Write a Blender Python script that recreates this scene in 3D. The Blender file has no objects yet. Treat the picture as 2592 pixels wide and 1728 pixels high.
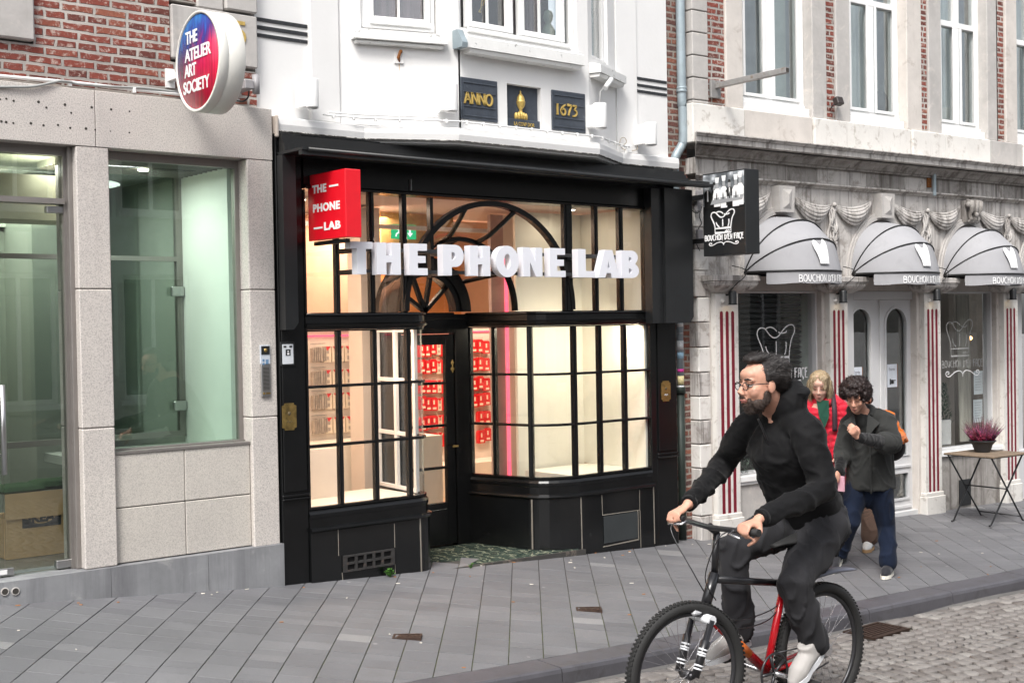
import bpy, bmesh, math, random
from mathutils import Vector, Matrix, noise
R_ = math.radians
scene = bpy.context.scene
C = scene.collection
random.seed(7)
rnd = random.Random(11)

# ------------------------------------------------------------------ camera
F_PX, YAW, PITCH, ROLL, CX, CY = 3198.0, 50.57, -1.043, 0.987, 1296.0, 879.0
CAMZ = 2.0
_y, _p, _r = R_(YAW), R_(PITCH), R_(ROLL)
FWD = Vector((math.cos(_y)*math.cos(_p), math.sin(_y)*math.cos(_p), math.sin(_p)))
_r0 = Vector((math.sin(_y), -math.cos(_y), 0)); _u0 = _r0.cross(FWD)
UPV = _u0*math.cos(_r) + _r0*math.sin(_r)
RIGHT = _r0*math.cos(_r) - _u0*math.sin(_r)
cam_d = bpy.data.cameras.new('camera'); cam = bpy.data.objects.new('camera', cam_d); C.objects.link(cam)
cam.matrix_world = Matrix(((RIGHT.x, UPV.x, -FWD.x, 0), (RIGHT.y, UPV.y, -FWD.y, 0), (RIGHT.z, UPV.z, -FWD.z, CAMZ), (0, 0, 0, 1)))
cam_d.sensor_width = 36; cam_d.lens = F_PX/2592*36; cam_d.shift_y = (CY-864)/2592
cam_d.clip_end = 500; cam_d.clip_start = 0.05
scene.camera = cam

# ------------------------------------------------------------------ sky, sun, exposure
SUN_EL, SUN_AZ = 52, 215      # azimuth measured from +X counter-clockwise: where the light comes from
w = bpy.data.worlds.new("World"); scene.world = w; w.use_nodes = True
nt = w.node_tree; bg = nt.nodes['Background']
sky = nt.nodes.new('ShaderNodeTexSky'); sky.sky_type = 'NISHITA'; sky.sun_disc = False
sky.sun_elevation = R_(SUN_EL); sky.sun_rotation = R_(90-SUN_AZ); sky.air_density = 1.0; sky.dust_density = 4.0
hs = nt.nodes.new('ShaderNodeHueSaturation'); hs.inputs['Saturation'].default_value = 0.3
nt.links.new(sky.outputs[0], hs.inputs['Color']); nt.links.new(hs.outputs[0], bg.inputs['Color'])
bg.inputs['Strength'].default_value = 0.15
sun_d = bpy.data.lights.new('sun', 'SUN'); sun = bpy.data.objects.new('sun', sun_d); C.objects.link(sun)
sun_d.energy = 1.6; sun_d.angle = R_(15); sun_d.color = (1.0, 0.965, 0.92)
_sd = Vector((math.cos(R_(SUN_EL))*math.cos(R_(SUN_AZ)), math.cos(R_(SUN_EL))*math.sin(R_(SUN_AZ)), math.sin(R_(SUN_EL))))
sun.rotation_euler = _sd.to_track_quat('Z', 'Y').to_euler(); sun.location = _sd*30
vs = scene.view_settings
scene.display_settings.display_device = 'sRGB'
vs.view_transform = 'Standard'; vs.look = 'None'; vs.gamma = 1; vs.exposure = 0.85
scene.cycles.max_bounces = 8; scene.cycles.transparent_max_bounces = 16
scene.cycles.caustics_reflective = False; scene.cycles.caustics_refractive = False

# ------------------------------------------------------------------ photo survey helpers
REG = {'F': (0, 0, 1.10204), 0: (0, 0, 1), 1: (0, 0, .3189), 2: (0, 350, .3507), 3: (0, 900, .41445), 4: (640, 0, .3061),
       5: (1140, 0, .3061), 6: (680, 380, .3188), 7: (1180, 380, .3188), 8: (680, 800, .4464), 9: (1180, 800, .4464),
       10: (1680, 0, .38776), 11: (1700, 380, .26786), 12: (2100, 400, .25505), 13: (1800, 700, .38261),
       14: (1600, 880, .541), 15: (2000, 880, .38278), 16: (1560, 1280, .2857), 17: (1660, 880, .3189), 18: (2020, 920, .1913)}
def _ray(reg, x, y):
    a, b, s = REG[reg]
    return FWD + RIGHT*((a+x*s-CX)/F_PX) - UPV*((b+y*s-CY)/F_PX)
def wy(reg, x, y, Y):
    r = _ray(reg, x, y); t = Y/r.y
    return (r.x*t, CAMZ+r.z*t)
def wz(reg, x, y, z):
    r = _ray(reg, x, y); t = (z-CAMZ)/r.z
    return (r.x*t, r.y*t)
# frame of the restaurant facade: it turns three degrees towards the street
RA = R_(-3.0); RO = Vector((8.25, 7.5, 0))
RMAT = Matrix.Translation(RO) @ Matrix.Rotation(RA, 4, 'Z')
_du = Vector((math.cos(RA), math.sin(RA), 0)); _dv = Vector((-math.sin(RA), math.cos(RA), 0))
def wv(reg, x, y, v=0.0):
    r = _ray(reg, x, y); t = (RO.dot(_dv)+v)/r.dot(_dv)
    return ((r*t-RO).dot(_du), CAMZ+r.z*t)

# ------------------------------------------------------------------ object helpers
MW = {}
def thing(name, label, cat, loc=(0, 0, 0), rotz=0.0, group=None, kind=None):
    o = bpy.data.objects.new(name, None); C.objects.link(o)
    o.empty_display_size = 0.1
    o.location = loc; o.rotation_euler = (0, 0, rotz)
    MW[o] = Matrix.Translation(Vector(loc)) @ Matrix.Rotation(rotz, 4, 'Z')
    tag(o, label, cat, group, kind); return o
def tag(o, label=None, cat=None, group=None, kind=None):
    if label: o['label'] = label
    if cat: o['category'] = cat
    if group: o['group'] = group
    if kind: o['kind'] = kind
    return o
def link_mesh(me, name, mats, parent=None, loc=None):
    """vertices of me are in world space; the object's origin goes to parent (or loc)"""
    o = bpy.data.objects.new(name, me); C.objects.link(o)
    for m in (mats if isinstance(mats, (list, tuple)) else [mats]):
        me.materials.append(m)
    if parent is not None:
        M = MW.get(parent, Matrix.Identity(4)); o.parent = parent
        me.transform(M.inverted()); MW[o] = M
    elif loc is not None:
        me.transform(Matrix.Translation(-Vector(loc))); o.location = loc
        MW[o] = Matrix.Translation(Vector(loc))
    else:
        MW[o] = Matrix.Identity(4)
    return o
def dup(root, dest, label=None, group=None, skip=()):
    """copy a thing with its parts and sub-parts; dest = new matrix"""
    r = root.copy(); C.objects.link(r); r.matrix_world = dest
    r.location = dest.to_translation(); r.rotation_euler = dest.to_euler()
    MW[r] = dest
    if label: r['label'] = label
    if group: r['group'] = group
    def rec(a, b):
        for ch in [c for c in bpy.data.objects if c.parent == a]:
            if ch.name.split('.')[0] in skip: continue
            c = ch.copy(); C.objects.link(c); c.parent = b; rec(ch, c)
    rec(root, r); return r

class MB:
    def __init__(s, mat=None):
        s.v = []; s.f = []; s.mi = []; s.sm = []; s.m = mat or Matrix.Identity(4); s.i = 0; s.smooth = False; s.tone = []; s.t = 0.5
    def add(s, verts, faces, smooth=None):
        b = len(s.v); s.v += [tuple(s.m @ Vector(p)) for p in verts]
        for f in faces:
            s.f.append(tuple(b+k for k in f)); s.mi.append(s.i); s.sm.append(s.smooth if smooth is None else smooth); s.tone.append(s.t)
        return s
    def box(s, x0, x1, y0, y1, z0, z1, bev=0.0):
        if x1 < x0: x0, x1 = x1, x0
        if y1 < y0: y0, y1 = y1, y0
        if z1 < z0: z0, z1 = z1, z0
        b = min(bev, (x1-x0)*.45, (y1-y0)*.45, (z1-z0)*.45)
        if b <= 0:
            V = [(x, y, z) for x in (x0, x1) for y in (y0, y1) for z in (z0, z1)]
            return s.add(V, [(0, 1, 3, 2), (4, 6, 7, 5), (0, 4, 5, 1), (2, 3, 7, 6), (0, 2, 6, 4), (1, 5, 7, 3)])
        V = []; idx = {}
        for X, sx in ((x0, 1), (x1, -1)):
            for Y, sy in ((y0, 1), (y1, -1)):
                for Z, sz in ((z0, 1), (z1, -1)):
                    for ax in range(3):
                        p = [X+sx*b, Y+sy*b, Z+sz*b]; p[ax] = (X, Y, Z)[ax]
                        idx[(sx, sy, sz, ax)] = len(V); V.append(tuple(p))
        Fc = []
        S = (1, -1)
        def q(keys): Fc.append(tuple(idx[k] for k in keys))
        for a in S:
            q([(a, 1, 1, 0), (a, -1, 1, 0), (a, -1, -1, 0), (a, 1, -1, 0)][::a])
            q([(1, a, 1, 1), (1, a, -1, 1), (-1, a, -1, 1), (-1, a, 1, 1)][::a])
            q([(1, 1, a, 2), (-1, 1, a, 2), (-1, -1, a, 2), (1, -1, a, 2)][::a])
        for a in S:
            for c in S:
                q([(a, c, 1, 0), (a, c, -1, 0), (a, c, -1, 1), (a, c, 1, 1)])
                q([(a, 1, c, 0), (a, 1, c, 2), (a, -1, c, 2), (a, -1, c, 0)])
                q([(1, a, c, 1), (-1, a, c, 1), (-1, a, c, 2), (1, a, c, 2)])
        for a in S:
            for c in S:
                for d in S:
                    q([(a, c, d, 0), (a, c, d, 1), (a, c, d, 2)])
        return s.add(V, Fc)
    def prism(s, poly, d0, d1, axis='y'):
        """poly of 2D points; axis y: (x,z) swept in y; axis z: (x,y) swept in z; axis x: (y,z) swept in x"""
        n = len(poly)
        mk = {'y': lambda p, d: (p[0], d, p[1]), 'z': lambda p, d: (p[0], p[1], d), 'x': lambda p, d: (d, p[0], p[1])}[axis]
        V = [mk(p, d0) for p in poly]+[mk(p, d1) for p in poly]
        F = [tuple(range(n)), tuple(range(2*n-1, n-1, -1))]+[(i, i+n, (i+1) % n+n, (i+1) % n) for i in range(n)]
        return s.add(V, F)
    def tube(s, pts, r, n=8, cap=True, closed=False, smooth=True, flat=None):
        """round tube along pts; r a number or list; flat=(vector, factor) squashes the section along a vector"""
        pts = [Vector(p) for p in pts]; k = len(pts)
        rr = r if isinstance(r, (list, tuple)) else [r]*k
        V = []; up = None
        for i, p in enumerate(pts):
            if closed: t = pts[(i+1) % k]-pts[i-1]
            else: t = pts[min(i+1, k-1)]-pts[max(i-1, 0)]
            t.normalize()
            if up is None:
                a = Vector((0, 0, 1)) if abs(t.z) < .9 else Vector((1, 0, 0))
                up = t.cross(a).normalized()
            else:
                up = (up-t*up.dot(t))
                if up.length < 1e-5: up = t.orthogonal()
                up.normalize()
            bn = t.cross(up)
            for j in range(n):
                a = 2*math.pi*(j+.5)/n
                off = (up*math.cos(a)+bn*math.sin(a))*rr[i]
                if flat:
                    fv = Vector(flat[0]); off = off-fv*(off.dot(fv)*(1-flat[1]))
                V.append(p+off)
        F = []
        m = k if closed else k-1
        for i in range(m):
            for j in range(n):
                a = i*n+j; b = i*n+(j+1) % n; c = ((i+1) % k)*n+(j+1) % n; d = ((i+1) % k)*n+j
                F.append((a, b, c, d))
        s.add(V, F, smooth)
        if cap and not closed:
            b0 = len(s.v)-len(V)
            s.f.append(tuple(b0+j for j in range(n))[::-1]); s.mi.append(s.i); s.sm.append(False); s.tone.append(s.t)
            s.f.append(tuple(b0+(k-1)*n+j for j in range(n))); s.mi.append(s.i); s.sm.append(False); s.tone.append(s.t)
        return s
    def cyl(s, a, b, r, n=16, r2=None, smooth=True):
        return s.tube([a, b], [r, r if r2 is None else r2], n, True, smooth=smooth)
    def bar(s, pts, w, d, axis=Vector((0, 1, 0)), closed=False):
        """flat bar along pts (in a plane whose normal is axis): w across in the plane, d along axis"""
        pts = [Vector(p) for p in pts]; k = len(pts); axis = Vector(axis).normalized(); V = []
        for i, p in enumerate(pts):
            if closed: t = pts[(i+1) % k]-pts[i-1]
            else: t = pts[min(i+1, k-1)]-pts[max(i-1, 0)]
            t.normalize(); nn = t.cross(axis)
            if nn.length < 1e-4: nn = t.orthogonal()
            nn.normalize(); sc = 1.0
            if 0 < i < k-1 or closed:
                a = (pts[i]-pts[i-1]).normalized()
                c = abs(a.dot(t)); sc = min(1/max(c, .3), 2)
            for e in ((-.5, -.5), (.5, -.5), (.5, .5), (-.5, .5)):
                V.append(p+nn*(e[0]*w*sc)+axis*(e[1]*d))
        F = []
        for i in range(k if closed else k-1):
            for j in range(4):
                F.append((i*4+j, i*4+(j+1) % 4, ((i+1) % k)*4+(j+1) % 4, ((i+1) % k)*4+j))
        if not closed:
            F.append((3, 2, 1, 0)); F.append(tuple((k-1)*4+j for j in range(4)))
        return s.add(V, F)
    def lathe(s, prof, c=(0, 0, 0), n=24, axis='z', a0=0, a1=2*math.pi, smooth=True):
        """prof: (r, h)"""
        full = abs(a1-a0-2*math.pi) < 1e-6; m = n if full else n+1; V = []
        for r, h in prof:
            for j in range(m):
                a = a0+(a1-a0)*j/n
                if axis == 'z': V.append((c[0]+r*math.cos(a), c[1]+r*math.sin(a), c[2]+h))
                elif axis == 'y': V.append((c[0]+r*math.cos(a), c[1]+h, c[2]+r*math.sin(a)))
                else: V.append((c[0]+h, c[1]+r*math.cos(a), c[2]+r*math.sin(a)))
        F = []
        for i in range(len(prof)-1):
            for j in range(m if full else n):
                F.append((i*m+j, i*m+(j+1) % m, (i+1)*m+(j+1) % m, (i+1)*m+j))
        return s.add(V, F, smooth)
    def sphere(s, c, r, n=12, k=8, sq=(1, 1, 1)):
        V = []; F = []
        for i in range(k+1):
            a = math.pi*i/k
            for j in range(n):
                b = 2*math.pi*j/n
                V.append((c[0]+r*sq[0]*math.sin(a)*math.cos(b), c[1]+r*sq[1]*math.sin(a)*math.sin(b), c[2]+r*sq[2]*math.cos(a)))
        for i in range(k):
            for j in range(n):
                F.append((i*n+j, (i+1)*n+j, (i+1)*n+(j+1) % n, i*n+(j+1) % n))
        return s.add(V, F, True)
    def profile(s, path, prof, smooth=False, closed_prof=True):
        """sweep a cross profile (outward offset, z) along a plan path of (x, y); outward = to the right of travel"""
        P = [Vector((p[0], p[1], 0)) for p in path]; k = len(P); V = []; n = len(prof)
        for i, p in enumerate(P):
            d1 = (P[i]-P[i-1]).normalized() if i > 0 else (P[1]-P[0]).normalized()
            d2 = (P[i+1]-P[i]).normalized() if i < k-1 else d1
            n1 = Vector((d1.y, -d1.x, 0)); n2 = Vector((d2.y, -d2.x, 0)); nn = n1+n2; nn.normalize()
            sc = 1/max(nn.dot(n1), .4)
            for o, z in prof: V.append(p+nn*(o*sc)+Vector((0, 0, z)))
        F = []
        for i in range(k-1):
            for j in range(n if closed_prof else n-1):
                F.append((i*n+j, i*n+(j+1) % n, (i+1)*n+(j+1) % n, (i+1)*n+j))
        if closed_prof:
            F.append(tuple(range(n))[::-1]); F.append(tuple((k-1)*n+j for j in range(n)))
        return s.add(V, F, smooth)
    def text(s, txt, o, ux=(1, 0, 0), uz=(0, 0, 1), size=.1, depth=.004, xs=1.0, bold=0.0, align='LEFT', spacing=1.0, fit=None):
        cu = bpy.data.curves.new('t', 'FONT'); cu.body = txt; cu.size = size; cu.align_x = align; cu.space_character = spacing
        cu.offset = bold; cu.resolution_u = 3; cu.extrude = depth/2
        ob = bpy.data.objects.new('t', cu); C.objects.link(ob)
        dg = bpy.context.evaluated_depsgraph_get(); dg.update()
        me = bpy.data.meshes.new_from_object(ob.evaluated_get(dg))
        ux = Vector(ux); uz = Vector(uz); un = ux.cross(uz)
        if fit: X_ = [v.co.x for v in me.vertices]; xs = fit/(max(X_)-min(X_))
        V = [Vector(o)+ux*(v.co.x*xs)+uz*v.co.y-un*(-v.co.z) for v in me.vertices]
        F = [tuple(p.vertices) for p in me.polygons]
        s.add(V, F, False)
        bpy.data.objects.remove(ob); bpy.data.curves.remove(cu); bpy.data.meshes.remove(me)
        return s
    def stroke(s, pts, o, ux, uz, w, d):
        """flat stroke through 2D points, standing d proud along the outward normal ux x uz (towards the viewer)"""
        ux = Vector(ux); uz = Vector(uz); un = ux.cross(uz)
        return s.bar([Vector(o)+ux*p[0]+uz*p[1]+un*(d/2) for p in pts], w, d, un)
    def mesh(s, name='m'):
        me = bpy.data.meshes.new(name); me.from_pydata(s.v, [], s.f)
        me.polygons.foreach_set('material_index', s.mi); me.polygons.foreach_set('use_smooth', s.sm)
        if any(t != .5 for t in s.tone):
            at = me.attributes.new('tone', 'FLOAT', 'FACE'); at.data.foreach_set('value', s.tone)
        me.update(); return me
    def build(s, name, mats, parent=None, loc=None, fix=True):
        me = s.mesh(name)
        if fix:
            bm = bmesh.new(); bm.from_mesh(me); bmesh.ops.recalc_face_normals(bm, faces=bm.faces); bm.to_mesh(me); bm.free()
        return link_mesh(me, name, mats, parent, loc)

def arc(cx, cz, r, a0, a1, n=16, rz=None):
    rz = r if rz is None else rz
    return [(cx+r*math.cos(R_(a0+(a1-a0)*i/n)), cz+rz*math.sin(R_(a0+(a1-a0)*i/n))) for i in range(n+1)]
def bez(p0, p1, p2, p3, n=10):
    out = []
    for i in range(n+1):
        t = i/n; u = 1-t
        out.append(tuple(u**3*a+3*u*u*t*b+3*u*t*t*c+t**3*d for a, b, c, d in zip(p0, p1, p2, p3)))
    return out
def smooth_path(pts, n=6):
    """Catmull-Rom through points"""
    P = [Vector(p) for p in pts]; out = []
    for i in range(len(P)-1):
        p0 = P[max(i-1, 0)]; p1 = P[i]; p2 = P[i+1]; p3 = P[min(i+2, len(P)-1)]
        for k in range(n):
            t = k/n
            out.append(0.5*((2*p1)+(p2-p0)*t+(2*p0-5*p1+4*p2-p3)*t*t+(3*p1-p0-3*p2+p3)*t**3))
    out.append(P[-1]); return out

# ------------------------------------------------------------------ materials
def nodes(name):
    m = bpy.data.materials.new(name); m.use_nodes = True; nt = m.node_tree; nt.nodes.clear()
    out = nt.nodes.new('ShaderNodeOutputMaterial')
    return m, nt, out
def N(nt, t, **kw):
    n = nt.nodes.new(t)
    for k, v in kw.items():
        if k in ('inputs',): continue
        setattr(n, k, v)
    return n
def L(nt, a, b): nt.links.new(a, b)
def principled(nt, out):
    b = N(nt, 'ShaderNodeBsdfPrincipled'); L(nt, b.outputs[0], out.inputs[0]); return b
def coords(nt, kind='Object', scale=(1, 1, 1), rot=(0, 0, 0), loc=(0, 0, 0)):
    # world-space position keeps patterns continuous over all parts of a building
    if kind == 'World': g = N(nt, 'ShaderNodeNewGeometry'); src = g.outputs['Position']
    else: g = N(nt, 'ShaderNodeTexCoord'); src = g.outputs[kind]
    mp = N(nt, 'ShaderNodeMapping'); mp.inputs['Scale'].default_value = scale; mp.inputs['Rotation'].default_value = rot; mp.inputs['Location'].default_value = loc
    L(nt, src, mp.inputs[0]); return mp.outputs[0]
def noise_tex(nt, co, scale, detail=6, rough=.6, dist=0):
    n = N(nt, 'ShaderNodeTexNoise'); n.inputs['Scale'].default_value = scale; n.inputs['Detail'].default_value = detail
    n.inputs['Roughness'].default_value = rough; n.inputs['Distortion'].default_value = dist
    L(nt, co, n.inputs['Vector']); return n
def ramp(nt, src, stops):
    r = N(nt, 'ShaderNodeValToRGB'); e = r.color_ramp.elements
    e[0].position = stops[0][0]; e[0].color = (*stops[0][1], 1) if isinstance(stops[0][1], tuple) else (stops[0][1],)*3+(1,)
    e[1].position = stops[-1][0]; e[1].color = (*stops[-1][1], 1) if isinstance(stops[-1][1], tuple) else (stops[-1][1],)*3+(1,)
    for p, c in stops[1:-1]:
        q = e.new(p); q.color = (*c, 1) if isinstance(c, tuple) else (c, c, c, 1)
    L(nt, src, r.inputs[0]); return r.outputs[0]
def mix(nt, f, a, b, mode='MIX'):
    m = N(nt, 'ShaderNodeMix', data_type='RGBA', blend_type=mode)
    for sock, v in ((m.inputs[0], f), (m.inputs[6], a), (m.inputs[7], b)):
        if hasattr(v, 'is_linked') or hasattr(v, 'links'): L(nt, v, sock)
        elif isinstance(v, tuple): sock.default_value = (*v, 1)
        else: sock.default_value = v
    return m.outputs[2]
def math_n(nt, op, a, b=None):
    m = N(nt, 'ShaderNodeMath', operation=op)
    for s_, v in ((m.inputs[0], a), (m.inputs[1], b)):
        if v is None: continue
        if hasattr(v, 'links'): L(nt, v, s_)
        else: s_.default_value = v
    return m.outputs[0]
def bump(nt, b, h, strength=.3, dist=.01):
    bp = N(nt, 'ShaderNodeBump'); bp.inputs['Strength'].default_value = strength; bp.inputs['Distance'].default_value = dist
    L(nt, h, bp.inputs['Height']); L(nt, bp.outputs[0], b.inputs['Normal'])
def simple(name, col, rough=.5, metal=0, var=.12, vs_=6, bmp=.1, bs=80, bd=.002, dirt=None, coat=0, spec=.5, stain=None, coord='World', aniso=None):
    """plain surface with colour variation, optional dirt blotches and fine bump"""
    m, nt, out = nodes(name); b = principled(nt, out)
    co = coords(nt, coord, scale=aniso or (1, 1, 1))
    n1 = noise_tex(nt, co, vs_, 8, .65)
    lo = tuple(max(0, c*(1-var)) for c in col); hi = tuple(min(1, c*(1+var)) for c in col)
    c = ramp(nt, n1.outputs[0], [(.3, lo), (.7, hi)])
    if dirt:
        n2 = noise_tex(nt, co, dirt[1], 10, .7, .5); f = ramp(nt, n2.outputs[0], [(dirt[2], 0.0), (dirt[2]+dirt[3], dirt[4])])
        c = mix(nt, f, c, dirt[0])
    if stain:   # vertical run-off streaks: (colour, xscale, low, width, amount)
        co2 = coords(nt, coord, scale=(stain[1], stain[1], stain[1]*.06)); n3 = noise_tex(nt, co2, 1, 8, .7, .3)
        f = ramp(nt, n3.outputs[0], [(stain[2], 0.0), (stain[2]+stain[3], stain[4])]); c = mix(nt, f, c, stain[0])
    L(nt, c, b.inputs['Base Color'])
    b.inputs['Roughness'].default_value = rough; b.inputs['Metallic'].default_value = metal
    b.inputs['Specular IOR Level'].default_value = spec
    if coat: b.inputs['Coat Weight'].default_value = coat; b.inputs['Coat Roughness'].default_value = .08
    if bmp:
        n4 = noise_tex(nt, co, bs, 6, .6); bump(nt, b, n4.outputs[0], bmp, bd)
    return m
def emit(name, col, strength):
    m, nt, out = nodes(name); e = N(nt, 'ShaderNodeEmission'); e.inputs[0].default_value = (*col, 1); e.inputs[1].default_value = strength
    L(nt, e.outputs[0], out.inputs[0]); return m
def glass(name, tint=(.9, .95, .93), refl=1.0, rough=0.0, wav=.0):
    m, nt, out = nodes(name)
    tr = N(nt, 'ShaderNodeBsdfTransparent'); tr.inputs[0].default_value = (*tint, 1)
    gl = N(nt, 'ShaderNodeBsdfGlossy'); gl.inputs['Roughness'].default_value = rough
    g = N(nt, 'ShaderNodeNewGeometry'); dt = N(nt, 'ShaderNodeVectorMath', operation='DOT_PRODUCT'); L(nt, g.outputs['Incoming'], dt.inputs[0]); L(nt, g.outputs['Normal'], dt.inputs[1])
    c1 = math_n(nt, 'SUBTRACT', 1.0, math_n(nt, 'ABSOLUTE', dt.outputs['Value'])); f = math_n(nt, 'MULTIPLY', math_n(nt, 'ADD', math_n(nt, 'MULTIPLY', math_n(nt, 'POWER', c1, 5.0), .9), .045), refl)
    mx = N(nt, 'ShaderNodeMixShader'); L(nt, f, mx.inputs[0]); L(nt, tr.outputs[0], mx.inputs[1]); L(nt, gl.outputs[0], mx.inputs[2]); L(nt, mx.outputs[0], out.inputs[0])
    if wav:
        co = coords(nt, 'World'); n = noise_tex(nt, co, 2.2, 2, .5)
        bp = N(nt, 'ShaderNodeBump'); bp.inputs['Strength'].default_value = wav; bp.inputs['Distance'].default_value = .02
        L(nt, n.outputs[0], bp.inputs['Height']); L(nt, bp.outputs[0], gl.inputs['Normal'])
    return m
def brick(name, axis='xz', bw=.205, bh=.056, mortar=.011, cols=((.27, .062, .042), (.15, .042, .032), (.36, .14, .08)), mcol=(.50, .46, .42), white=.7, rot=0):
    m, nt, out = nodes(name); b = principled(nt, out)
    g = N(nt, 'ShaderNodeNewGeometry'); sep = N(nt, 'ShaderNodeSeparateXYZ'); L(nt, g.outputs['Position'], sep.inputs[0])
    cmb = N(nt, 'ShaderNodeCombineXYZ')
    u = math_n(nt, 'ADD', sep.outputs[0], sep.outputs[1]) if axis == 'xz+' else sep.outputs[0]
    L(nt, u, cmb.inputs[0]); L(nt, sep.outputs[2], cmb.inputs[1])
    wob = noise_tex(nt, cmb.outputs[0], 9, 4, .6); wm = N(nt, 'ShaderNodeVectorMath', operation='SCALE'); wm.inputs['Scale'].default_value = .022
    sb = N(nt, 'ShaderNodeVectorMath', operation='SUBTRACT'); L(nt, wob.outputs[1], sb.inputs[0]); sb.inputs[1].default_value = (.5, .5, .5)
    L(nt, sb.outputs[0], wm.inputs[0]); ad = N(nt, 'ShaderNodeVectorMath', operation='ADD'); L(nt, cmb.outputs[0], ad.inputs[0]); L(nt, wm.outputs[0], ad.inputs[1])
    bt = N(nt, 'ShaderNodeTexBrick'); L(nt, ad.outputs[0], bt.inputs['Vector'])
    bt.inputs['Scale'].default_value = 1; bt.inputs['Brick Width'].default_value = bw; bt.inputs['Row Height'].default_value = bh
    bt.inputs['Mortar Size'].default_value = mortar; bt.inputs['Mortar Smooth'].default_value = .35; bt.inputs['Bias'].default_value = -.1
    bt.squash = .62; bt.squash_frequency = 3; bt.offset = .5
    bt.inputs['Color1'].default_value = (0, 0, 0, 1); bt.inputs['Color2'].default_value = (1, 1, 1, 1); bt.inputs['Mortar'].default_value = (.5, .5, .5, 1)
    bc = ramp(nt, bt.outputs['Color'], [(0, cols[1]), (.45, cols[0]), (.75, cols[0]), (1, cols[2])])
    n1 = noise_tex(nt, ad.outputs[0], 40, 8, .7); bc = mix(nt, .55, bc, ramp(nt, n1.outputs[0], [(.3, .35), (.7, 1.0)]), 'MULTIPLY')
    n2 = noise_tex(nt, ad.outputs[0], 26, 10, .75, .4); wf = ramp(nt, n2.outputs[0], [(.52, 0.0), (.64, white)])
    bc = mix(nt, wf, bc, (.62, .55, .48))
    n3 = noise_tex(nt, cmb.outputs[0], 1.6, 5, .6); mc = mix(nt, ramp(nt, n3.outputs[0], [(.4, 0.0), (.62, .8)]), mcol, tuple(c*.55 for c in mcol))
    c = mix(nt, bt.outputs['Fac'], bc, mc)
    L(nt, c, b.inputs['Base Color']); b.inputs['Roughness'].default_value = .88
    h = math_n(nt, 'SUBTRACT', math_n(nt, 'MULTIPLY', n1.outputs[0], .35), math_n(nt, 'MULTIPLY', bt.outputs['Fac'], 1.0))
    bump(nt, b, h, .9, .012); return m
def granite(name, col=(.585, .55, .52), speck=.35, sc=170, warm=None):
    m, nt, out = nodes(name); b = principled(nt, out); co = coords(nt, 'World')
    v = N(nt, 'ShaderNodeTexVoronoi'); v.inputs['Scale'].default_value = sc; L(nt, co, v.inputs['Vector'])
    n1 = noise_tex(nt, co, sc*.8, 3, .6)
    sp = ramp(nt, n1.outputs[0], [(.34, 1-speck), (.5, 1.0), (.68, 1+speck*.35)])
    c = mix(nt, 1.0, col, sp, 'MULTIPLY')
    n2 = noise_tex(nt, co, 1.7, 8, .65); c = mix(nt, 1.0, c, ramp(nt, n2.outputs[0], [(.3, (.88, .87, .87)), (.7, (1.06, 1.05, 1.02))]), 'MULTIPLY')
    n5 = noise_tex(nt, coords(nt, 'World', scale=(9, 9, .7)), 1, 6, .7); c = mix(nt, ramp(nt, n5.outputs[0], [(.55, 0.0), (.8, .3)]), c, (.33, .30, .28))
    L(nt, c, b.inputs['Base Color']); b.inputs['Roughness'].default_value = .72
    bump(nt, b, n1.outputs[0], .35, .003); return m

M = {}
M['brick_old'] = brick('old_red_brick')
M['brick_dark'] = brick('weathered_brick', axis='xz', bw=.2, bh=.055, cols=((.22, .08, .055), (.10, .05, .045), (.33, .12, .07)), mcol=(.33, .29, .25), white=.3)
M['granite'] = granite('granite')
M['granite_hammered'] = granite('hammered_granite', (.55, .52, .48), .3, 230)
M['bluestone'] = simple('bluestone', (.25, .255, .265), .7, var=.2, vs_=3, bmp=.25, bs=60, bd=.003, dirt=((.40, .40, .39), 5, .58, .1, .45), stain=((.12, .12, .13), 5, .46, .2, .7))
M['joint'] = simple('dark_joint', (.05, .045, .04), .95)  # dark fill of joints, drill holes and slots
M['plaster'] = simple('white_plaster', (.75, .745, .735), .8, var=.025, vs_=2.5, bmp=.35, bs=26, bd=.004, dirt=((.62, .60, .56), 3.2, .62, .14, .35), stain=((.66, .63, .58), 7, .62, .16, .35))
M['white_paint'] = simple('white_gloss_paint', (.82, .82, .81), .35, var=.03, bmp=.12, bs=30, bd=.002, dirt=((.55, .52, .47), 8, .66, .08, .35))
M['peeling'] = simple('peeling_sill_paint', (.78, .78, .76), .65, var=.06, bmp=.4, bs=30, bd=.004, dirt=((.20, .20, .19), 14, .60, .05, .8))
M['black_paint'] = simple('black_gloss_paint', (.006, .0063, .0067), .24, var=.3, vs_=3, bmp=.12, bs=14, bd=.002, spec=.4, dirt=((.03, .03, .03), 4, .6, .2, .5))
M['black_tile'] = simple('polished_black_stone', (.007, .0075, .008), .18, var=.3, vs_=2, bmp=.05, bs=12, bd=.001, dirt=((.05, .05, .048), 9, .62, .1, .5))
M['black_satin'] = simple('black_satin_metal', (.014, .015, .016), .4, var=.2, bmp=.04)
M['tile_joint'] = simple('pale_tile_joint', (.22, .20, .17), .9)
M['black_inside'] = simple('painted_inside_white', (.75, .72, .66), .5)
M['glass'] = glass('clear_glass', (.95, .96, .96), 1.0, wav=.012)
M['glass_green'] = glass('green_tinted_glass', (.84, .935, .89), 1.9, wav=.008)
M['glass_dark'] = glass('grey_tinted_glass', (.84, .875, .855), 2.0, wav=.008)
M['glass_window'] = glass('old_window_glass', (.93, .96, .96), 3.2, wav=.03)
M['steel'] = simple('brushed_steel', (.50, .50, .50), .32, 1.0, var=.08, bmp=.05)
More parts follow.
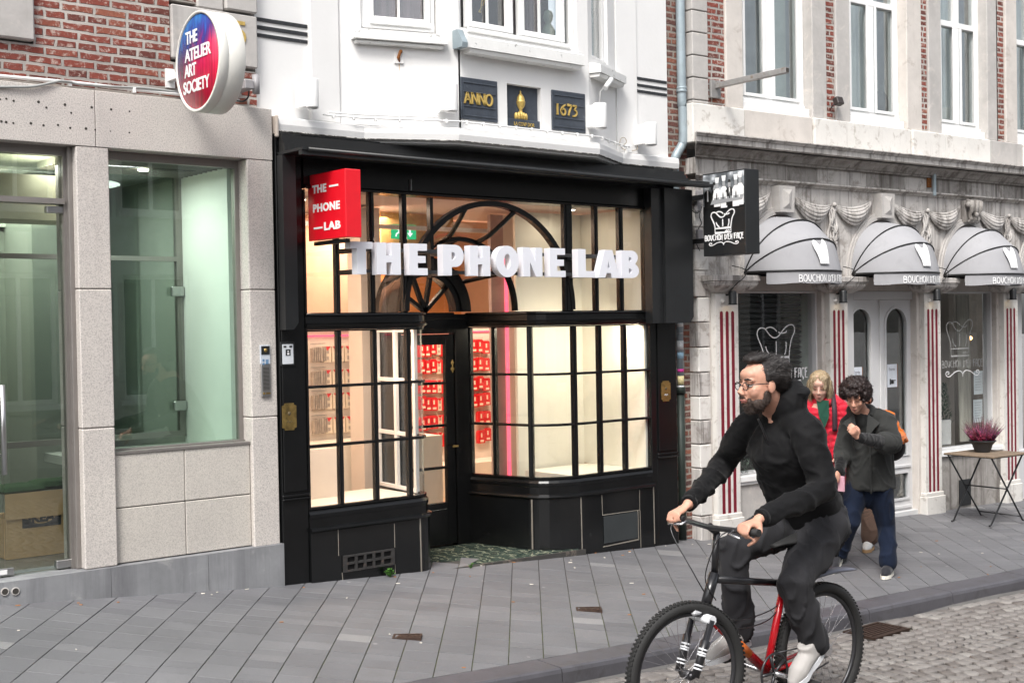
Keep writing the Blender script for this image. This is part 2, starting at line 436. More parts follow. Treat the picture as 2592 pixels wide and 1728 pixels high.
M['alu'] = simple('grey_aluminium_frame', (.27, .25, .235), .45, .5, var=.08, bmp=.03)
M['zinc'] = simple('zinc_pipe', (.30, .36, .39), .5, .25, var=.15, vs_=5, bmp=.1, bs=20, dirt=((.20, .22, .22), 6, .55, .15, .5))
M['brass'] = simple('aged_brass', (.42, .29, .10), .38, .85, var=.3, vs_=20, bmp=.1, dirt=((.12, .09, .04), 14, .5, .15, .7))
M['gold'] = simple('gold_leaf', (.60, .42, .12), .4, .35, var=.2, vs_=30, bmp=.1)
M['red_sign'] = simple('red_acrylic', (.78, .010, .022), .10, var=.05, bmp=0, coat=.6)
M['white_sign'] = simple('white_letter_paint', (.74, .75, .80), .5, var=.02, bmp=.0)
M['white_vinyl'] = simple('white_vinyl', (.85, .85, .85), .5, var=.02, bmp=0)
M['stone_pale'] = simple('pale_sandstone', (.58, .54, .50), .85, var=.1, vs_=4, bmp=.5, bs=30, bd=.005, dirt=((.34, .29, .25), 6, .56, .12, .55), stain=((.30, .26, .23), 8, .57, .15, .45))
M['stone_grey'] = simple('grey_limestone', (.45, .43, .41), .85, var=.12, vs_=5, bmp=.5, bs=36, bd=.005, dirt=((.60, .56, .51), 7, .55, .12, .6), stain=((.22, .20, .19), 6, .56, .15, .4))
M['stone_dirty'] = simple('sooty_limestone', (.34, .32, .30), .9, var=.2, vs_=5, bmp=.6, bs=30, bd=.006, dirt=((.13, .115, .10), 5, .5, .15, .75), stain=((.10, .085, .075), 9, .48, .15, .8))
M['stone_frieze'] = simple('streaked_frieze_stone', (.53, .505, .48), .9, var=.1, vs_=6, bmp=.5, bs=30, bd=.005, dirt=((.24, .21, .185), 7, .52, .1, .65), stain=((.13, .115, .105), 12, .48, .14, .8))
M['stone_white'] = simple('whitewashed_stone', (.68, .66, .625), .85, var=.06, vs_=5, bmp=.5, bs=34, bd=.005, dirt=((.38, .34, .30), 9, .54, .1, .65), stain=((.34, .30, .27), 9, .58, .12, .5))
M['fluting_red'] = simple('dark_red_fluting', (.17, .004, .018), .6, var=.2, vs_=20, bmp=.3, bs=50)
M['awning'] = simple('grey_awning_canvas', (.335, .335, .35), .85, var=.05, vs_=3, bmp=.25, bs=300, bd=.001, dirt=((.27, .27, .275), 4, .55, .15, .5), stain=((.26, .255, .25), 9, .56, .12, .4))
M['black_trim'] = simple('black_piping', (.012, .012, .012), .5)
M['grey_door'] = simple('pale_grey_paint', (.60, .60, .605), .45, var=.04, bmp=.1, bs=30)
M['asphalt_joint'] = None
# =================================================================== GROUND
def lerp_tab(tab, x):
    if x <= tab[0][0]: return tab[0][1]
    for (a, b), (c, d) in zip(tab, tab[1:]):
        if x <= c: return b+(d-b)*(x-a)/(c-a)
    return tab[-1][1]
FZ = [(-12, 1.35), (-2, .80), (2.31, .442), (4.155, .283), (6, .19), (7.73, .102), (9.5, .03), (11.8, -.02), (16, -.06), (40, -.15)]
KZ = [(-12, .80), (-2, .42), (2, .215), (3.7, .14), (5.1, .07), (7.0, -.02), (8.2, -.045), (10.1, -.068), (16, -.12), (40, -.2)]
def facade_y(x): return 7.5 if x < 8.25 else 7.5-(x-8.25)*math.tan(-RA)
def kerb_y(x):
    t = max(0, x-7.2); return 5.45-t*math.tan(R_(3.0))*min(1, t/2)
KW = .215
def ground_z(x, y):
    yk, yf = kerb_y(x), facade_y(x); t = min(1.2, max(-.2, (y-yk)/(yf-yk)))
    return lerp_tab(KZ, x)*(1-t)+lerp_tab(FZ, x)*t
def road_z(x, y):
    yk = kerb_y(x)-KW; return lerp_tab(KZ, x)-.105+.05*min(1, max(0, (yk-y)/2.5))
def clip_poly(poly, f):
    """keep the part of a 2D polygon where f(p) >= 0"""
    out = []
    for i, p in enumerate(poly):
        q = poly[(i+1) % len(poly)]; a, b = f(p), f(q)
        if a >= 0: out.append(p)
        if a*b < 0: t = a/(a-b); out.append((p[0]+(q[0]-p[0])*t, p[1]+(q[1]-p[1])*t))
    return out

# paving: slabs of slate grey concrete laid in rows at about fifty degrees to the houses
m, nt, out = nodes('grey_paving_slabs'); b = principled(nt, out); co = coords(nt, 'World')
at = N(nt, 'ShaderNodeAttribute'); at.attribute_name = 'tone'
c = ramp(nt, at.outputs['Fac'], [(0, (.115, .116, .125)), (.5, (.15, .151, .160)), (.93, (.19, .189, .197)), (1, (.25, .25, .25))])
cs = coords(nt, 'World', rot=(0, 0, R_(-50)), scale=(60, 4, 4)); n1 = noise_tex(nt, cs, 1, 5, .6)
n2 = noise_tex(nt, co, 260, 4, .7); n3 = noise_tex(nt, co, 1.3, 8, .65)
c = mix(nt, 1, c, ramp(nt, n2.outputs[0], [(.3, .72), (.7, 1.22)]), 'MULTIPLY')
c = mix(nt, 1, c, ramp(nt, n3.outputs[0], [(.3, .84), (.7, 1.12)]), 'MULTIPLY')
n4 = noise_tex(nt, co, 3.1, 10, .72, .6); c = mix(nt, ramp(nt, n4.outputs[0], [(.60, 0.0), (.72, .4)]), c, (.10, .095, .09))
L(nt, c, b.inputs['Base Color']); L(nt, ramp(nt, n3.outputs[0], [(.3, .55), (.7, .72)]), b.inputs['Roughness'])
vo = N(nt, 'ShaderNodeTexVoronoi'); vo.inputs['Scale'].default_value = 2.6; L(nt, co, vo.inputs['Vector'])
gum = ramp(nt, vo.outputs['Distance'], [(.030, .55), (.045, 0.0)]); c = mix(nt, gum, c, (.34, .34, .33))
L(nt, c, b.inputs['Base Color']); bump(nt, b, n2.outputs[0], .5, .003); M['paver'] = m
m, nt, out = nodes('mossy_joint_sand'); b = principled(nt, out); co = coords(nt, 'World')
sep = N(nt, 'ShaderNodeSeparateXYZ'); L(nt, co, sep.inputs[0])
near = N(nt, 'ShaderNodeMapRange'); L(nt, sep.outputs[1], near.inputs[0]); near.inputs[1].default_value = 6.9; near.inputs[2].default_value = 5.9
n1 = noise_tex(nt, co, 7, 6, .7); mf = math_n(nt, 'MULTIPLY', near.outputs[0], ramp(nt, n1.outputs[0], [(.36, 0.0), (.58, 1.0)]))
c = mix(nt, mf, (.05, .047, .043), (.070, .085, .022)); L(nt, c, b.inputs['Base Color']); b.inputs['Roughness'].default_value = .95
M['moss_joint'] = m
M['sett'] = None
m, nt, out = nodes('granite_setts'); b = principled(nt, out); co = coords(nt, 'World')
at = N(nt, 'ShaderNodeAttribute'); at.attribute_name = 'tone'
c = ramp(nt, at.outputs['Fac'], [(0, (.13, .115, .105)), (.5, (.19, .175, .165)), (1, (.26, .245, .23))])
n2 = noise_tex(nt, co, 170, 4, .7); c = mix(nt, 1, c, ramp(nt, n2.outputs[0], [(.3, .75), (.7, 1.2)]), 'MULTIPLY')
n3 = noise_tex(nt, co, 2, 6, .6); c = mix(nt, 1, c, ramp(nt, n3.outputs[0], [(.3, .85), (.7, 1.1)]), 'MULTIPLY')
L(nt, c, b.inputs['Base Color']); b.inputs['Roughness'].default_value = .62; bump(nt, b, n2.outputs[0], .6, .004); M['sett'] = m
M['sett_joint'] = simple('dark_sett_joint', (.022, .018, .015), .95, var=.4, vs_=20, bmp=.5, dirt=((.05, .065, .015), 4, .6, .05, .8))
M['kerb'] = simple('blue_grey_kerbstone', (.085, .083, .094), .5, var=.2, vs_=4, bmp=.3, bs=60, bd=.003, dirt=((.05, .047, .047), 9, .52, .12, .6))
M['asphalt'] = simple('far_road_paving', (.15, .145, .14), .8, var=.2, vs_=4, bmp=.5, bs=30)

# base terrain: one sheet to the horizon, lying just under paving and road
mb = MB(); V = []; Fs = []
xs = [-140, -60, -30, -12, -6, -3]+[-2+.5*i for i in range(45)]+[22, 26, 32, 40, 60, 100, 160]
def base_rows(x): return [-160, -60, -20, -8, -4, -1, 1, 3, kerb_y(x)-KW-.02, kerb_y(x)-KW+.02, kerb_y(x)+.3, facade_y(x), facade_y(x)+3, 12, 30, 160]
for x in xs:
    for j, y in enumerate(base_rows(x)):
        z = (road_z(x, y) if j <= 8 else ground_z(x, y))-.022
        if j > 11: z = ground_z(x, facade_y(x))-.3
        V.append((x, y, z))
nr = 16
for i in range(len(xs)-1):
    for j in range(nr-1): Fs.append((i*nr+j, (i+1)*nr+j, (i+1)*nr+j+1, i*nr+j+1))
mb.add(V, Fs); tag(mb.build('ground', M['asphalt'], fix=False), kind='structure')

# pavement slabs
mb = MB(); UA = Vector((math.cos(R_(50)), math.sin(R_(50)))); VA = Vector((-UA.y, UA.x)); RW = .199
def gz_pave(p, up=0): return (p[0], p[1], ground_z(p[0], p[1])+up)
for r in range(-75, 40):
    v0 = r*RW; u = -14+rnd.random()*.3
    while u < 30:
        ln = rnd.choice([.10, .10, .13, .13, .16, .2])
        q = [(u+.0019, v0+.0026), (u+ln-.0019, v0+.0026), (u+ln-.0019, v0+RW-.0026), (u+.0019, v0+RW-.0026)]
        u += ln
        P = [tuple(UA*a+VA*bb) for a, bb in q]
        P = [(p[0], p[1]+5.45) for p in P]
        cx_ = sum(p[0] for p in P)/4; cy_ = sum(p[1] for p in P)/4
        if not (-4.5 < cx_ < 22) or cy_ < kerb_y(cx_)-.2 or cy_ > facade_y(cx_)+.15: continue
        P = clip_poly(P, lambda p: p[1]-kerb_y(p[0])-.008)
        if len(P) < 3: continue
        n = len(P); h = rnd.uniform(-.0012, .0012); cc = (sum(p[0] for p in P)/n, sum(p[1] for p in P)/n)
        t1 = [gz_pave((p[0]+(cc[0]-p[0])*.012, p[1]+(cc[1]-p[1])*.012), h) for p in P]; t2 = [gz_pave(p, h-.002) for p in P]; t3 = [gz_pave(p, -.02) for p in P]
        tn = rnd.gauss(.42, .12)
        mb.t = min(.9, max(0, tn)) if rnd.random() > .012 else .97
        mb.add(t1+t2+t3, [tuple(range(n))]+[(i, i+n, (i+1) % n+n, (i+1) % n) for i in range(n)]+[(i+n, i+2*n, (i+1) % n+2*n, (i+1) % n+n) for i in range(n)])
    mb.t = .5
mb.i = 1
xs2 = [-5+.4*i for i in range(69)]
V = []; Fs = []
for x in xs2:
    for k in range(5):
        y = kerb_y(x)-.02+(facade_y(x)+.2-kerb_y(x))*k/4; V.append((x, y, ground_z(x, y)-.006))
for i in range(len(xs2)-1):
    for k in range(4): Fs.append((i*5+k, (i+1)*5+k, (i+1)*5+k+1, i*5+k+1))
mb.add(V, Fs)
tag(mb.build('pavement', [M['paver'], M['moss_joint']], fix=False), kind='structure')

# kerb: separate stones about ninety centimetres long
mb = MB(); x = -5.3
while x < 24:
    x1 = x+rnd.uniform(.85, 1.0); g = .004
    prof = lambda X: [(X, kerb_y(X), lerp_tab(KZ, X)-.2), (X, kerb_y(X), lerp_tab(KZ, X)-.004), (X, kerb_y(X)-.006, lerp_tab(KZ, X)+.002),
                      (X, kerb_y(X)-KW+.018, lerp_tab(KZ, X)-.002), (X, kerb_y(X)-KW+.004, lerp_tab(KZ, X)-.010), (X, kerb_y(X)-KW-.004, lerp_tab(KZ, X)-.03), (X, kerb_y(X)-KW-.012, lerp_tab(KZ, X)-.24)]
    a, c_ = prof(x+g), prof(x1-g); n = len(a)
    mb.add(a+c_, [tuple(range(n)), tuple(range(2*n-1, n-1, -1))]+[(i, i+n, (i+1) % n+n, (i+1) % n) for i in range(n)])
    x = x1
tag(mb.build('kerb', M['kerb']), kind='structure')

# road: small granite setts laid in segmental arcs
mb = MB(); JS = []
gx, gy = wz(0, 2190, 1587, road_z(7.2, 5.0)); gy = kerb_y(gx)-KW-.16
def sett(cx_, cy_, a, l, w_):
    if abs(cx_-gx) < .235 and abs(cy_-gy) < .165: return
    yk = kerb_y(cx_)-KW-.02
    ca, sa = math.cos(a), math.sin(a); P = []
    for dx, dy in ((-l/2, -w_/2), (0, -w_/2), (l/2, -w_/2), (l/2, w_/2), (0, w_/2), (-l/2, w_/2)):
        dx += rnd.uniform(-.006, .006); dy += rnd.uniform(-.006, .006)
        P.append((cx_+dx*ca-dy*sa, cy_+dx*sa+dy*ca))
    if max(p[1] for p in P) > yk+.03: return
    h = rnd.uniform(-.004, .004); tl = rnd.uniform(-.03, .03)
    z = lambda p, k: road_z(p[0], p[1])+h+k+(p[0]-cx_)*tl
    ins = lambda p, f: (p[0]+(cx_-p[0])*f, p[1]+(cy_-p[1])*f)
    t0 = [ins(p, .30) for p in P]; t1 = [ins(p, .07) for p in P]
    V = [(p[0], p[1], z(p, .004)) for p in t0]+[(p[0], p[1], z(p, .0)) for p in t1]+[(p[0], p[1], z(p, -.008)) for p in P]+[(p[0], p[1], z(p, -.03)) for p in P]
    n = 6; Fs = [tuple(range(n))]
    for k in range(3): Fs += [(i+k*n, i+(k+1)*n, (i+1) % n+(k+1)*n, (i+1) % n+k*n) for i in range(n)]
    mb.t = min(1, max(0, rnd.gauss(.5, .22))); mb.add(V, Fs, True)
for r in range(2):                      # two straight courses along the kerb
    x = -1.5
    while x < 20:
        l = rnd.uniform(.12, .17)
        sett(x+l/2, kerb_y(x+l/2)-KW-.075-r*.098, -math.atan(math.tan(R_(3))*(1 if x > 8 else 0)), l-.014, .084)
        x += l
SW = 1.25
for s_ in range(0, 4):
    yc = kerb_y(6)-KW-.22-SW/2-s_*SW
    for k in range(int(21/.094)):
        x0 = -1.5+k*.094; n = 13
        for j in range(n):
            t = (j+.5)/n*2-1; y = yc+t*SW/2-(kerb_y(6)-kerb_y(x0)); x = x0+.42*(1-t*t)
            a = math.atan2(SW/2, -.84*t)
            if x > 14.5 and s_ > 0: continue
            sett(x+rnd.uniform(-.006, .006), y+rnd.uniform(-.006, .006), a, .084+rnd.uniform(-.012, .006), .079)
mb.t = .5; mb.i = 1
V = []; Fs = []; xs3 = [-3+.5*i for i in range(52)]
for x in xs3:
    for k in range(8):
        y = kerb_y(x)-KW+.01-5.4*k/7; V.append((x, y, road_z(x, y)-.018))
for i in range(len(xs3)-1):
    for k in range(7): Fs.append((i*8+k, i*8+k+1, (i+1)*8+k+1, (i+1)*8+k))
mb.add(V, Fs)
tag(mb.build('road', [M['sett'], M['sett_joint']], fix=False), kind='structure')

# little iron covers and the road gully
M['rust_iron'] = simple('rusty_cast_iron', (.07, .045, .035), .6, .6, var=.4, vs_=40, bmp=.5, bs=120)
def cover(reg, pts, label, n):
    P = [wz(reg, x, y, n) for x, y in pts]
    c0 = Vector((sum(p[0] for p in P)/4, sum(p[1] for p in P)/4)); z = ground_z(c0.x, c0.y)
    t = thing('valve_cover', label, 'utility cover', (c0.x, c0.y, z), group='small iron valve covers in the pavement')
    a = -R_(40); Mx = Matrix.Translation((c0.x, c0.y, z)) @ Matrix.Rotation(a, 4, 'Z')
    l, w_ = .17, .105
    mb = MB(Mx); 
    for q in ((-l/2, l/2, -w_/2, -w_/2+.014), (-l/2, l/2, w_/2-.014, w_/2), (-l/2, -l/2+.014, -w_/2+.014, w_/2-.014), (l/2-.014, l/2, -w_/2+.014, w_/2-.014)): mb.box(*q, -.02, .010)
    mb.build('frame', M['rust_iron'], t)
    mb = MB(Mx); mb.box(-l/2+.016, l/2-.016, -w_/2+.016, w_/2-.016, -.02, .006)
    for k in range(3): mb.box(-.05+k*.037, -.05+k*.037+.024, -.02, .02, .006, .009)
    mb.build('lid', M['rust_iron'], t)
cover(8, [(0, 0)]*4, '', .1) if 0 else None
cover(0, [(1031, 1615)]*4, 'small rusty iron cover nearer the kerb, framed in pale metal', ground_z(4.0, 5.9))
cover(0, [(1491, 1547)]*4, 'small rusty iron cover further from the kerb, towards the cyclist', ground_z(6.0, 6.2))
t = thing('road_gully', 'dark slotted gully grating in the setts beside the kerb', 'drain', (gx, gy, road_z(gx, gy)))
mb = MB(); zz = road_z(gx, gy)+.006
mb.box(gx-.2, gx+.2, gy-.13, gy-.11, zz-.03, zz); mb.box(gx-.2, gx+.2, gy+.11, gy+.13, zz-.03, zz); mb.box(gx-.2, gx-.18, gy-.11, gy+.11, zz-.03, zz); mb.box(gx+.18, gx+.2, gy-.11, gy+.11, zz-.03, zz)
mb.build('frame', M['rust_iron'], t)
mb = MB()
for k in range(7): mb.box(gx-.18, gx+.18, gy-.1+k*.03, gy-.1+k*.03+.016, zz-.03, zz-.003)
mb.build('grate', M['rust_iron'], t)

# opposite side of the street: it darkens the low sky and shows in the window glass
def opposite():
    yF = -4.2
    for k, (x0, x1, h, col) in enumerate([(-14, -6, 6.6, 'opp_b'), (-6, 1, 6.2, 'opp_a'), (1, 7.5, 6.9, 'opp_c'), (7.5, 14, 6.4, 'opp_b'), (14, 22, 6.8, 'opp_a')]):
        t = thing('terraced_house', ['pale house across the street, far left', 'cream house across the street behind the viewer', 'grey stone house across the street', 'brick toned house across the street', 'last pale house across the street'][k], 'house', (x0, yF, .3), group='houses on the opposite side of the street')
        mb = MB(); nw = max(2, int((x1-x0)/1.7)); sp = (x1-x0)/nw; xx = [x0]
        zr = [(.9, 2.9), (3.9, 5.5)]
        for i in range(nw):
            a = x0+i*sp+sp*.24; c_ = x0+(i+1)*sp-sp*.24
            mb.box(x0+i*sp, a, yF-.3, yF, -.6, h); mb.box(c_, x0+(i+1)*sp, yF-.3, yF, -.6, h)
            zs = -.6
            for z0, z1 in zr: mb.box(a, c_, yF-.3, yF, zs, z0); zs = z1
            mb.box(a, c_, yF-.3, yF, zs, h)
        mb.box(x0, x1, yF, yF+.2, h-.3, h); mb.box(x0, x1, yF-3, yF-.3, -.6, h)
        mb.build('wall', M[col], t)
        for i in range(nw):
            a = x0+i*sp+sp*.24; c_ = x0+(i+1)*sp-sp*.24
            for z0, z1 in zr:
                mb = MB(); mx_ = (a+c_)/2
                mb.box(a, a+.07, yF-.2, yF-.12, z0, z1); mb.box(c_-.07, c_, yF-.2, yF-.12, z0, z1); mb.box(a+.07, c_-.07, yF-.2, yF-.12, z0, z0+.07); mb.box(a+.07, c_-.07, yF-.2, yF-.12, z1-.07, z1)
                mb.box(mx_-.03, mx_+.03, yF-.19, yF-.13, z0+.07, z1-.07); mb.box(a-.05, c_+.05, yF, yF+.08, z0-.08, z0)
                wn = mb.build('window', M['white_paint'], t)
                MB().box(a+.07, c_-.07, yF-.17, yF-.165, z0+.07, z1-.07).build('pane', M['opp_glass'], wn)
M['opp_a'] = simple('opposite_cream_wall', (.55, .52, .46), .9); M['opp_b'] = simple('opposite_pale_wall', (.62, .61, .59), .9); M['opp_c'] = simple('opposite_grey_wall', (.40, .38, .36), .9)
M['opp_glass'] = simple('dark_window_glass', (.03, .035, .04), .08)
opposite()

# fallen bits and cigarette ends on the slabs
mb = MB(); rl = random.Random(3)
for i in range(70):
    x = rl.uniform(1.2, 11); y = kerb_y(x)+(facade_y(x)-kerb_y(x))*(rl.random() if i % 3 else rl.uniform(.93, .985)); z = ground_z(x, y)+.002; a = rl.random()*6.28; l = rl.uniform(.006, .016); w_ = rl.uniform(.003, .005); mb.i = rl.randrange(2)
    u = Vector((math.cos(a)*l, math.sin(a)*l, 0)); v = Vector((-math.sin(a)*w_, math.cos(a)*w_, 0)); p = Vector((x, y, z)); h_ = Vector((0, 0, .004))
    mb.add([p-u-v, p+u-v, p+u+v, p-u+v, p-u-v*.5+h_, p+u-v*.5+h_, p+u+v*.5+h_, p-u+v*.5+h_], [(4, 5, 6, 7), (0, 1, 5, 4), (1, 2, 6, 5), (2, 3, 7, 6), (3, 0, 4, 7)])
tag(mb.build('litter', [simple('pale_scraps', (.55, .52, .46), .8), simple('dry_leaf_scraps', (.30, .13, .04), .8)]), 'scattered cigarette ends and dry leaf scraps on the pavement', 'litter', kind='stuff')
# =================================================================== GRANITE SHOP, LEFT
YF = 7.5
XL = -5.0                                   # how far the facade runs out of the picture
t = thing('granite_shop_building', 'brick upper wall over pale granite shopfront with empty green tinted display window', 'building', (3.0, YF, .45))
zl0, zl1 = 3.115, 3.455
mb = MB()
mb.box(XL, 2.60, 7.56, 7.9, 3.46, 3.70); mb.box(2.60, 3.455, 7.56, 7.9, 3.46, 8.2); mb.box(3.455, 4.06, 7.56, 7.9, 3.46, 3.70)
mb.box(3.455, 3.83, 7.56, 7.9, 4.09, 8.2)
mb.build('brick_wall', M['brick_old'], t)
mb = MB(); mb.box(XL, 2.597, 7.52, 7.9, 3.712, 8.2, .01); mb.build('window_surround', M['stone_grey'], t)
mb = MB(); mb.box(3.46, 4.062, 7.535, 7.9, 3.72, 4.062, .008); mb.box(3.832, 4.062, 7.525, 7.9, 4.078, 8.2, .01); mb.box(3.64, 3.828, 7.545, 7.9, 4.066, 4.5, .01)
mb.build('corner_stone', M['stone_grey'], t)
# fascia with a joint and old drill holes
mb = MB(); mb.box(XL, 2.937, 7.5, 7.75, zl0, zl1, .003); mb.box(2.941, 4.136, 7.5, 7.75, zl0, zl1, .003); mb.i = 1
for x, y in [(50, 785), (108, 802), (305, 810), (515, 832), (727, 853), (882, 870), (1028, 885), (10, 965), (48, 970), (105, 978), (245, 980), (345, 996), (460, 993), (557, 1016), (682, 1022), (755, 1030), (877, 1043), (1027, 1054), (368, 855), (2, 790), (565, 897)]:
    X, Z = wy(1, x, y, 7.5); r = rnd.uniform(.004, .009)
    mb.cyl((X, 7.4985, Z), (X, 7.503, Z), r, 8)
mb.build('fascia', [M['granite'], M['joint']], t)
mb = MB()
for z0, z1 in ((.568, 1.414), (1.418, 2.255), (2.259, zl0-.002)):
    mb.box(2.815, 3.017, 7.502, 7.86, z0, z1, .006)
mb.build('pillar', M['granite'], t)
mb = MB()
for z0, z1 in ((.562, 1.414), (1.418, 2.255), (2.259, zl0-.002)):
    mb.box(3.945, 4.136, 7.502, 7.86, z0, z1, .006)
mb.build('pillar', M['granite'], t)
mb = MB()
for x0, x1 in ((3.021, 3.479), (3.483, 3.941)):
    for z0, z1 in ((.572, .908), (.914, 1.243)): mb.box(x0, x1, 7.535, 7.62, z0, z1, .004)
mb.i = 1; mb.box(3.02, 3.942, 7.56, 7.66, .565, 1.243)
mb.build('stall_riser', [M['granite_hammered'], M['joint']], t)
mb = MB(); xs_ = [XL, -2, 0, 1.5, 2.3, 2.96, 3.6, 4.148]
for a, c_ in zip(xs_, xs_[1:]):
    P = [(a+.0015, ground_z(a, YF)-.1), (c_-.0015, ground_z(c_, YF)-.1), (c_-.0015, .566), (a+.0015, .566)]
    mb.prism(P, 7.472, 7.80)
mb.i = 1
for x, y in ((30, 1440), (95, 1437)):
    X, Z = wy(3, x, y, 7.472); mb.cyl((X, 7.470, Z), (X, 7.476, Z), .020, 20)
mb.build('plinth', [M['bluestone'], M['joint']], t)
mb = MB()
for x, y in ((30, 1440), (95, 1437)):
    X, Z = wy(3, x, y, 7.472); mb.lathe([(.018, -.002), (.024, -.004), (.024, .004), (.018, .004)], (X, 7.471, Z), 20, 'y')
mb.build('vent_ring', M['rust'] if 'rust' in M else M['stone_grey'], t)
# plain granite wall closing the shop on the far left
MB().box(XL, 1.19, 7.50, 7.86, .568, zl0-.002, .006).build('side_wall', M['granite'], t)
# shop window
mb = MB(); x0, x1, z0, z1 = 3.019, 3.943, 1.25, 3.112; f = .028
mb.box(x0, x1, 7.60, 7.70, z0, z0+.018); mb.box(x0, x0+.01, 7.62, 7.67, z0+.018, z1); mb.box(x1-f, x1, 7.62, 7.67, z0+.018, z1); mb.box(x0+.01, x1-f, 7.62, 7.67, z1-.05, z1)
mb.box(x0-.0, x1, 7.528, 7.60, z0-.008, z0+.008)
wn = mb.build('window_frame', M['alu'], t)
MB().box(x0+.01, x1-f, 7.64, 7.648, z0+.018, z1-.05).build('pane', M['glass_green'], wn)
# interior of the window niche
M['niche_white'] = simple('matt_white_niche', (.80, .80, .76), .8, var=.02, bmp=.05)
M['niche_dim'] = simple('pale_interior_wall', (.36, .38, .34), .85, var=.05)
M['ceiling_grid'] = simple('suspended_ceiling', (.60, .62, .60), .8)
M['floor_grey'] = simple('polished_concrete_floor', (.17, .165, .155), .3, var=.2, vs_=3)
M['dark_wood'] = simple('dark_table_wood', (.06, .04, .025), .5)
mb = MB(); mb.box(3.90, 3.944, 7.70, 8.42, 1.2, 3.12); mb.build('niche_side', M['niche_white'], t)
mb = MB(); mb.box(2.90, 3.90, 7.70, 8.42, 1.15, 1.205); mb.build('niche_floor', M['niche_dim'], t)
mb = MB(); mb.box(2.9, 3.90, 7.70, 8.42, 3.08, 3.12)
mb.i = 1
for k in range(9): mb.box(2.9, 3.9, 7.76+k*.075, 7.765+k*.075, 3.068, 3.08)
mb.i = 2; mb.box(3.25, 3.42, 7.95, 8.02, 3.070, 3.079); mb.box(3.52, 3.8, 7.95, 8.03, 3.070, 3.079)
mb.build('niche_ceiling', [M['ceiling_grid'], M['alu'], M['joint']], t)
YP = 8.40
zb = wy(2, 1100, 852, YP)[1]; zb2 = wy(2, 1100, 885, YP)[1]
mb = MB(); mb.box(3.855, 3.90, YP, YP+.05, 1.25, 3.08); mb.box(2.2, 3.855, YP, YP+.05, zb2, zb); mb.box(2.2, 3.855, YP, YP+.05, 1.25, 1.29)
mb.box(3.075, 3.095, YP+.003, YP+.047, 1.29, zb2)
pf = mb.build('partition_frame', M['alu'], t)
MB().box(2.2, 3.855, YP+.02, YP+.026, 1.29, zb2).build('pane', M['glass_dark'], pf)
MB().box(2.2, 3.855, YP+.02, YP+.026, zb, 3.08).build('pane', M['glass_dark'], pf)
mb = MB()
for y in (1105,):
    z = wy(2, 1400, y, YP)[1]; mb.box(3.80, 3.90, YP-.03, YP-.002, z-.035, z+.035, .008)
z = wy(3, 1210, 298, YP)[1]; mb.box(3.80, 3.90, YP-.03, YP-.002, z-.035, z+.035, .008)
mb.build('hinge', M['steel'], pf)
mb = MB()   # room behind
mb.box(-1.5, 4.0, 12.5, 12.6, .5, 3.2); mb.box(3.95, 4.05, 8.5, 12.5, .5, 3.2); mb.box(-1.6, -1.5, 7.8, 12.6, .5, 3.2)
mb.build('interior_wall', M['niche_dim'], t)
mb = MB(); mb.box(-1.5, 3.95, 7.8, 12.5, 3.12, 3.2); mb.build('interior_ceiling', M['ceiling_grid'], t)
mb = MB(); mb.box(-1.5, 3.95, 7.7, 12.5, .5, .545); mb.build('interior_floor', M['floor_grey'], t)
mb = MB(); mb.box(2.0, 3.4, 9.6, 9.75, .55, 2.75); mb.box(3.05, 3.25, 9.0, 9.6, .55, 3.1); mb.build('interior_partition', M['niche_dim'], t)
mb = MB(); mb.box(1.9, 3.5, 9.55, 9.59, 2.78, 2.95); mb.build('ceiling_beam', M['niche_white'], t)
# left door bay
mb = MB(); mb.box(2.787, 2.815, 7.56, 7.70, .568, zl0, .003); mb.box(2.77, 2.787, 7.60, 7.68, .568, zl0); mb.box(1.2, 2.77, 7.60, 7.68, 3.06, zl0)
mb.box(1.2, 2.77, 7.58, 7.69, *sorted((wy(2, 250, 425, 7.58)[1], wy(2, 250, 465, 7.58)[1])))
df = mb.build('door_frame', M['alu'], t)
zt = wy(2, 250, 425, 7.58)[1]; zt2 = wy(2, 250, 470, 7.58)[1]
MB().box(1.2, 2.77, 7.63, 7.638, zt+.003, 3.06).build('transom_pane', M['glass_dark'], df)
mb = MB(); mb.box(2.39, 2.765, 7.63, 7.642, .575, zt2-.004); fx = mb.build('side_pane', M['glass_dark'], df)
mb = MB(); mb.box(1.3, 2.383, 7.63, 7.642, .575, zt2-.004); gd = mb.build('glass_door', M['glass_dark'], t)
mb = MB()
xa = wy(2, 335, 515, 7.62)[0]; mb.box(xa, 2.787, 7.612, 7.66, *sorted((wy(2, 420, 492, 7.62)[1], wy(2, 420, 540, 7.62)[1])), .003); mb.build('patch_fitting', M['steel'], df); mb = MB()
xa = wy(3, 345, 1290, 7.62)[0]; mb.box(xa, 2.787, 7.612, 7.66, .577, .625, .003)
mb.build('patch_fitting', M['steel'], df)
mb = MB(); xb = wy(3, 85, 1330, 7.62)[0]; mb.box(xb-.22, xb, 7.612, 7.66, .577, .620, .003); mb.i = 1; mb.box(xb-.10, xb-.04, 7.608, 7.612, .585, .612, .002)
mb.build('patch_fitting', [M['steel'], M['white_paint']], gd)
xh = wy(3, 20, 400, 7.56)[0]; zh0 = wy(3, 35, 725, 7.56)[1]; zh1 = wy(3, 20, 178, 7.56)[1]
mb = MB(); mb.tube([(xh, 7.56, zh0), (xh, 7.56, zh1)], .0155, 14)
for z in (zh0+.11, zh1-.11): mb.tube([(xh, 7.56, z), (xh, 7.64, z)], .008, 8)
mb.build('handle', M['steel'], gd)
# roller blind box behind the transom
mb = MB(); mb.box(1.2, 3.0, 7.95, 8.3, 2.70, 2.98); mb.build('bulkhead', simple('cream_bulkhead', (.62, .60, .44), .8), t)

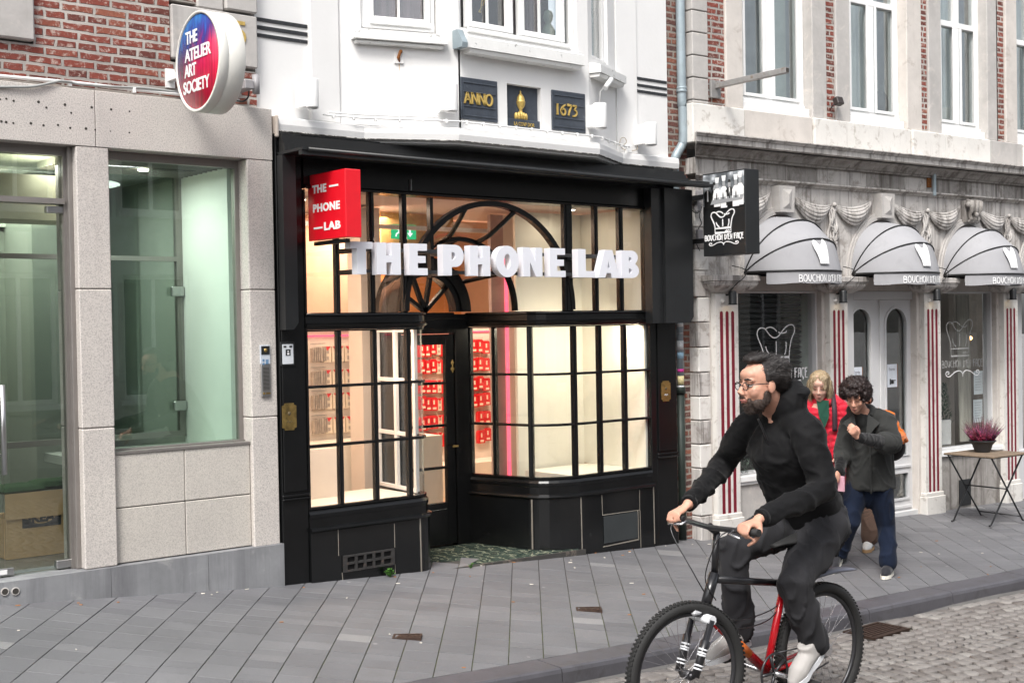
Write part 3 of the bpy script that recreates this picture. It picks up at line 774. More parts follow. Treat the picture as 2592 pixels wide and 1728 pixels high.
# things inside: cardboard carton with green cushions, tables
yB = 8.3
bx0 = wy(3, 40, 1140, yB)[0]; bx1 = bx0+.46; bz = .548
bt = wy(3, 200, 830, yB)[1]; bm_ = wy(3, 200, 983, yB)[1]
M['cardboard'] = simple('brown_cardboard', (.56, .37, .20), .85, var=.08, vs_=12, bmp=.2, bs=60)
M['cardboard_print'] = simple('black_carton_print', (.03, .035, .045), .7)
t2 = thing('cardboard_box', 'open brown cardboard carton with dark oval print behind the glass door', 'box', (bx0+.2, yB, bz))
mb = MB(); z1 = bm_+.0
mb.box(bx0, bx1, yB, yB+.34, bz, z1); mb.build('carton', M['cardboard'], t2)
mb = MB(); mb.box(bx0-.006, bx1+.006, yB-.012, yB-.004, bm_-.004, bt); mb.build('flap', M['cardboard'], t2)
mb = MB(); xa = wy(3, 135, 1000, yB)[0]; xb = wy(3, 372, 1000, yB)[0]; za = wy(3, 250, 1042, yB)[1]; zm = z1+.045
n = 24; E_ = arc((xa+xb)/2, zm, (xb-xa)/2*.93, 180, 360, n, (zm-za)*.82)
P = [(xa, z1-.006), (xa, za), (xb, za), (xb, z1-.006)]+[(x, z) for x, z in reversed(E_) if z < z1-.006]
mb.prism(P, yB-.002, yB+.001)
mb.text('IKEA', ((xa+xb)/2-.003, yB-.001, wy(3, 250, 1010, yB)[1]), size=.078, depth=.002, xs=1.05, bold=.004, align='CENTER')
mb.build('printed_oval', M['cardboard_print'], t2)
M['green_cloth'] = simple('dark_green_cushion_fabric', (.022, .055, .02), .9, var=.25, vs_=15, bmp=.4, bs=200)
def cushion(cx_, cy_, cz_, a, b, h, label, rot):
    mb = MB(Matrix.Translation((cx_, cy_, cz_)) @ Matrix.Rotation(rot, 4, 'Z')); n = 14; V = []; Fs = []
    for s_ in (1, -1):
        for i in range(n+1):
            for j in range(n+1):
                u = i/n*2-1; v = j/n*2-1; e = (1-abs(u)**4)*(1-abs(v)**4); pin = 1-.06*(abs(u*v))
                V.append((u*a*pin, v*b*pin, s_*h*(e**.5)*(1-.12*math.exp(-6*(u*u+v*v)))+.004*noise.noise((u*3, v*3, s_))))
    m_ = (n+1)*(n+1)
    for s_ in range(2):
        for i in range(n):
            for j in range(n):
                q = (s_*m_+i*(n+1)+j, s_*m_+(i+1)*(n+1)+j, s_*m_+(i+1)*(n+1)+j+1, s_*m_+i*(n+1)+j+1); Fs.append(q if s_ == 0 else q[::-1])
    mb.add(V, Fs, True); o = mb.build('cushion', M['green_cloth'], loc=(cx_, cy_, cz_-h)); tag(o, label, 'cushion', 'green cushions on the carton'); return o
cushion(bx0+.12, yB+.16, bt+.012, .15, .17, .028, 'left dark green cushion lying on the cardboard carton', .1)
cushion(bx0+.36, yB+.17, bt+.022, .15, .16, .03, 'right dark green cushion lying on the cardboard carton', -.12)
def table(x, y, w_, d, h, label):
    t3 = thing('side_table', label, 'table', (x, y, .548), group='dark tables inside the empty shop')
    mb = MB(); mb.box(x-w_/2, x+w_/2, y-d/2, y+d/2, .548+h-.03, .548+h, .004); mb.build('table_top', M['dark_wood'], t3)
    for sx in (-1, 1):
        for sy in (-1, 1):
            MB().box(x+sx*(w_/2-.04)-.02, x+sx*(w_/2-.04)+.02, y+sy*(d/2-.04)-.02, y+sy*(d/2-.04)+.02, .548, .548+h-.03).build('leg', M['black_satin'], t3)
table(3.05, 10.0, 1.0, .6, .74, 'dark wooden table standing further left behind the cardboard carton')
table(3.62, 9.2, .6, .5, .48, 'low dark table to the right behind the cardboard carton')

# house number
mb = MB(); mb.text('35', (3.805, 7.534, 3.868), size=.21, depth=.012, xs=.85, bold=.003)
tag(mb.build('house_number', M['gold'], loc=(3.85, 7.53, 3.88)), 'gold house number 35 on the grey corner stone, partly behind the round sign', 'house number')

# round sign: a drum hanging perpendicular to the wall
# its face looks towards -X
xs_face = 3.33; sr = .29
cY = 6.98; zc = wy(1, 1560, 490, cY)[1]
# locate the face plane through the photo: centre of the ellipse
fx_, fz_ = wy(1, 1562, 490, cY)
dep = .168
t = thing('round_sign', 'white drum sign with blue and red disc face and white words', 'shop sign', (fx_+dep/2, 7.5, fz_))
top_ = _ray(1, 1570, 80); bot_ = _ray(1, 1545, 895)
sr = abs((CAMZ+top_.z*(fx_/top_.x))-(CAMZ+bot_.z*(fx_/bot_.x)))/2
fz_ = ((CAMZ+top_.z*(fx_/top_.x))+(CAMZ+bot_.z*(fx_/bot_.x)))/2
mb = MB(); mb.lathe([(sr-.018, .012), (sr-.016, 0), (sr-.003, 0), (sr, .003), (sr, .055), (sr-.003, .058), (sr-.003, .064), (sr, .067), (sr, dep-.003), (sr-.003, dep), (0.001, dep)], (fx_, cY, fz_), 64, 'x')
M['sign_drum'] = simple('off_white_sign_drum', (.74, .73, .68), .4, var=.03, bmp=.05, dirt=((.30, .27, .22), 7, .64, .05, .6))
mb.build('drum', M['sign_drum'], t)
m, nt, out = nodes('blue_to_red_sign_print'); b = principled(nt, out)
g = N(nt, 'ShaderNodeNewGeometry'); sp = N(nt, 'ShaderNodeSeparateXYZ'); L(nt, g.outputs['Position'], sp.inputs[0])
mp = coords(nt, 'World', scale=(1, 3.2, 1.2), rot=(R_(35), 0, 0)); n1 = noise_tex(nt, mp, 2.6, 5, .6, .8)
zz = N(nt, 'ShaderNodeMapRange'); L(nt, sp.outputs[2], zz.inputs[0]); zz.inputs[1].default_value = fz_-sr; zz.inputs[2].default_value = fz_+sr
yy = N(nt, 'ShaderNodeMapRange'); L(nt, sp.outputs[1], yy.inputs[0]); yy.inputs[1].default_value = cY-sr; yy.inputs[2].default_value = cY+sr
s1 = math_n(nt, 'ADD', math_n(nt, 'MULTIPLY', zz.outputs[0], 1.05), math_n(nt, 'MULTIPLY', math_n(nt, 'SUBTRACT', n1.outputs[0], .5), .8))
s1 = math_n(nt, 'ADD', s1, math_n(nt, 'MULTIPLY', math_n(nt, 'SUBTRACT', yy.outputs[0], .5), .35))
c = ramp(nt, s1, [(.15, (.60, .012, .05)), (.48, (.52, .01, .07)), (.60, (.20, .01, .10)), (.74, (.035, .02, .16)), (.88, (.02, .07, .32)), (1, (.03, .16, .45))])
n2 = noise_tex(nt, coords(nt, 'World', scale=(1, 9, .8), rot=(R_(28), 0, 0)), 5, 4, .6); c = mix(nt, 1, c, ramp(nt, n2.outputs[0], [(.35, .75), (.7, 1.35)]), 'MULTIPLY')
L(nt, c, b.inputs['Base Color']); b.inputs['Roughness'].default_value = .25; M['sign_print'] = m
mb = MB(); mb.lathe([(.001, .006), (sr-.020, .006), (sr-.020, .010), (.001, .010)], (fx_, cY, fz_), 64, 'x'); mb.build('face', M['sign_print'], t)
mb = MB()
for s_, x, y, k in (('THE', 1475, 360, .155), ('ATELIER', 1470, 500, .345), ('ART', 1468, 622, .155), ('SOCIETY', 1458, 757, .345)):
    r = _ray(1, x, y); tt = (fx_+.003)/r.x
    mb.text(s_, (fx_+.003, r.y*tt, CAMZ+r.z*tt), ux=(0, -1, 0), size=.103, depth=.003, bold=.0020, spacing=.96, fit=k)
mb.build('lettering', M['white_vinyl'], t)
mb = MB(); mb.box(fx_+.07, fx_+.11, cY+sr-.01, 7.55, fz_-.02, fz_+.02)
mb.box(fx_+.06, fx_+.12, 7.545, 7.56, fz_-.06, fz_+.06); mb.build('bracket', M['white_paint'], t)

# cables and conduit along the fascia
def P1(x, y, Y=7.53): a = wy(1, x, y, Y); return (a[0], Y, a[1])
mb = MB(); mb.tube([P1(-600, 540), P1(0, 605), P1(560, 655), P1(1060, 712), P1(1420, 750), P1(1900, 800)], .011, 8)
t3 = mb.build('conduit', M['plaster'], loc=P1(560, 655)); tag(t3, 'straight white conduit pipe clipped above the granite fascia', 'conduit')
for x, y in ((550, 665), (1060, 718)):
    a = P1(x, y); MB().box(a[0]-.01, a[0]+.01, 7.51, 7.55, a[2]-.018, a[2]+.016, .002).build('clip', M['white_paint'], t3)
mb = MB(); mb.tube(smooth_path([P1(-300, 700, 7.5), P1(0, 692, 7.49), P1(250, 688, 7.485), P1(400, 660, 7.49), P1(480, 645, 7.5), P1(560, 652, 7.51), P1(620, 668, 7.515), P1(900, 690, 7.52), P1(1150, 700, 7.52), P1(1420, 735, 7.53)], 5), .008, 6)
tag(mb.build('cable', simple('grey_cable', (.34, .35, .34), .5), loc=P1(480, 645)), 'loose grey cable sagging over the white conduit', 'cable')
# grey sensor and cable behind the sign
t = thing('floodlight', 'small grey twin wall lamp on a box, at the corner beside the round sign', 'wall lamp', P1(2020, 690, 7.45))
M['grey_plastic'] = simple('grey_plastic', (.30, .29, .30), .5)
a = P1(2030, 620, 7.38); b2 = P1(2030, 745, 7.38)
MB().cyl((a[0], 7.38, b2[2]), (a[0], 7.38, a[2]+.02), .024, 16).build('lamp_body', M['grey_plastic'], t)
mb = MB(); c1 = P1(1945, 680, 7.42); mb.box(c1[0]-.03, c1[0]+.035, 7.36, 7.54, c1[2]-.03, c1[2]+.03, .006); mb.box(c1[0]+.03, a[0], 7.37, 7.39, c1[2]-.006, c1[2]+.006); mb.build('junction_box', M['grey_plastic'], t)
MB().tube(smooth_path([P1(1975, 700, 7.44), P1(1970, 770, 7.46), P1(1930, 805, 7.5), P1(1880, 800, 7.52)], 5), .006, 6).build('cable', M['black_satin'], t)
# intercom
ia, ib = wy(3, 1590, 55, 7.5), wy(3, 1650, 248, 7.5); ja, jb = wy(2, 1873, 1493, 7.5), (0, wy(3, 1620, 50, 7.5)[1])
t = thing('intercom', 'steel intercom panel with speaker slots under a small printed plate, on granite pillar', 'intercom', (4.05, 7.5, 1.65))
mb = MB(); mb.box(ia[0], ib[0], 7.485, 7.501, ib[1], ia[1], .003); pl = mb.build('speaker_panel', M['steel'], t)
mb = MB()
for k in range(17):
    z = ia[1]-.02-k*(ia[1]-ib[1]-.06)/17; mb.box(ia[0]+.012, ib[0]-.012, 7.482, 7.4856, z-.003, z+.001)
mb.build('slots', M['joint'], pl)
mb = MB(); mb.cyl((ia[0]+.015, 7.478, ib[1]+.022), (ia[0]+.015, 7.486, ib[1]+.022), .007, 12); mb.box(ia[0]+.03, ib[0]-.006, 7.481, 7.486, ib[1]+.017, ib[1]+.028); mb.build('call_button', M['brass'], pl)
mb = MB(); mb.box(ia[0]-.004, ib[0]+.002, 7.488, 7.501, jb[1]-.002, ja[1], .003); pl = mb.build('camera_plate', simple('pale_blue_grey_plate', (.50, .54, .60), .4), t)
mb = MB(); zc_ = ja[1]; mb.box(ia[0]+.002, ib[0]-.004, 7.484, 7.4886, zc_-.062, zc_-.006, .003); mb.build('camera_window', M['black_satin'], pl)
mb = MB(); mb.lathe([(.001, -.004), (.012, -.002), (.014, .002)], ((ia[0]+ib[0])/2, 7.484, zc_-.034), 16, 'y'); mb.build('camera_lens', M['brass'], pl)
mb = MB()
for (dx, dz, w_, h_) in ((.010, .10, .014, .016), (.010, .125, .014, .016), (.034, .11, .02, .03), (.01, .15, .014, .012), (.034, .15, .02, .006)):
    mb.box(ia[0]+dx, ia[0]+dx+w_, 7.4865, 7.4886, zc_-dz-h_/2, zc_-dz+h_/2)
mb.build('printed_icons', simple('blue_print', (.12, .22, .35), .6), pl)
# =================================================================== PHONE SHOP
BP, BT = M['black_paint'], M['black_tile']
S = thing('bay_fronted_shop_building', 'white plastered building with bay above black timber shopfront and recessed corner entrance', 'building', (6.0, 7.5, .2))
# plan paths of the two display bays (travel so that the street is on the right-hand side)
LP = [(4.352, 7.5), (5.25, 7.5)]+[(5.25+.15*math.sin(R_(a)), 7.65-.15*math.cos(R_(a))) for a in (15, 30, 45, 60, 75, 90)]+[(5.47, 8.28)]
RP = [(6.33, 8.28), (6.50, 7.70), (6.535, 7.635), (6.59, 7.585), (6.66, 7.545), (6.74, 7.515), (6.83, 7.5), (7.665, 7.5)]
ZS, ZT, ZU0, ZU1 = .765, 1.99, 2.10, 2.935       # sill, transom bottom, upper glass bottom, upper glass top
FLOORZ = .21
# pilasters at both ends
def pilaster(x0, x1, name='pilaster', sgn=1):
    mb = MB(); g = ground_z((x0+x1)/2, 7.5)-.1
    mb.box(x0, x1, 7.49, 7.9, g, 3.30, .004)
    mb.box(x0+.012, x1-.012, 7.478, 7.492, .90, 3.0, .004)
    mb.box(x0-.002, x1+.004, 7.474, 7.492, .865, .885, .004); mb.box(x0-.002, x1+.004, 7.470, 7.492, .845, .860, .004)
    return mb.build(name, BP, S)
pilaster(4.150, 4.350); pilaster(7.735, 7.985)
MB().box(7.668, 7.733, 7.487, 7.85, .06, 2.935, .006).build('window_post', BP, S)
# tall black casings beside the awning
cz0 = wy(6, 190, 1425, 7.40)[1]
mb = MB(); xl0 = wy(6, 45, 50, 7.40)[0]+.06; xl1 = wy(6, 212, 60, 7.40)[0]
mb.prism([(xl0, cz0), (xl1-.035, cz0), (xl1, cz0+.045), (xl1, 3.145), (xl0, 3.145)], 7.40, 7.477); mb.build('side_casing', M['black_satin'], S)
zr0 = wy(7, 1700, 1370, 7.36)[1]; xr0 = wy(7, 1490, 500, 7.36)[0]; xr1 = wy(7, 1795, 500, 7.36)[0]
mb = MB(); mb.prism([(xr0+.13, zr0), (xr1-.04, zr0), (xr1, zr0+.05), (xr1, 3.12), (xr0+.13, 3.12)], 7.36, 7.474); mb.prism([(xr0, zr0), (xr0+.127, zr0), (xr0+.127, 3.115), (xr0, 3.115)], 7.39, 7.474)
mb.build('side_casing', M['black_satin'], S)
# head: black fascia, awning housing rail, stepped moulding, soffit
mb = MB(); mb.box(4.352, 7.733, 7.475, 7.62, ZU1+.006, 3.30); mb.build('fascia', BP, S)
mb = MB(); mb.profile([(4.354, 7.475), (7.664, 7.475)], [(0, 2.943), (.012, 2.943), (.016, 2.955), (.006, 2.967), (0, 2.967)]); mb.build('fascia_moulding', BP, S)
mb = MB(); mb.box(4.16, 8.06, 7.15, 7.474, 3.150, 3.168); mb.tube([(4.20, 7.15, 3.155), (8.24, 7.15, 3.135)], .014, 10)
mb.box(4.16, 8.06, 7.16, 7.20, 3.12, 3.149)
mb.build('awning_rail', M['black_satin'], S)
# entablature following the bay
BAYC = [(4.17, 7.5), (4.86, 7.5), (5.47, 7.21), (6.85, 7.21), (7.41, 7.52), (8.085, 7.52)]
mb = MB(); mb.box(4.17, 8.07, 7.40, 7.474, 3.170, 3.225); mb.box(4.17, 8.07, 7.42, 7.474, 3.225, 3.250); mb.box(4.172, 8.068, 7.44, 7.474, 3.250, 3.284)
mb.prism([BAYC[0], BAYC[1], BAYC[2], BAYC[3], BAYC[4], BAYC[5], (8.08, 7.6), (4.17, 7.6)], 3.171, 3.285, 'z') if 0 else None
inner = [(p[0], p[1]+.05) for p in BAYC]
mb.build('entablature', simple('dark_moulding_paint', (.012, .012, .012), .5, var=.3, dirt=((.05, .05, .05), 3, .55, .15, .5)), S)
mb = MB(); mb.prism(inner+[(8.08, 7.75), (4.17, 7.75)], 3.286, 3.2935, 'z'); mb.build('soffit', simple('grey_white_soffit', (.42, .42, .41), .8, var=.1, dirt=((.2, .2, .2), 3, .55, .15, .5)), S)
mb = MB()
CP = []
for i in range(len(BAYC)-1):
    for k in range(8): CP.append((BAYC[i][0]+(BAYC[i+1][0]-BAYC[i][0])*k/8, BAYC[i][1]+(BAYC[i+1][1]-BAYC[i][1])*k/8))
CP.append(BAYC[-1])
mb.profile(CP, [(-.12, 3.294), (-.028, 3.294), (-.02, 3.306), (-.02, 3.313), (0, 3.320), (.006, 3.36), (0, 3.402), (-.02, 3.412), (-.2, 3.43)])
mb.build('cornice', M['plaster'], S)
mb = MB(); mb.profile(CP, [(-.025, 3.3135), (.003, 3.3135), (.003, 3.3185), (-.025, 3.3185)]); mb.build('weathered_drip_edge', simple('peeling_lead', (.10, .095, .09), .8, dirt=((.6, .58, .55), 25, .5, .06, .9)), S)
mb = MB(); mb.box(4.15, 4.172, 7.47, 7.7, 3.27, 3.415, .006); mb.build('cornice_end', simple('stained_plaster', (.55, .48, .42), .9, var=.15), S)

# ---- upper white wall and bay
WY = 7.58
BAY = [(4.70, WY), (5.42, 7.325), (6.80, 7.325), (7.20, WY)]
x_a = wy(4, 462, 300, WY)[0]; x_b = wy(4, 702, 300, WY)[0]
BAY[0] = (x_b, WY)
x_c = wy(4, 1712, 500, 7.325)[0]; x_d = wy(5, 1140, 500, 7.325)[0]; x_e = wy(5, 1370, 900, WY)[0]
BAY[1] = (x_c, 7.325); BAY[2] = (x_d, 7.325); BAY[3] = (x_e, WY)
mb = MB()
mb.box(4.075, x_a, WY+.02, WY+.3, 3.42, 8.2)
mb.box(x_a, x_b, WY-.02, WY+.3, 3.42, 8.2, .006)
mb.build('upper_wall', M['plaster'], S); mb = MB()
mb.box(x_e+.001, wy(5, 1530, 400, WY)[0], WY-.012, WY+.3, 3.42, 8.2); xm = wy(5, 1530, 400, WY)[0]; mb.box(xm+.001, 8.02, WY+.004, WY+.3, 3.42, 8.2)
mb.build('upper_wall', M['plaster'], S)
# grooves: three black bands in the wall on either side of the bay
M['groove'] = simple('black_groove_paint', (.02, .022, .026), .7, var=.4, vs_=60, dirt=((.25, .25, .25), 60, .62, .06, .6))
mb = MB()
for ya, yb in ((150, 178), (215, 245), (281, 308)):
    za = wy(4, 66, ya, WY+.018)[1]; zb_ = wy(4, 66, yb, WY+.018)[1]; mb.box(4.078, x_a-.002, WY+.012, WY+.022, zb_, za)
mb.build('black_band', M['groove'], S)
mb = MB()
for ya, yb in ((636, 657), (692, 712), (741, 763)):
    za = wy(5, 1540, ya, WY+.002)[1]; zb_ = wy(5, 1540, yb, WY+.002)[1]; mb.box(xm+.01, wy(5, 1788, 690, WY)[0], WY-.003, WY+.006, zb_, za)
mb.build('black_band', M['groove'], S)
# bay walls with window openings: built facet by facet in local frames
def facet_mat(a, b):
    d = Vector((b[0]-a[0], b[1]-a[1], 0)); l = d.length; ang = math.atan2(d.y, d.x)
    return Matrix.Translation((a[0], a[1], 0)) @ Matrix.Rotation(ang, 4, 'Z'), l, ang
def on_facet(reg, x, y, a, b, off=0.0):
    d = Vector((b[0]-a[0], b[1]-a[1], 0)).normalized(); n = Vector((d.y, -d.x, 0)); o = Vector((a[0], a[1], 0))+n*off
    r = _ray(reg, x, y); t = o.dot(n)/r.dot(n); p = r*t
    return ((p-o).dot(d), CAMZ+p.z)
M['curtain'] = simple('mauve_net_curtain', (.20, .14, .15), .9, var=.35, vs_=3, bmp=.2, coord='World', aniso=(14, 14, .6))
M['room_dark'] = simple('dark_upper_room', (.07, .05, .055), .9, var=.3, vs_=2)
wm, wl, _a = facet_mat(BAY[0], BAY[1])
f1 = lambda x, y, o=0.0: on_facet(4, x, y, BAY[0], BAY[1], o)
f2 = lambda x, y, o=0.0: on_facet(5, x, y, BAY[1], BAY[2], o)
f3 = lambda x, y, o=0.0: on_facet(5, x, y, BAY[2], BAY[3], o)
def wall_with_hole(mb, l, u0, u1, z0, th=.22, top=8.2, zb_=3.42):
    mb.box(0, u0, 0, th, zb_, top); mb.box(u1, l, 0, th, zb_, top); mb.box(u0, u1, 0, th, zb_, z0)
# left facet
u0 = f1(890, 100)[0]; u1 = f1(1528, 100)[0]; z0 = f1(1200, 258)[1]
mb = MB(wm); wall_with_hole(mb, wl, u0, u1, z0); mb.build('bay_wall', M['plaster'], S)
def window(mat_, u0, u1, z0, z1, parts, name='window', fw=.045, glassm='glass_window', setback=.03, mids=(), rail=None, lip=True):
    """timber window in a local frame (u along the wall, y inwards)"""
    mb = MB(mat_); s_ = setback
    mb.box(u0, u0+fw, s_, s_+.07, z0, z1, .003); mb.box(u1-fw, u1, s_, s_+.07, z0, z1, .003); mb.box(u0+fw, u1-fw, s_, s_+.07, z0, z0+fw*.8, .003); mb.box(u0+fw, u1-fw, s_, s_+.07, z1-fw, z1, .003)
    if lip: mb.box(u0+.01, u1-.01, s_-.025, s_, z0+.002, z0+.02, .004)
    for a, wd in mids: mb.box(a-wd/2, a+wd/2, s_-.008, s_+.06, z0+fw*.8, z1-fw, .004)
    for z in (rail or ()): mb.box(u0+fw, u1-fw, s_-.010, s_+.062, z-.03, z+.03, .004)
    wn = mb.build(name, M['white_paint'], parts)
    return wn, MB(mat_).box(u0+fw, u1-fw, s_+.03, s_+.036, z0+fw*.8, z1-fw).build('pane', M[glassm], wn)
zi0 = f1(1200, 222, -.03)[1]
wn, _ = window(wm, u0+.01, u1-.01, z0+.01, 5.6, S, fw=.06, setback=.04)
gl0 = f1(988, 80, -.05)[0]; gl1 = f1(1415, 80, -.05)[0]; zg = f1(1200, 157, -.05)[1]
mb = MB(wm); mb.box(gl0-.035, gl0, .015, .065, zg-.035, 5.5, .004); mb.box(gl1, gl1+.035, .015, .065, zg-.035, 5.5, .004); mb.box(gl0, gl1, .015, .065, zg-.035, zg, .004)
mb.box((gl0+gl1)/2-.007, (gl0+gl1)/2+.007, .04, .062, zg, 5.5)
mb.box(gl0-.05, gl1+.05, -.005, .012, zg-.06, zg-.035, .004); mb.build('sash', M['white_paint'], wn)
MB(wm).box(gl0, gl1, .09, .10, zg, 5.5).build('curtain', M['curtain'], wn)
s0, s1 = f1(832, 330, .06), f1(1605, 330, .06)
mb = MB(wm); za, zb_ = f1(1605, 282, .06)[1], f1(1605, 372, .06)[1]
mb.prism([(-.075, zb_), (-.075, za-.012), (-.02, za), (0.0, za), (0.0, zb_), (-.05, zb_-.002), (-.052, zb_-.012), (-.04, zb_-.03), (0, zb_-.03), (0, zb_-.032), (-.045, zb_-.034)][:6], s0[0], s1[0], 'x')
mb.box(s0[0]+.02, s1[0]-.02, -.05, 0, zb_-.028, zb_-.006, .004)
mb.build('window_sill', M['peeling'], S)
# rusty fitting under the sill
fz0 = f1(1215, 430, .02); fz1 = f1(1215, 505, .02)
mb = MB(wm); mb.box(fz1[0]-.035, fz1[0]+.03, -.014, 0, f1(1215, 528)[1], f1(1215, 440)[1]); mb.build('patch_plate', M['plaster'], S)
M['rust'] = simple('rust', (.20, .07, .015), .9, var=.5, vs_=60, bmp=.5)
mb = MB(wm); mb.tube([(fz0[0], -.03, fz0[1]), (fz0[0]-.012, -.022, fz1[1]+.02), (fz0[0], -.012, fz1[1]-.008)], [.010, .012, .004], 8); mb.sphere((fz0[0]+.004, -.03, fz0[1]), .014, 8, 6); mb.build('rusty_stub', M['rust'], S)
mb = MB(wm); mb.prism([(fz0[0]-.003, fz1[1]-.01), (fz0[0]+.004, fz1[1]-.01), (fz0[0]+.003, fz1[1]-.055), (fz0[0], fz1[1]-.07)], -.0012, .001); mb.build('rust_streak', simple('rust_stain', (.62, .44, .26), .9, var=.2, vs_=60), S)
# front facet
wm2, wl2, _a = facet_mat(BAY[1], BAY[2])
u0 = f2(60, 100)[0]; u1 = f2(1045, 200)[0]; z0 = f2(500, 345)[1]+.012
PLQ = [((80, 635), (390, 1018)), ((468, 685), (760, 1065)), ((834, 742), (1116, 1105))]
mb = MB(wm2)
hx0, hx1 = f2(470, 900)[0], f2(752, 900)[0]; hz0, hz1 = f2(470, 1040)[1], f2(470, 690)[1]
mb.box(0, u0, 0, .22, 3.42, 8.2); mb.box(u1, wl2, 0, .22, 3.42, 8.2)
mb.box(u0, hx0, 0, .22, 3.42, z0); mb.box(hx1, u1, 0, .22, 3.42, z0); mb.box(hx0, hx1, 0, .22, 3.42, hz0); mb.box(hx0, hx1, 0, .22, hz1, z0); mb.box(hx0-.01, hx1+.01, .06, .2, hz0-.01, hz1+.01)
mb.build('bay_wall', M['plaster'], S)
zsb = z0+.012
mb = MB(wm2); F_ = .05
wn, _ = window(wm2, u0+.004, u1-.004, z0+.002, 5.6, S, fw=.05, setback=.035)
gA0, gA1 = f2(142, 100, -.06)[0], f2(440, 150, -.06)[0]; gB0, gB1 = f2(574, 200, -.06)[0], f2(870, 250, -.06)[0]
zgl = f2(300, 215, -.06)[1]
for k, (a, b_) in enumerate(((gA0, gA1), (gB0, gB1))):
    mb = MB(wm2); mb.box(a-.045, a, .0, .06, zgl-.045, 5.5, .005); mb.box(b_, b_+.045, .0, .06, zgl-.045, 5.5, .005); mb.box(a, b_, .0, .06, zgl-.045, zgl, .005)
    mb.box((a+b_)/2-.006, (a+b_)/2+.006, .035, .058, zgl, 5.5); mb.box(a, b_, .035, .058, zgl+.33, zgl+.342)
    mb.build('casement', M['white_paint'], wn)
mb = MB(wm2); mb.box(gA0-.06, gB1+.09, -.02, -.001, zgl-.085, zgl-.055, .005); mb.build('drip_board', M['white_paint'], wn)
mb = MB(wm2); n = 26; cv = []
for i in range(n+1):
    u = gB0+(gB1-gB0)*i/n*.75; cv.append((u, .17+.012*math.sin(i*1.9)+.006*math.sin(i*4.1)))
for a, b_ in zip(cv, cv[1:]): mb.add([(a[0], a[1], zgl-.02), (b_[0], b_[1], zgl-.02), (b_[0], b_[1], 5.5), (a[0], a[1], 5.5)], [(0, 1, 2, 3)], True)
mb.build('curtain', M['curtain'], wn)
mb = MB(wm2); xx = f2(810, 240, -.16)[0]; zz = zgl
mb.lathe([(.045, 0), (.05, .02), (.055, .08), (.035, .12), (.02, .14), (.034, .165), (.040, .20), (.030, .235), (.001, .25)], (xx, .16, zz-.01), 16)
o = mb.build('head_ornament', simple('greenish_plaster_bust', (.22, .27, .22), .8), loc=wm2 @ Vector((xx, .16, zz))); tag(o, 'pale green head shaped ornament standing inside the white bay window', 'ornament')
mb = MB(wm2); xx, zz = f2(250, 40, -.1)
mb.stroke(bez((-.02, -.05), (.01, -.02), (-.015, .01), (.01, .03), 8)+bez((.01, .03), (.03, .05), (.02, .09), (0, .12), 6), (xx, .09, zz), (1, 0, 0), (0, 0, 1), .006, .004)
mb.stroke([(.012, -.01), (.03, .035), (.0, .03)], (xx, .09, zz), (1, 0, 0), (0, 0, 1), .006, .004); mb.stroke([(-.022, -.045), (-.028, -.06), (-.008, -.062), (-.01, -.05)], (xx, .09, zz), (1, 0, 0), (0, 0, 1), .005, .004)
mb.build('window_ornament', M['gold'], wn)
s0, s1 = f2(105, 330, .10), f2(1112, 500, .10)
za, zb_ = f2(1112, 440, .10)[1], f2(1112, 545, .10)[1]
mb = MB(wm2)
mb.prism([(-.105, zb_), (-.105, za-.02), (-.03, za+.01), (0, za+.012), (0, zb_)], s0[0]+.03, s1[0], 'x'); mb.prism([(-.085, zb_-.03), (-.095, zb_-.003), (0, zb_-.003), (0, zb_-.03)], s0[0]+.07, s1[0]-.03, 'x')
mb.build('window_sill', M['peeling'], S)
mb = MB(wm2); mb.prism([(-.112, zb_-.004), (-.118, zb_+.03), (-.06, za+.03), (0, za+.03), (0, zb_-.004)], s0[0]-.02, s0[0]+.03, 'x'); mb.build('lead_corner', M['zinc'], S)
# right facet, seen edge on
wm3, wl3, _a = facet_mat(BAY[2], BAY[3])
mb = MB(wm3); u0, u1 = wl3*.14, wl3*.72; z3 = f3(1160, 470)[1]
mb.box(0, u0, 0, .2, 3.42, 8.2); mb.box(u1, wl3, 0, .2, 3.42, 8.2); mb.box(u0, u1, 0, .2, 3.42, z3); mb.build('bay_wall', M['plaster'], S)
window(wm3, u0+.002, u1-.002, z3+.002, 5.6, S, fw=.035, setback=.03)
za, zb_ = f3(1190, 490, .09)[1], f3(1190, 575, .09)[1]
mb = MB(wm3); mb.prism([(-.1, zb_), (-.1, za-.02), (-.03, za), (0, za), (0, zb_)], .015, wl3*.98, 'x'); mb.prism([(-.08, zb_-.03), (-.09, zb_-.003), (0, zb_-.003), (0, zb_-.03)], .03, wl3*.95, 'x'); mb.build('window_sill', M['peeling'], S)
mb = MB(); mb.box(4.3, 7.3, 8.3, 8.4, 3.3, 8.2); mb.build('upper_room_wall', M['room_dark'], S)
mb = MB(); mb.box(4.1, 8.0, 7.5, 11.5, 5.8, 8.2); mb.build('upper_ceiling', M['room_dark'], S)

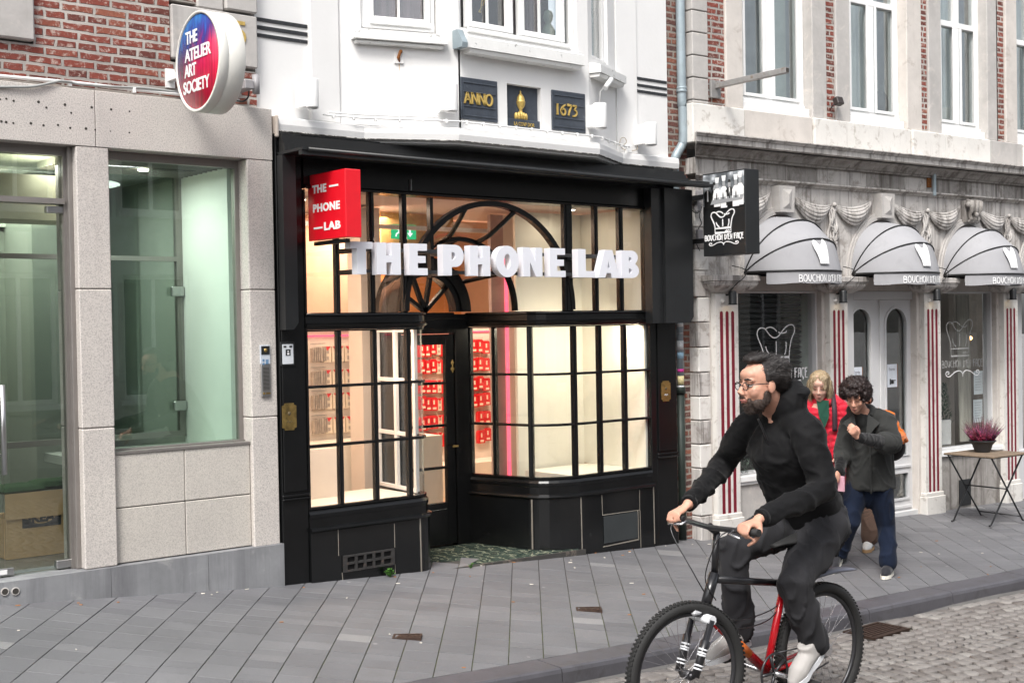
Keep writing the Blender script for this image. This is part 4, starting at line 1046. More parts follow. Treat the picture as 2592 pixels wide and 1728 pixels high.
# three dark plaques set in the bay
M['plaque'] = simple('dark_slate_paint', (.045, .055, .072), .55, var=.25, vs_=12, bmp=.4, bs=60, dirt=((.13, .14, .15), 12, .6, .06, .5))
SERIF = {}
def glyphs():
    G = {}
    G['A'] = [[(0, 0), (.28, 1)], [(.28, 1), (.62, 0)], [(.12, .36), (.47, .36)]]
    G['N'] = [[(0.05, 0), (.05, 1)], [(.05, 1), (.62, 0)], [(.62, 0), (.62, 1)]]
    G['O'] = [arc(.36, .5, .34, 0, 360, 20, .5)]
    G['I'] = [[(.1, 0), (.1, 1)]]; G['1'] = G['I']
    G['6'] = [bez((.52, 1.0), (.2, .85), (.02, .55), (.03, .3), 8), arc(.28, .30, .25, 0, 360, 16, .30)]
    G['7'] = [[(0, .92), (.02, 1), (.5, 1)], bez((.5, 1), (.35, .6), (.2, .4), (.14, 0), 6)]
    G['3'] = [[(.02, .95), (.08, 1), (.46, 1)], [(.46, 1), (.22, .60)], bez((.22, .60), (.66, .58), (.56, -.06), (.02, .0), 9)]
    return G
G_ = glyphs()
def write(mb, s_, o, ux, uz, h, w_, d, adv=.72, xs=1.0, serif=True, advs=None):
    x = 0
    for i, ch in enumerate(s_):
        if ch != ' ':
            for st in G_[ch]: mb.stroke([((x+p[0]*xs)*h, p[1]*h) for p in st], o, ux, uz, w_, d)
            if serif and ch in 'ANI1':
                ends = {'A': [(0, 0), (.62, 0)], 'N': [(.05, 0), (.05, 1), (.62, 1)], 'I': [(.1, 0), (.1, 1)], '1': [(.1, 0), (.1, 1)]}[ch]
                for e in ends: mb.stroke([((x+e[0]*xs-.11)*h, e[1]*h), ((x+e[0]*xs+.11)*h, e[1]*h)], o, ux, uz, w_*.5, d)
        x += (advs[i] if advs else adv)*xs
for k, ((ax, ay), (bx, by)) in enumerate(PLQ):
    a0 = f2(ax, ay, .004 if k != 1 else -.02); b0 = f2(bx, by, .004 if k != 1 else -.02)
    xA, xB, zA, zB = a0[0], b0[0], b0[1], a0[1]
    if k == 1: xA, xB, zA, zB = hx0-.008, hx1+.006, hz0-.008, hz1+.006
    lab = ['dark slate plaque with gilt word ANNO, left under the bay window', 'dark recessed plaque with golden covered cup in relief', 'dark slate plaque with gilt year 1673, right under the bay window'][k]
    cpos = wm2 @ Vector(((xA+xB)/2, 0, (zA+zB)/2))
    t = thing('date_plaque' if k != 1 else 'relief_plaque', lab, 'plaque', cpos, group='plaques on the white bay' if k != 1 else None)
    mb = MB(wm2)
    if k != 1:
        mb.box(xA, xB, -.012, .01, zA, zB, .004); w_ = xB-xA; h_ = zB-zA
        for fr in (.10, .32, .66, .88):
            mb.box(xA+.02, xB-.02, -.018, -.012, zA+h_*fr-.005, zA+h_*fr+.005, .002)
        mb.box(xA+.012, xA+.02, -.017, -.012, zA+.02, zB-.02); mb.build('slab', M['plaque'], t)
        mb = MB(wm2)
        if k == 0: write(mb, 'ANNO', (xA+.028, -.013, zA+h_*.385), (1, 0, 0), (0, 0, 1), .078, .013, .010, xs=1.12, adv=.74)
        else: write(mb, '1673', (xA+.04, -.013, zA+h_*.395), (1, 0, 0), (0, 0, 1), .080, .012, .010, xs=1.1, advs=[.5, .76, .62, .7])
        mb.build('lettering', M['gold'], t)
    else:
        mb.box(xA, xB, .045, .062, zA+.07, zB); mb.box(xA, xB, .02, .0601, zA, zA+.072, .004); mb.build('slab', M['plaque'], t)
        cx_ = (xA+xB)/2-.003; z_ = zA+.075
        mb = MB(wm2); Hh = (zB-zA)-.11
        prof = [(.001, 0), (.014, .0), (.020, .06), (.016, .16), (.022, .20), (.012, .24), (.016, .28), (.012, .33), (.030, .42), (.038, .5), (.040, .58), (.041, .60), (.036, .62), (.036, .66), (.030, .76), (.018, .84), (.008, .88), (.007, .92), (.009, .945), (.004, .97), (.001, 1.0)]
        mb.lathe([(r*.9, h*Hh) for r, h in prof], (cx_, .04, z_), 20)
        for q in (-2, -1, 0, 1, 2): mb.sphere((cx_+q*.024, .038-.004*(2-abs(q)), z_+.028-abs(q)*.004), .024, 10, 8, (.62, .7, 1.25))
        mb.build('golden_cup', M['gold'], t)
        mb = MB(wm2); mb.text('LA COVP DOR', ((xA+xB)/2+.012, .018, zA+.022), size=.040, depth=.003, xs=.78, bold=-.0002, align='CENTER'); mb.build('lettering', M['gold'], t)

# white cylinder wall lamps
def wall_lamp(x, y, z, h, r, label, wall_y, box=True):
    t = thing('wall_lamp', label, 'wall lamp', (x, wall_y, z), group='white cylinder lamps on the bay')
    MB().lathe([(.001, 0), (r*.8, 0), (r*.8, .006), (r, .006), (r+.001, .012), (r+.001, h-.012), (r, h-.008), (r, h), (r*.8, h), (.001, h)], (x, y, z), 28).build('lamp_body', M['white_paint'], t)
    mb = MB(); mb.box(x-r*1.2, x-r*.2, y+r*.3, wall_y+.002, z+.012, z+h*.94, .006); mb.build('mounting_box', M['white_paint'], t); return t
h_ = .20
for nm, reg, pts, Y, wyy, lab in (('a', 4, [(430, 650), (545, 655), (485, 900)], 7.42, 7.56, 'white cylinder lamp left of the bay, beside the black bands'),
                             ('b', 4, [(1580, 688), (1692, 690), (1640, 930)], 7.24, 7.34, 'white cylinder lamp between the rusty stub and ANNO plaque'),
                             ('c', 5, [(1186, 850), (1286, 855), (1238, 1068)], 7.24, 7.40, 'white cylinder lamp right of the 1673 plaque'),
                             ('d', 5, [(1606, 1012), (1699, 1015), (1655, 1207)], 7.44, 7.58, 'white cylinder lamp furthest right, under the black bands beside the drainpipe')):
    A, B, Cc = [wy(reg, *p, Y) for p in pts]; r = (B[0]-A[0])/2*.80
    wall_lamp((A[0]+B[0])/2, Y, Cc[1]-.0, A[1]-Cc[1], r, lab, wyy)
# pipe with clips along the cornice
mb = MB(); a = wy(4, 490, 905, 7.5); 
PIPE = [(wy(4, 620, 965, 7.44)[0], 7.50, 3.455), (4.84, 7.47, 3.455), (5.46, 7.20, 3.452), (6.84, 7.20, 3.452), (7.38, 7.47, 3.455), (7.47, 7.5, 3.455)]
mb.tube(PIPE, .006, 8); o = mb.build('conduit', M['white_paint'], loc=PIPE[0]); tag(o, 'white conduit clipped along the top of the bay cornice', 'conduit')
mb = MB(); tot = 0
for i in range(len(PIPE)-1):
    a, b_ = Vector(PIPE[i]), Vector(PIPE[i+1]); n = max(1, round((b_-a).length/.16))
    for k in range(n):
        p = a+(b_-a)*(k+.5)/n; MB().box(p.x-.008, p.x+.008, p.y-.009, p.y+.012, 3.435, 3.464, .003).build('clip', M['white_paint'], o)
mb = MB(); p0 = wy(4, 680, 965, 7.42); p1 = wy(4, 1540, 990, 7.24); p2 = wy(4, 1578, 880, 7.28)
mb.tube(smooth_path([(p0[0], 7.50, 3.475), (4.86, 7.46, 3.478), (p1[0]-.02, 7.29, 3.480), (p1[0]+.005, 7.30, 3.49), (p2[0], 7.31, 3.54)], 5), .006, 6)
tag(mb.build('cable', M['white_paint'], loc=(4.9, 7.45, 3.48)), 'thin white cable running up to the second cylinder lamp', 'cable')
# security camera like fitting under the right sill
p = f3(1320, 655, .1); q = wm3 @ Vector((p[0], -.1, p[1]))
t = thing('security_camera', 'small white tube camera hanging under the right bay sill', 'camera', q)
a = wy(5, 1330, 655, q.y); b_ = wy(5, 1258, 735, q.y-.0)
MB().cyl((a[0], q.y, a[1]), (b_[0], q.y-.03, b_[1]), .021, 14).build('tube_body', M['white_paint'], t)
c_ = wy(5, 1250, 840, q.y); MB().tube([(b_[0], q.y-.02, b_[1]+.01), (b_[0]-.004, q.y+.02, b_[1]-.02), (c_[0], q.y+.02, c_[1])], .007, 6).build('cable_arm', M['white_paint'], t)
mb = MB(); pp = [wy(5, x, y, 7.56) for x, y in ((1385, 1210), (1400, 1150), (1430, 1142), (1445, 1180), (1405, 1220), (1450, 1245), (1530, 1240), (1535, 1190), (1545, 1150), (1580, 1130))]
mb.tube(smooth_path([(p[0], 7.545, p[1]) for p in pp], 5), .0035, 6)
tag(mb.build('loose_cable', simple('beige_cable', (.42, .36, .28), .6), loc=(7.3, 7.54, 3.5)), 'beige loose cable curling under the right cylinder lamp', 'cable')
pb = wy(5, 1472, 1235, 7.54); tag(MB().box(pb[0]-.03, pb[0]+.03, 7.525, 7.58, pb[1]-.035, pb[1]+.035, .006).build('junction_box', M['white_paint'], loc=(pb[0], 7.55, pb[1])), 'small white junction box on the wall by the loose beige cable', 'junction box')

# ---- shopfront, ground floor
BAYS = ((LP, 'L'), (RP, 'R'))
def offset_path(path, o):
    P = [Vector(p) for p in path]; out = []
    for i, p in enumerate(P):
        d1 = (P[i]-P[i-1]).normalized() if i > 0 else (P[1]-P[0]).normalized(); d2 = (P[i+1]-P[i]).normalized() if i < len(P)-1 else d1
        n1 = Vector((d1.y, -d1.x)); n2 = Vector((d2.y, -d2.x)); nn = (n1+n2).normalized(); out.append(p+nn*(o/max(.4, nn.dot(n1))))
    return [(p.x, p.y) for p in out]
for path, side in BAYS:
    # stone stall riser down to the ground
    mb = MB(); mb.profile(path, [(.03, -.1), (.03, .608), (-.05, .608), (-.05, -.1)], smooth=False); mb.build('stall_riser', BT, S)
    mb = MB(); mb.profile(path, [(.022, .609), (.040, .612), (.050, .622), (.046, .636), (.030, .642), (.018, .644), (.016, .700), (.022, .712), (.024, .732), (.014, .748), (.0, .762), (-.05, .765), (-.05, .609)], smooth=False)
    mb.build('sill_moulding', BP, S)
    mb = MB(); mb.profile(path, [(.012, ZT-.005), (.018, ZT+.01), (.030, ZT+.016), (.034, ZT+.03), (.018, ZT+.042), (.014, ZT+.085), (.028, ZT+.094), (.026, ZT+.104), (.010, ZT+.112), (-.045, ZT+.112), (-.045, ZT-.005)])
    mb.build('transom', BP, S)
    mb = MB(); mb.profile(path, [(.010, ZS-.002), (.010, ZS+.014), (-.03, ZS+.014), (-.03, ZS-.002)]); mb.profile(path, [(.010, ZT-.016), (.010, ZT-.006), (-.03, ZT-.006), (-.03, ZT-.016)])
    for z in (1.192, 1.597): mb.profile(path, [(.012, z-.009), (.014, z), (.012, z+.011), (-.03, z+.011), (-.03, z-.009)])
    mb.build('glazing_bar', BP, S)
    g = MB(); n = 2
    g.profile(path, [(-.004, ZS+.01), (-.004, ZT-.008), (-.009, ZT-.008), (-.009, ZS+.01)])
    g.build('shop_window', M['glass'], S)
def vbar(x, y, z0, z1, w_=.034, ang=0.0, name='glazing_bar', d=.045):
    mb = MB(Matrix.Translation((x, y, 0)) @ Matrix.Rotation(ang, 4, 'Z')); mb.box(-w_/2, w_/2, -.014, d-.014, z0, z1, .004); mb.box(-w_/4, w_/4, -.022, -.014, z0, z1, .003)
    return mb.build(name, BP, S)
for x in (4.617, 4.909, 5.197): vbar(x, 7.5, ZS+.015, ZT-.016)
for x in (7.088, 7.373): vbar(x, 7.5, ZS+.015, ZT-.016, .038)
vbar(6.812, 7.502, ZS+.015, ZT-.016, .04); vbar(6.505, 7.69, ZS+.015, ZT-.016, .042, R_(-58))
mid = Vector(RP[0]).lerp(Vector(RP[1]), .44); vbar(mid.x, mid.y, ZS+.015, ZT-.016, .035, R_(-73.7))
vbar(6.337, 8.262, ZS+.015, ZT-.016, .04, R_(-73.7))
# uppers: front-plane bars and panes
for x, w_ in ((4.617, .034), (4.901, .042), (5.180, .042), (6.757, .088), (7.063, .042), (7.344, .05)): vbar(x, 7.5, ZU0, ZU1+.01, w_)
MB().box(4.35, 4.366, 7.485, 7.53, .78, ZU1).build('frame', BP, S); MB().box(7.61, 7.667, 7.487, 7.53, ZU0, ZU1).build('frame', BP, S)
MB().box(5.405, 5.433, 7.486, 7.53, 2.35, ZU1).build('glazing_bar', BP, S)
mb = MB(); mb.box(4.366, 5.18, 7.507, 7.512, ZU0, ZU1+.01); mb.build('upper_window', M['glass'], S); mb = MB(); mb.box(6.80, 7.61, 7.507, 7.512, ZU0, ZU1+.01); mb.build('upper_window', M['glass'], S)
# big front arch and its spandrels
ACX, ACZ, ARR = 5.985, 2.11, .805
mb = MB(); mb.bar([(p[0], 7.5, p[1]) for p in arc(ACX, ACZ, ARR, 0, 180, 40)], .040, .055); mb.build('arch_rib', BP, S)
mb = MB()
A_ = arc(ACX, ACZ, ARR, 90, 180, 14); mb.prism([(5.19, ACZ+.0), (5.19, ZU1)]+[(ACX, ZU1)]+A_[:-1], 7.508, 7.512)
A_ = arc(ACX, ACZ, ARR, 0, 90, 14); mb.prism([(6.78, ZU1), (6.78, ACZ)]+[p for p in A_[1:]]+[(ACX, ZU1)], 7.508, 7.512)
mb.build('spandrel_pane', M['glass'], S)
# glazed vault of the porch: ring at the back of the bays, door arch, ribs between
DY = 8.28; DCX, DCZ, DR0, DR1 = 5.90, 2.11, .285, .44
ICX, IR, IY = 5.94, .56, 7.86
ring = [(p[0], IY, p[1]) for p in arc(ICX, 2.11, IR, 0, 180, 30)]
mb = MB(); mb.bar(ring, .034, .04); mb.build('arch_rib', BP, S)
vault = [(ACX, 7.5, .80), (ACX-.01, 7.62, .70), (5.955, 7.74, .60), (ICX, IY, IR), (DCX+.01, 8.1, .49), (DCX, 8.27, .44)]
def vp(a, s_):
    k = min(int(s_), len(vault)-2); f = s_-k; p, q = vault[k], vault[k+1]
    cx_ = p[0]+(q[0]-p[0])*f; y = p[1]+(q[1]-p[1])*f; r = p[2]+(q[2]-p[2])*f
    return (cx_+r*math.cos(R_(a)), y, 2.11+r*math.sin(R_(a)))
for a, s0_, s1_, w_ in ((72.6, 0, 3, .034), (107.6, 0, 3, .034), (33, 3, 5, .034), (147, 3, 5, .034), (15, 0, 3, .0), (90, 3, 5, .03)):
    if w_ == 0: continue
    pts = [vp(a, s0_+(s1_-s0_)*i/8) for i in range(9)]
    mb = MB(); mb.tube(pts, w_*.55, 8); mb.build('vault_rib', BP, S)
g = MB(); V = []; na = 24
for k in range(6):
    for i in range(na+1):
        V.append(vp(180*i/na, k if k < 5 else 4.999))
g.add(V, [(k*(na+1)+i, (k+1)*(na+1)+i, (k+1)*(na+1)+i+1, k*(na+1)+i+1) for k in range(5) for i in range(na)], True)
g.build('vault_glass', M['glass'], S, fix=False)
# door wall
mb = MB(); DX0, DX1 = 5.615, 6.185
mb.box(5.47, DX0, DY-.03, DY+.06, FLOORZ-.1, 2.09, .005); mb.box(DX1, 6.335, DY-.03, DY+.06, FLOORZ-.1, 2.09, .005); mb.box(DX0, DX1, DY-.03, DY+.06, 1.935, 2.105, .005)
mb.box(5.47, 6.335, DY-.045, DY-.03, 2.05, 2.075, .004); mb.box(5.50, 6.3, DY-.04, DY-.03, 1.96, 1.975, .003)
mb.prism(arc(DCX, DCZ, DR1, 0, 180, 28)+arc(DCX, DCZ, DR0, 180, 0, 28), DY-.05, DY+.05)
mb.prism(arc(DCX, DCZ, DR1-.05, 0, 180, 28)+arc(DCX, DCZ, DR0+.05, 180, 0, 28), DY-.065, DY-.05)
mb.build('door_frame', BP, S)
hub = (DCX+.005, 2.115)
for a in (0, 42, 78, 112, 146, 180):
    if a in (0, 180): continue
    mb = MB(); mb.bar([(hub[0], DY, hub[1]), (hub[0]+.30*math.cos(R_(a)), DY, hub[1]+.30*math.sin(R_(a)))], .030, .04); mb.build('fanlight_spoke', BP, S)
MB().prism(arc(DCX, DCZ, DR0+.01, 0, 180, 24), DY+.01, DY+.014).build('fanlight', M['glass'], S)
# door leaf
mb = MB(); G0, G1, GZ0, GZ1 = 5.70, 6.097, .565, 1.846
mb.box(DX0+.004, G0, DY-.015, DY+.03, FLOORZ+.012, 1.930, .003); mb.box(G1, DX1-.004, DY-.015, DY+.03, FLOORZ+.012, 1.930, .003); mb.box(G0, G1, DY-.015, DY+.03, FLOORZ+.012, GZ0, .003); mb.box(G0, G1, DY-.015, DY+.03, GZ1, 1.930, .003)
mb.box(G0+.02, G1-.02, DY-.024, DY-.015, FLOORZ+.06, GZ0-.05, .004)
dl = mb.build('door', BP, S)
for z in (1.535, 1.192, .85): MB().box(G0, G1, DY-.018, DY+.01, z-.011, z+.011, .003).build('glazing_bar', BP, dl)
MB().box(G0, G1, DY+.004, DY+.008, GZ0, GZ1).build('pane', M['glass'], dl)
hx = wy(8, 1048, 285, DY-.03)
mb = MB(); mb.lathe([(.001, -.006), (.013, -.003), (.016, .002)], (hx[0], DY-.018, hx[1]+.03), 14, 'y'); mb.lathe([(.001, -.008), (.015, -.004), (.018, .003)], (hx[0], DY-.018, hx[1]-.02), 14, 'y'); mb.box(hx[0]-.006, hx[0]+.006, DY-.022, DY-.014, hx[1]-.05, hx[1]+.055, .003)
mb.build('lock_plate', M['brass'], dl)
MB().tube([(hx[0]-.0, DY-.02, 1.02), (hx[0]-.0, DY-.07, 1.02), (hx[0]-.05, DY-.075, 1.02)], .008, 8).build('handle', M['brass'], dl)
# porch floor of green marble with stone threshold
m, nt, out = nodes('dark_green_marble'); b = principled(nt, out); co = coords(nt, 'World', scale=(1, 1, 1))
n1 = noise_tex(nt, co, 4, 8, .7, 2.0); wv_ = N(nt, 'ShaderNodeTexWave'); wv_.inputs['Scale'].default_value = 2.6; wv_.inputs['Distortion'].default_value = 14; wv_.inputs['Detail'].default_value = 6; wv_.inputs['Detail Scale'].default_value = 3; L(nt, co, wv_.inputs['Vector'])
c = ramp(nt, n1.outputs[0], [(.3, (.02, .035, .03)), (.55, (.06, .085, .07)), (.72, (.13, .16, .12))])
c = mix(nt, ramp(nt, wv_.outputs[0], [(.86, 0.0), (.97, .75)]), c, (.36, .38, .28)); L(nt, c, b.inputs['Base Color']); b.inputs['Roughness'].default_value = .16; M['marble'] = m
P = [(5.36, 7.50), (5.42, 7.7), (5.50, 8.24), (6.31, 8.24), (6.47, 7.69), (6.6, 7.56), (6.80, 7.474)]
z_at = lambda p: .207-.006*(p[0]-5.4)+.012*(p[1]-7.5)
mb = MB(); n = len(P); mb.add([(p[0], p[1], z_at(p)) for p in P]+[(p[0], p[1], -.2) for p in P], [tuple(range(n)), tuple(range(2*n-1, n-1, -1))]+[(i, i+n, (i+1) % n+n, (i+1) % n) for i in range(n)])
mb.build('porch_floor', M['marble'], S)
M['threshold'] = simple('worn_black_threshold', (.05, .048, .045), .6, var=.3, dirt=((.22, .18, .15), 10, .55, .08, .7))
mb = MB(); q = [(5.40, 7.452), (6.86, 7.452), (6.80, 7.50), (5.38, 7.50)]; zt_ = [.214, .190, .188, .211]
mb.add([(p[0], p[1], z) for p, z in zip(q, zt_)]+[(p[0], p[1], -.1) for p in q], [(0, 1, 2, 3), (7, 6, 5, 4)]+[(i, i+4, (i+1) % 4+4, (i+1) % 4) for i in range(4)]); mb.build('threshold', M['threshold'], S)
# stall riser joints, vent and hatch
def seam(pts, w_=.006, y=7.4685):
    MB().bar([(x, y, z) for x, z in pts], w_, .004).build('pointing', M['tile_joint'], S)
seam([(4.565, .61), (4.565, .43)], .004); seam([(5.03, .60), (5.03, .43)], .004); seam([(5.03, .31), (5.03, .22)], .004)
seam([(5.254, .632), (5.258, .215)], .010); seam([(6.83, .607), (6.835, .175)], .009); seam([(4.59, .31), (4.595, .25)], .004)
seam([(7.06, .60), (7.065, .437), (7.492, .434), (7.494, .60)], .004); seam([(7.47, .434), (7.475, .19), (7.066, .178)], .007); seam([(7.66, .64), (7.665, .13)], .008); seam([(7.495, .43), (7.50, .12)], .004)
a0 = wz(9, 355, 1308, FLOORZ); vb = MB(); vb.box(-.004, .004, -.003, .003, FLOORZ-.01, .606)
sx, sy = 6.49, 7.682; MB(Matrix.Translation((sx-.018, sy-.026, 0))).box(-.005, .005, -.004, .004, FLOORZ, .606).build('pointing', M['tile_joint'], S)
mb = MB(); mb.box(7.075, 7.46, 7.462, 7.468, .205, .425); mb.build('hatch', simple('dark_grey_hatch', (.035, .04, .042), .45, var=.1), S)
M['vent_iron'] = simple('grey_rusty_cast_iron', (.045, .043, .042), .6, .3, var=.3, vs_=30, bmp=.5, bs=80, dirt=((.14, .09, .07), 20, .56, .08, .6))
mb = MB(); vx0, vx1, vz0, vz1 = 4.598, 5.018, .312, .426
mb.box(vx0, vx1, 7.452, 7.469, vz0, vz0+.012); mb.box(vx0, vx1, 7.452, 7.469, vz1-.012, vz1); mb.box(vx0, vx0+.028, 7.452, 7.469, vz0+.012, vz1-.012); mb.box(vx1-.028, vx1, 7.452, 7.469, vz0+.012, vz1-.012)
for k in range(1, 5): x = vx0+.028+k*(vx1-vx0-.056)/5; mb.box(x-.010, x+.010, 7.453, 7.469, vz0+.012, vz1-.012)
mb.box(vx0+.028, vx1-.028, 7.454, 7.469, (vz0+vz1)/2-.008, (vz0+vz1)/2+.008)
vg = mb.build('vent_grille', M['vent_iron'], S); MB().box(vx0+.02, vx1-.02, 7.466, 7.4695, vz0+.008, vz1-.008).build('vent_opening', simple('black_hole', (.002, .002, .002), 1), vg)

# notice and brass plates
ax = wy(8, 75, 160, 7.47); bx = wy(8, 140, 270, 7.47)
t = thing('notice_plate', 'small white notice in a black surround on the left pilaster', 'notice', ((ax[0]+bx[0])/2, 7.478, (ax[1]+bx[1])/2))
mb = MB(); mb.box(ax[0]-.012, bx[0]+.012, 7.468, 7.479, bx[1]-.012, ax[1]+.016, .003); mb.build('backplate', M['black_satin'], t)
mb = MB(); mb.box(ax[0], bx[0], 7.4655, 7.4685, bx[1], ax[1], .001); pp = mb.build('paper', simple('white_blue_plate', (.60, .63, .66), .4), t)
w_ = bx[0]-ax[0]; mb = MB(); zc_ = ax[1]
mb.box(ax[0]+.01, ax[0]+.03, 7.4635, 7.4657, zc_-.022, zc_-.010); mb.box(bx[0]-.03, bx[0]-.01, 7.4635, 7.4657, zc_-.022, zc_-.010); mb.box(ax[0]+w_*.30, ax[0]+w_*.72, 7.4635, 7.4657, zc_-.075, zc_-.034)
mb.build('printed_icons', M['black_satin'], pp)
mb = MB(); mb.sphere((ax[0]+w_*.51, 7.463, zc_-.048), .005, 8, 6); mb.box(ax[0]+w_*.42, ax[0]+w_*.60, 7.4615, 7.4636, zc_-.070, zc_-.058); mb.build('printed_figure', M['white_vinyl'], pp)
def brass_plate(x0, x1, z0, z1, label, y):
    t = thing('brass_plate', label, 'plaque', ((x0+x1)/2, y, (z0+z1)/2), group='brass name plates on the shop pilasters'); c_ = .018
    P = [(x0+c_, z0), (x1-c_, z0), (x1-c_, z0+c_*.6), (x1, z0+c_), (x1, z1-c_), (x1-c_, z1-c_*.6), (x1-c_, z1), (x0+c_, z1), (x0+c_, z1-c_*.6), (x0, z1-c_), (x0, z0+c_), (x0+c_, z0+c_*.6)]
    mb = MB(); mb.prism(P, y-.006, y); pl = mb.build('plate', M['brass'], t)
    mb = MB(); cx_, cz_ = (x0+x1)/2, z0+(z1-z0)*.62; mb.lathe([(.001, -.003), (.010, -.002), (.013, 0)], (cx_, y-.006, cz_), 14, 'y'); mb.build('bell_push', simple('dark_engraving', (.10, .075, .035), .6), t)
    mb = MB(); mb.stroke([(-.02, 0), (-.01, .01), (0, -.004), (.012, .008), (.022, 0)], (cx_, y-.0062, z0+(z1-z0)*.3), (1, 0, 0), (0, 0, 1), .004, .001); mb.build('engraving', M['white_sign'] if x0 > 6 else simple('engraved_line', (.12, .09, .04), .6), t)
a, b_ = wy(8, 75, 495, 7.475), wy(8, 158, 643, 7.475); brass_plate(a[0], b_[0], b_[1], a[1], 'aged brass name plate with clipped corners, on the left pilaster under the notice', 7.477)
a, b_ = wy(9, 1105, 368, 7.475), wy(9, 1158, 480, 7.475); brass_plate(a[0], b_[0], b_[1], a[1], 'aged brass name plate with clipped corners, on the right pilaster beside the drainpipe', 7.477)

# ---- red projecting box sign
fxX = None
t = thing('projecting_box_sign', 'glossy red box sign with white words hanging over the left bay', 'shop sign', (4.6, 7.4, 2.8))
# front edge (nearest corner) of the box at the photo's centre edge; face looks to -X
Yn = 7.03
xn, zt_ = wy(6, 605, 145, Yn); zb_ = wy(6, 620, 690, Yn)[1]
def on_x(reg, x, y, X): r = _ray(reg, x, y); k = X/r.x; return (r.y*k, CAMZ+r.z*k)
yf_, _z = on_x(6, 312, 460, xn)
xr_ = wy(6, 735, 400, Yn)[0]
mb = MB(); mb.box(xn, xr_, Yn, yf_, zb_, zt_, .004); mb.build('box', M['red_sign'], t)
mb = MB()
for s_, x, y, h in (('THE', 350, 345, 62), ('PHONE', 353, 495, 62), ('LAB', 440, 635, 62)):
    y_, z_ = on_x(6, x, y, xn); _, z2 = on_x(6, x, y-h, xn)
    x2 = {'THE': 460, 'PHONE': 565, 'LAB': 570}[s_]; yb_, _ = on_x(6, x2, y, xn)
    mb.text(s_, (xn-.001, y_, z_), ux=(0, -1, 0), size=(z2-z_)*1.37, depth=.003, fit=abs(yb_-y_), bold=.003, spacing=1.1)
for (xa_, ya_), (xb_, yb2) in (((482, 288), (553, 275)), ((360, 625), (428, 612))):
    a = on_x(6, xa_, ya_, xn); b_ = on_x(6, xb_, yb2, xn); mb.box(xn-.0025, xn-.0004, b_[0], a[0], (a[1]+b_[1])/2-.006, (a[1]+b_[1])/2+.006)
mb.build('lettering', M['white_vinyl'], t)
mb = MB(); mb.box(xn+.03, xn+.06, Yn+.05, 7.49, zb_-.03, zb_-.004); mb.box((xn+xr_)/2-.012, (xn+xr_)/2+.012, yf_, 7.49, zb_+.06, zb_+.08); mb.box((xn+xr_)/2-.012, (xn+xr_)/2+.012, yf_, 7.49, zt_-.1, zt_-.08); mb.build('bracket', M['black_satin'], t)

# ---- big white letters on two rails
LY, LD = 7.12, .066
m_ = lambda reg, x, y: wy(reg, x, y, LY)
t = thing('channel_letter_sign', 'large white three dimensional capital letters on black rails across the shopfront', 'shop sign', (5.9, 7.4, 2.35))
Z0, Z1 = 2.348, 2.563
sc_ = LY/7.15
fr = [(4.512, 4.686, 'T'), (4.731, 4.913, 'H'), (4.980, 5.132, 'E'), (5.270, 5.445, 'P'), (5.498, 5.686, 'H'), (5.745, 5.952, 'O'), (6.003, 6.185, 'N'), (6.263, 6.419, 'E'), (6.545, 6.720, 'L'), (6.748, 6.985, 'A'), (7.03, 7.199, 'B')]
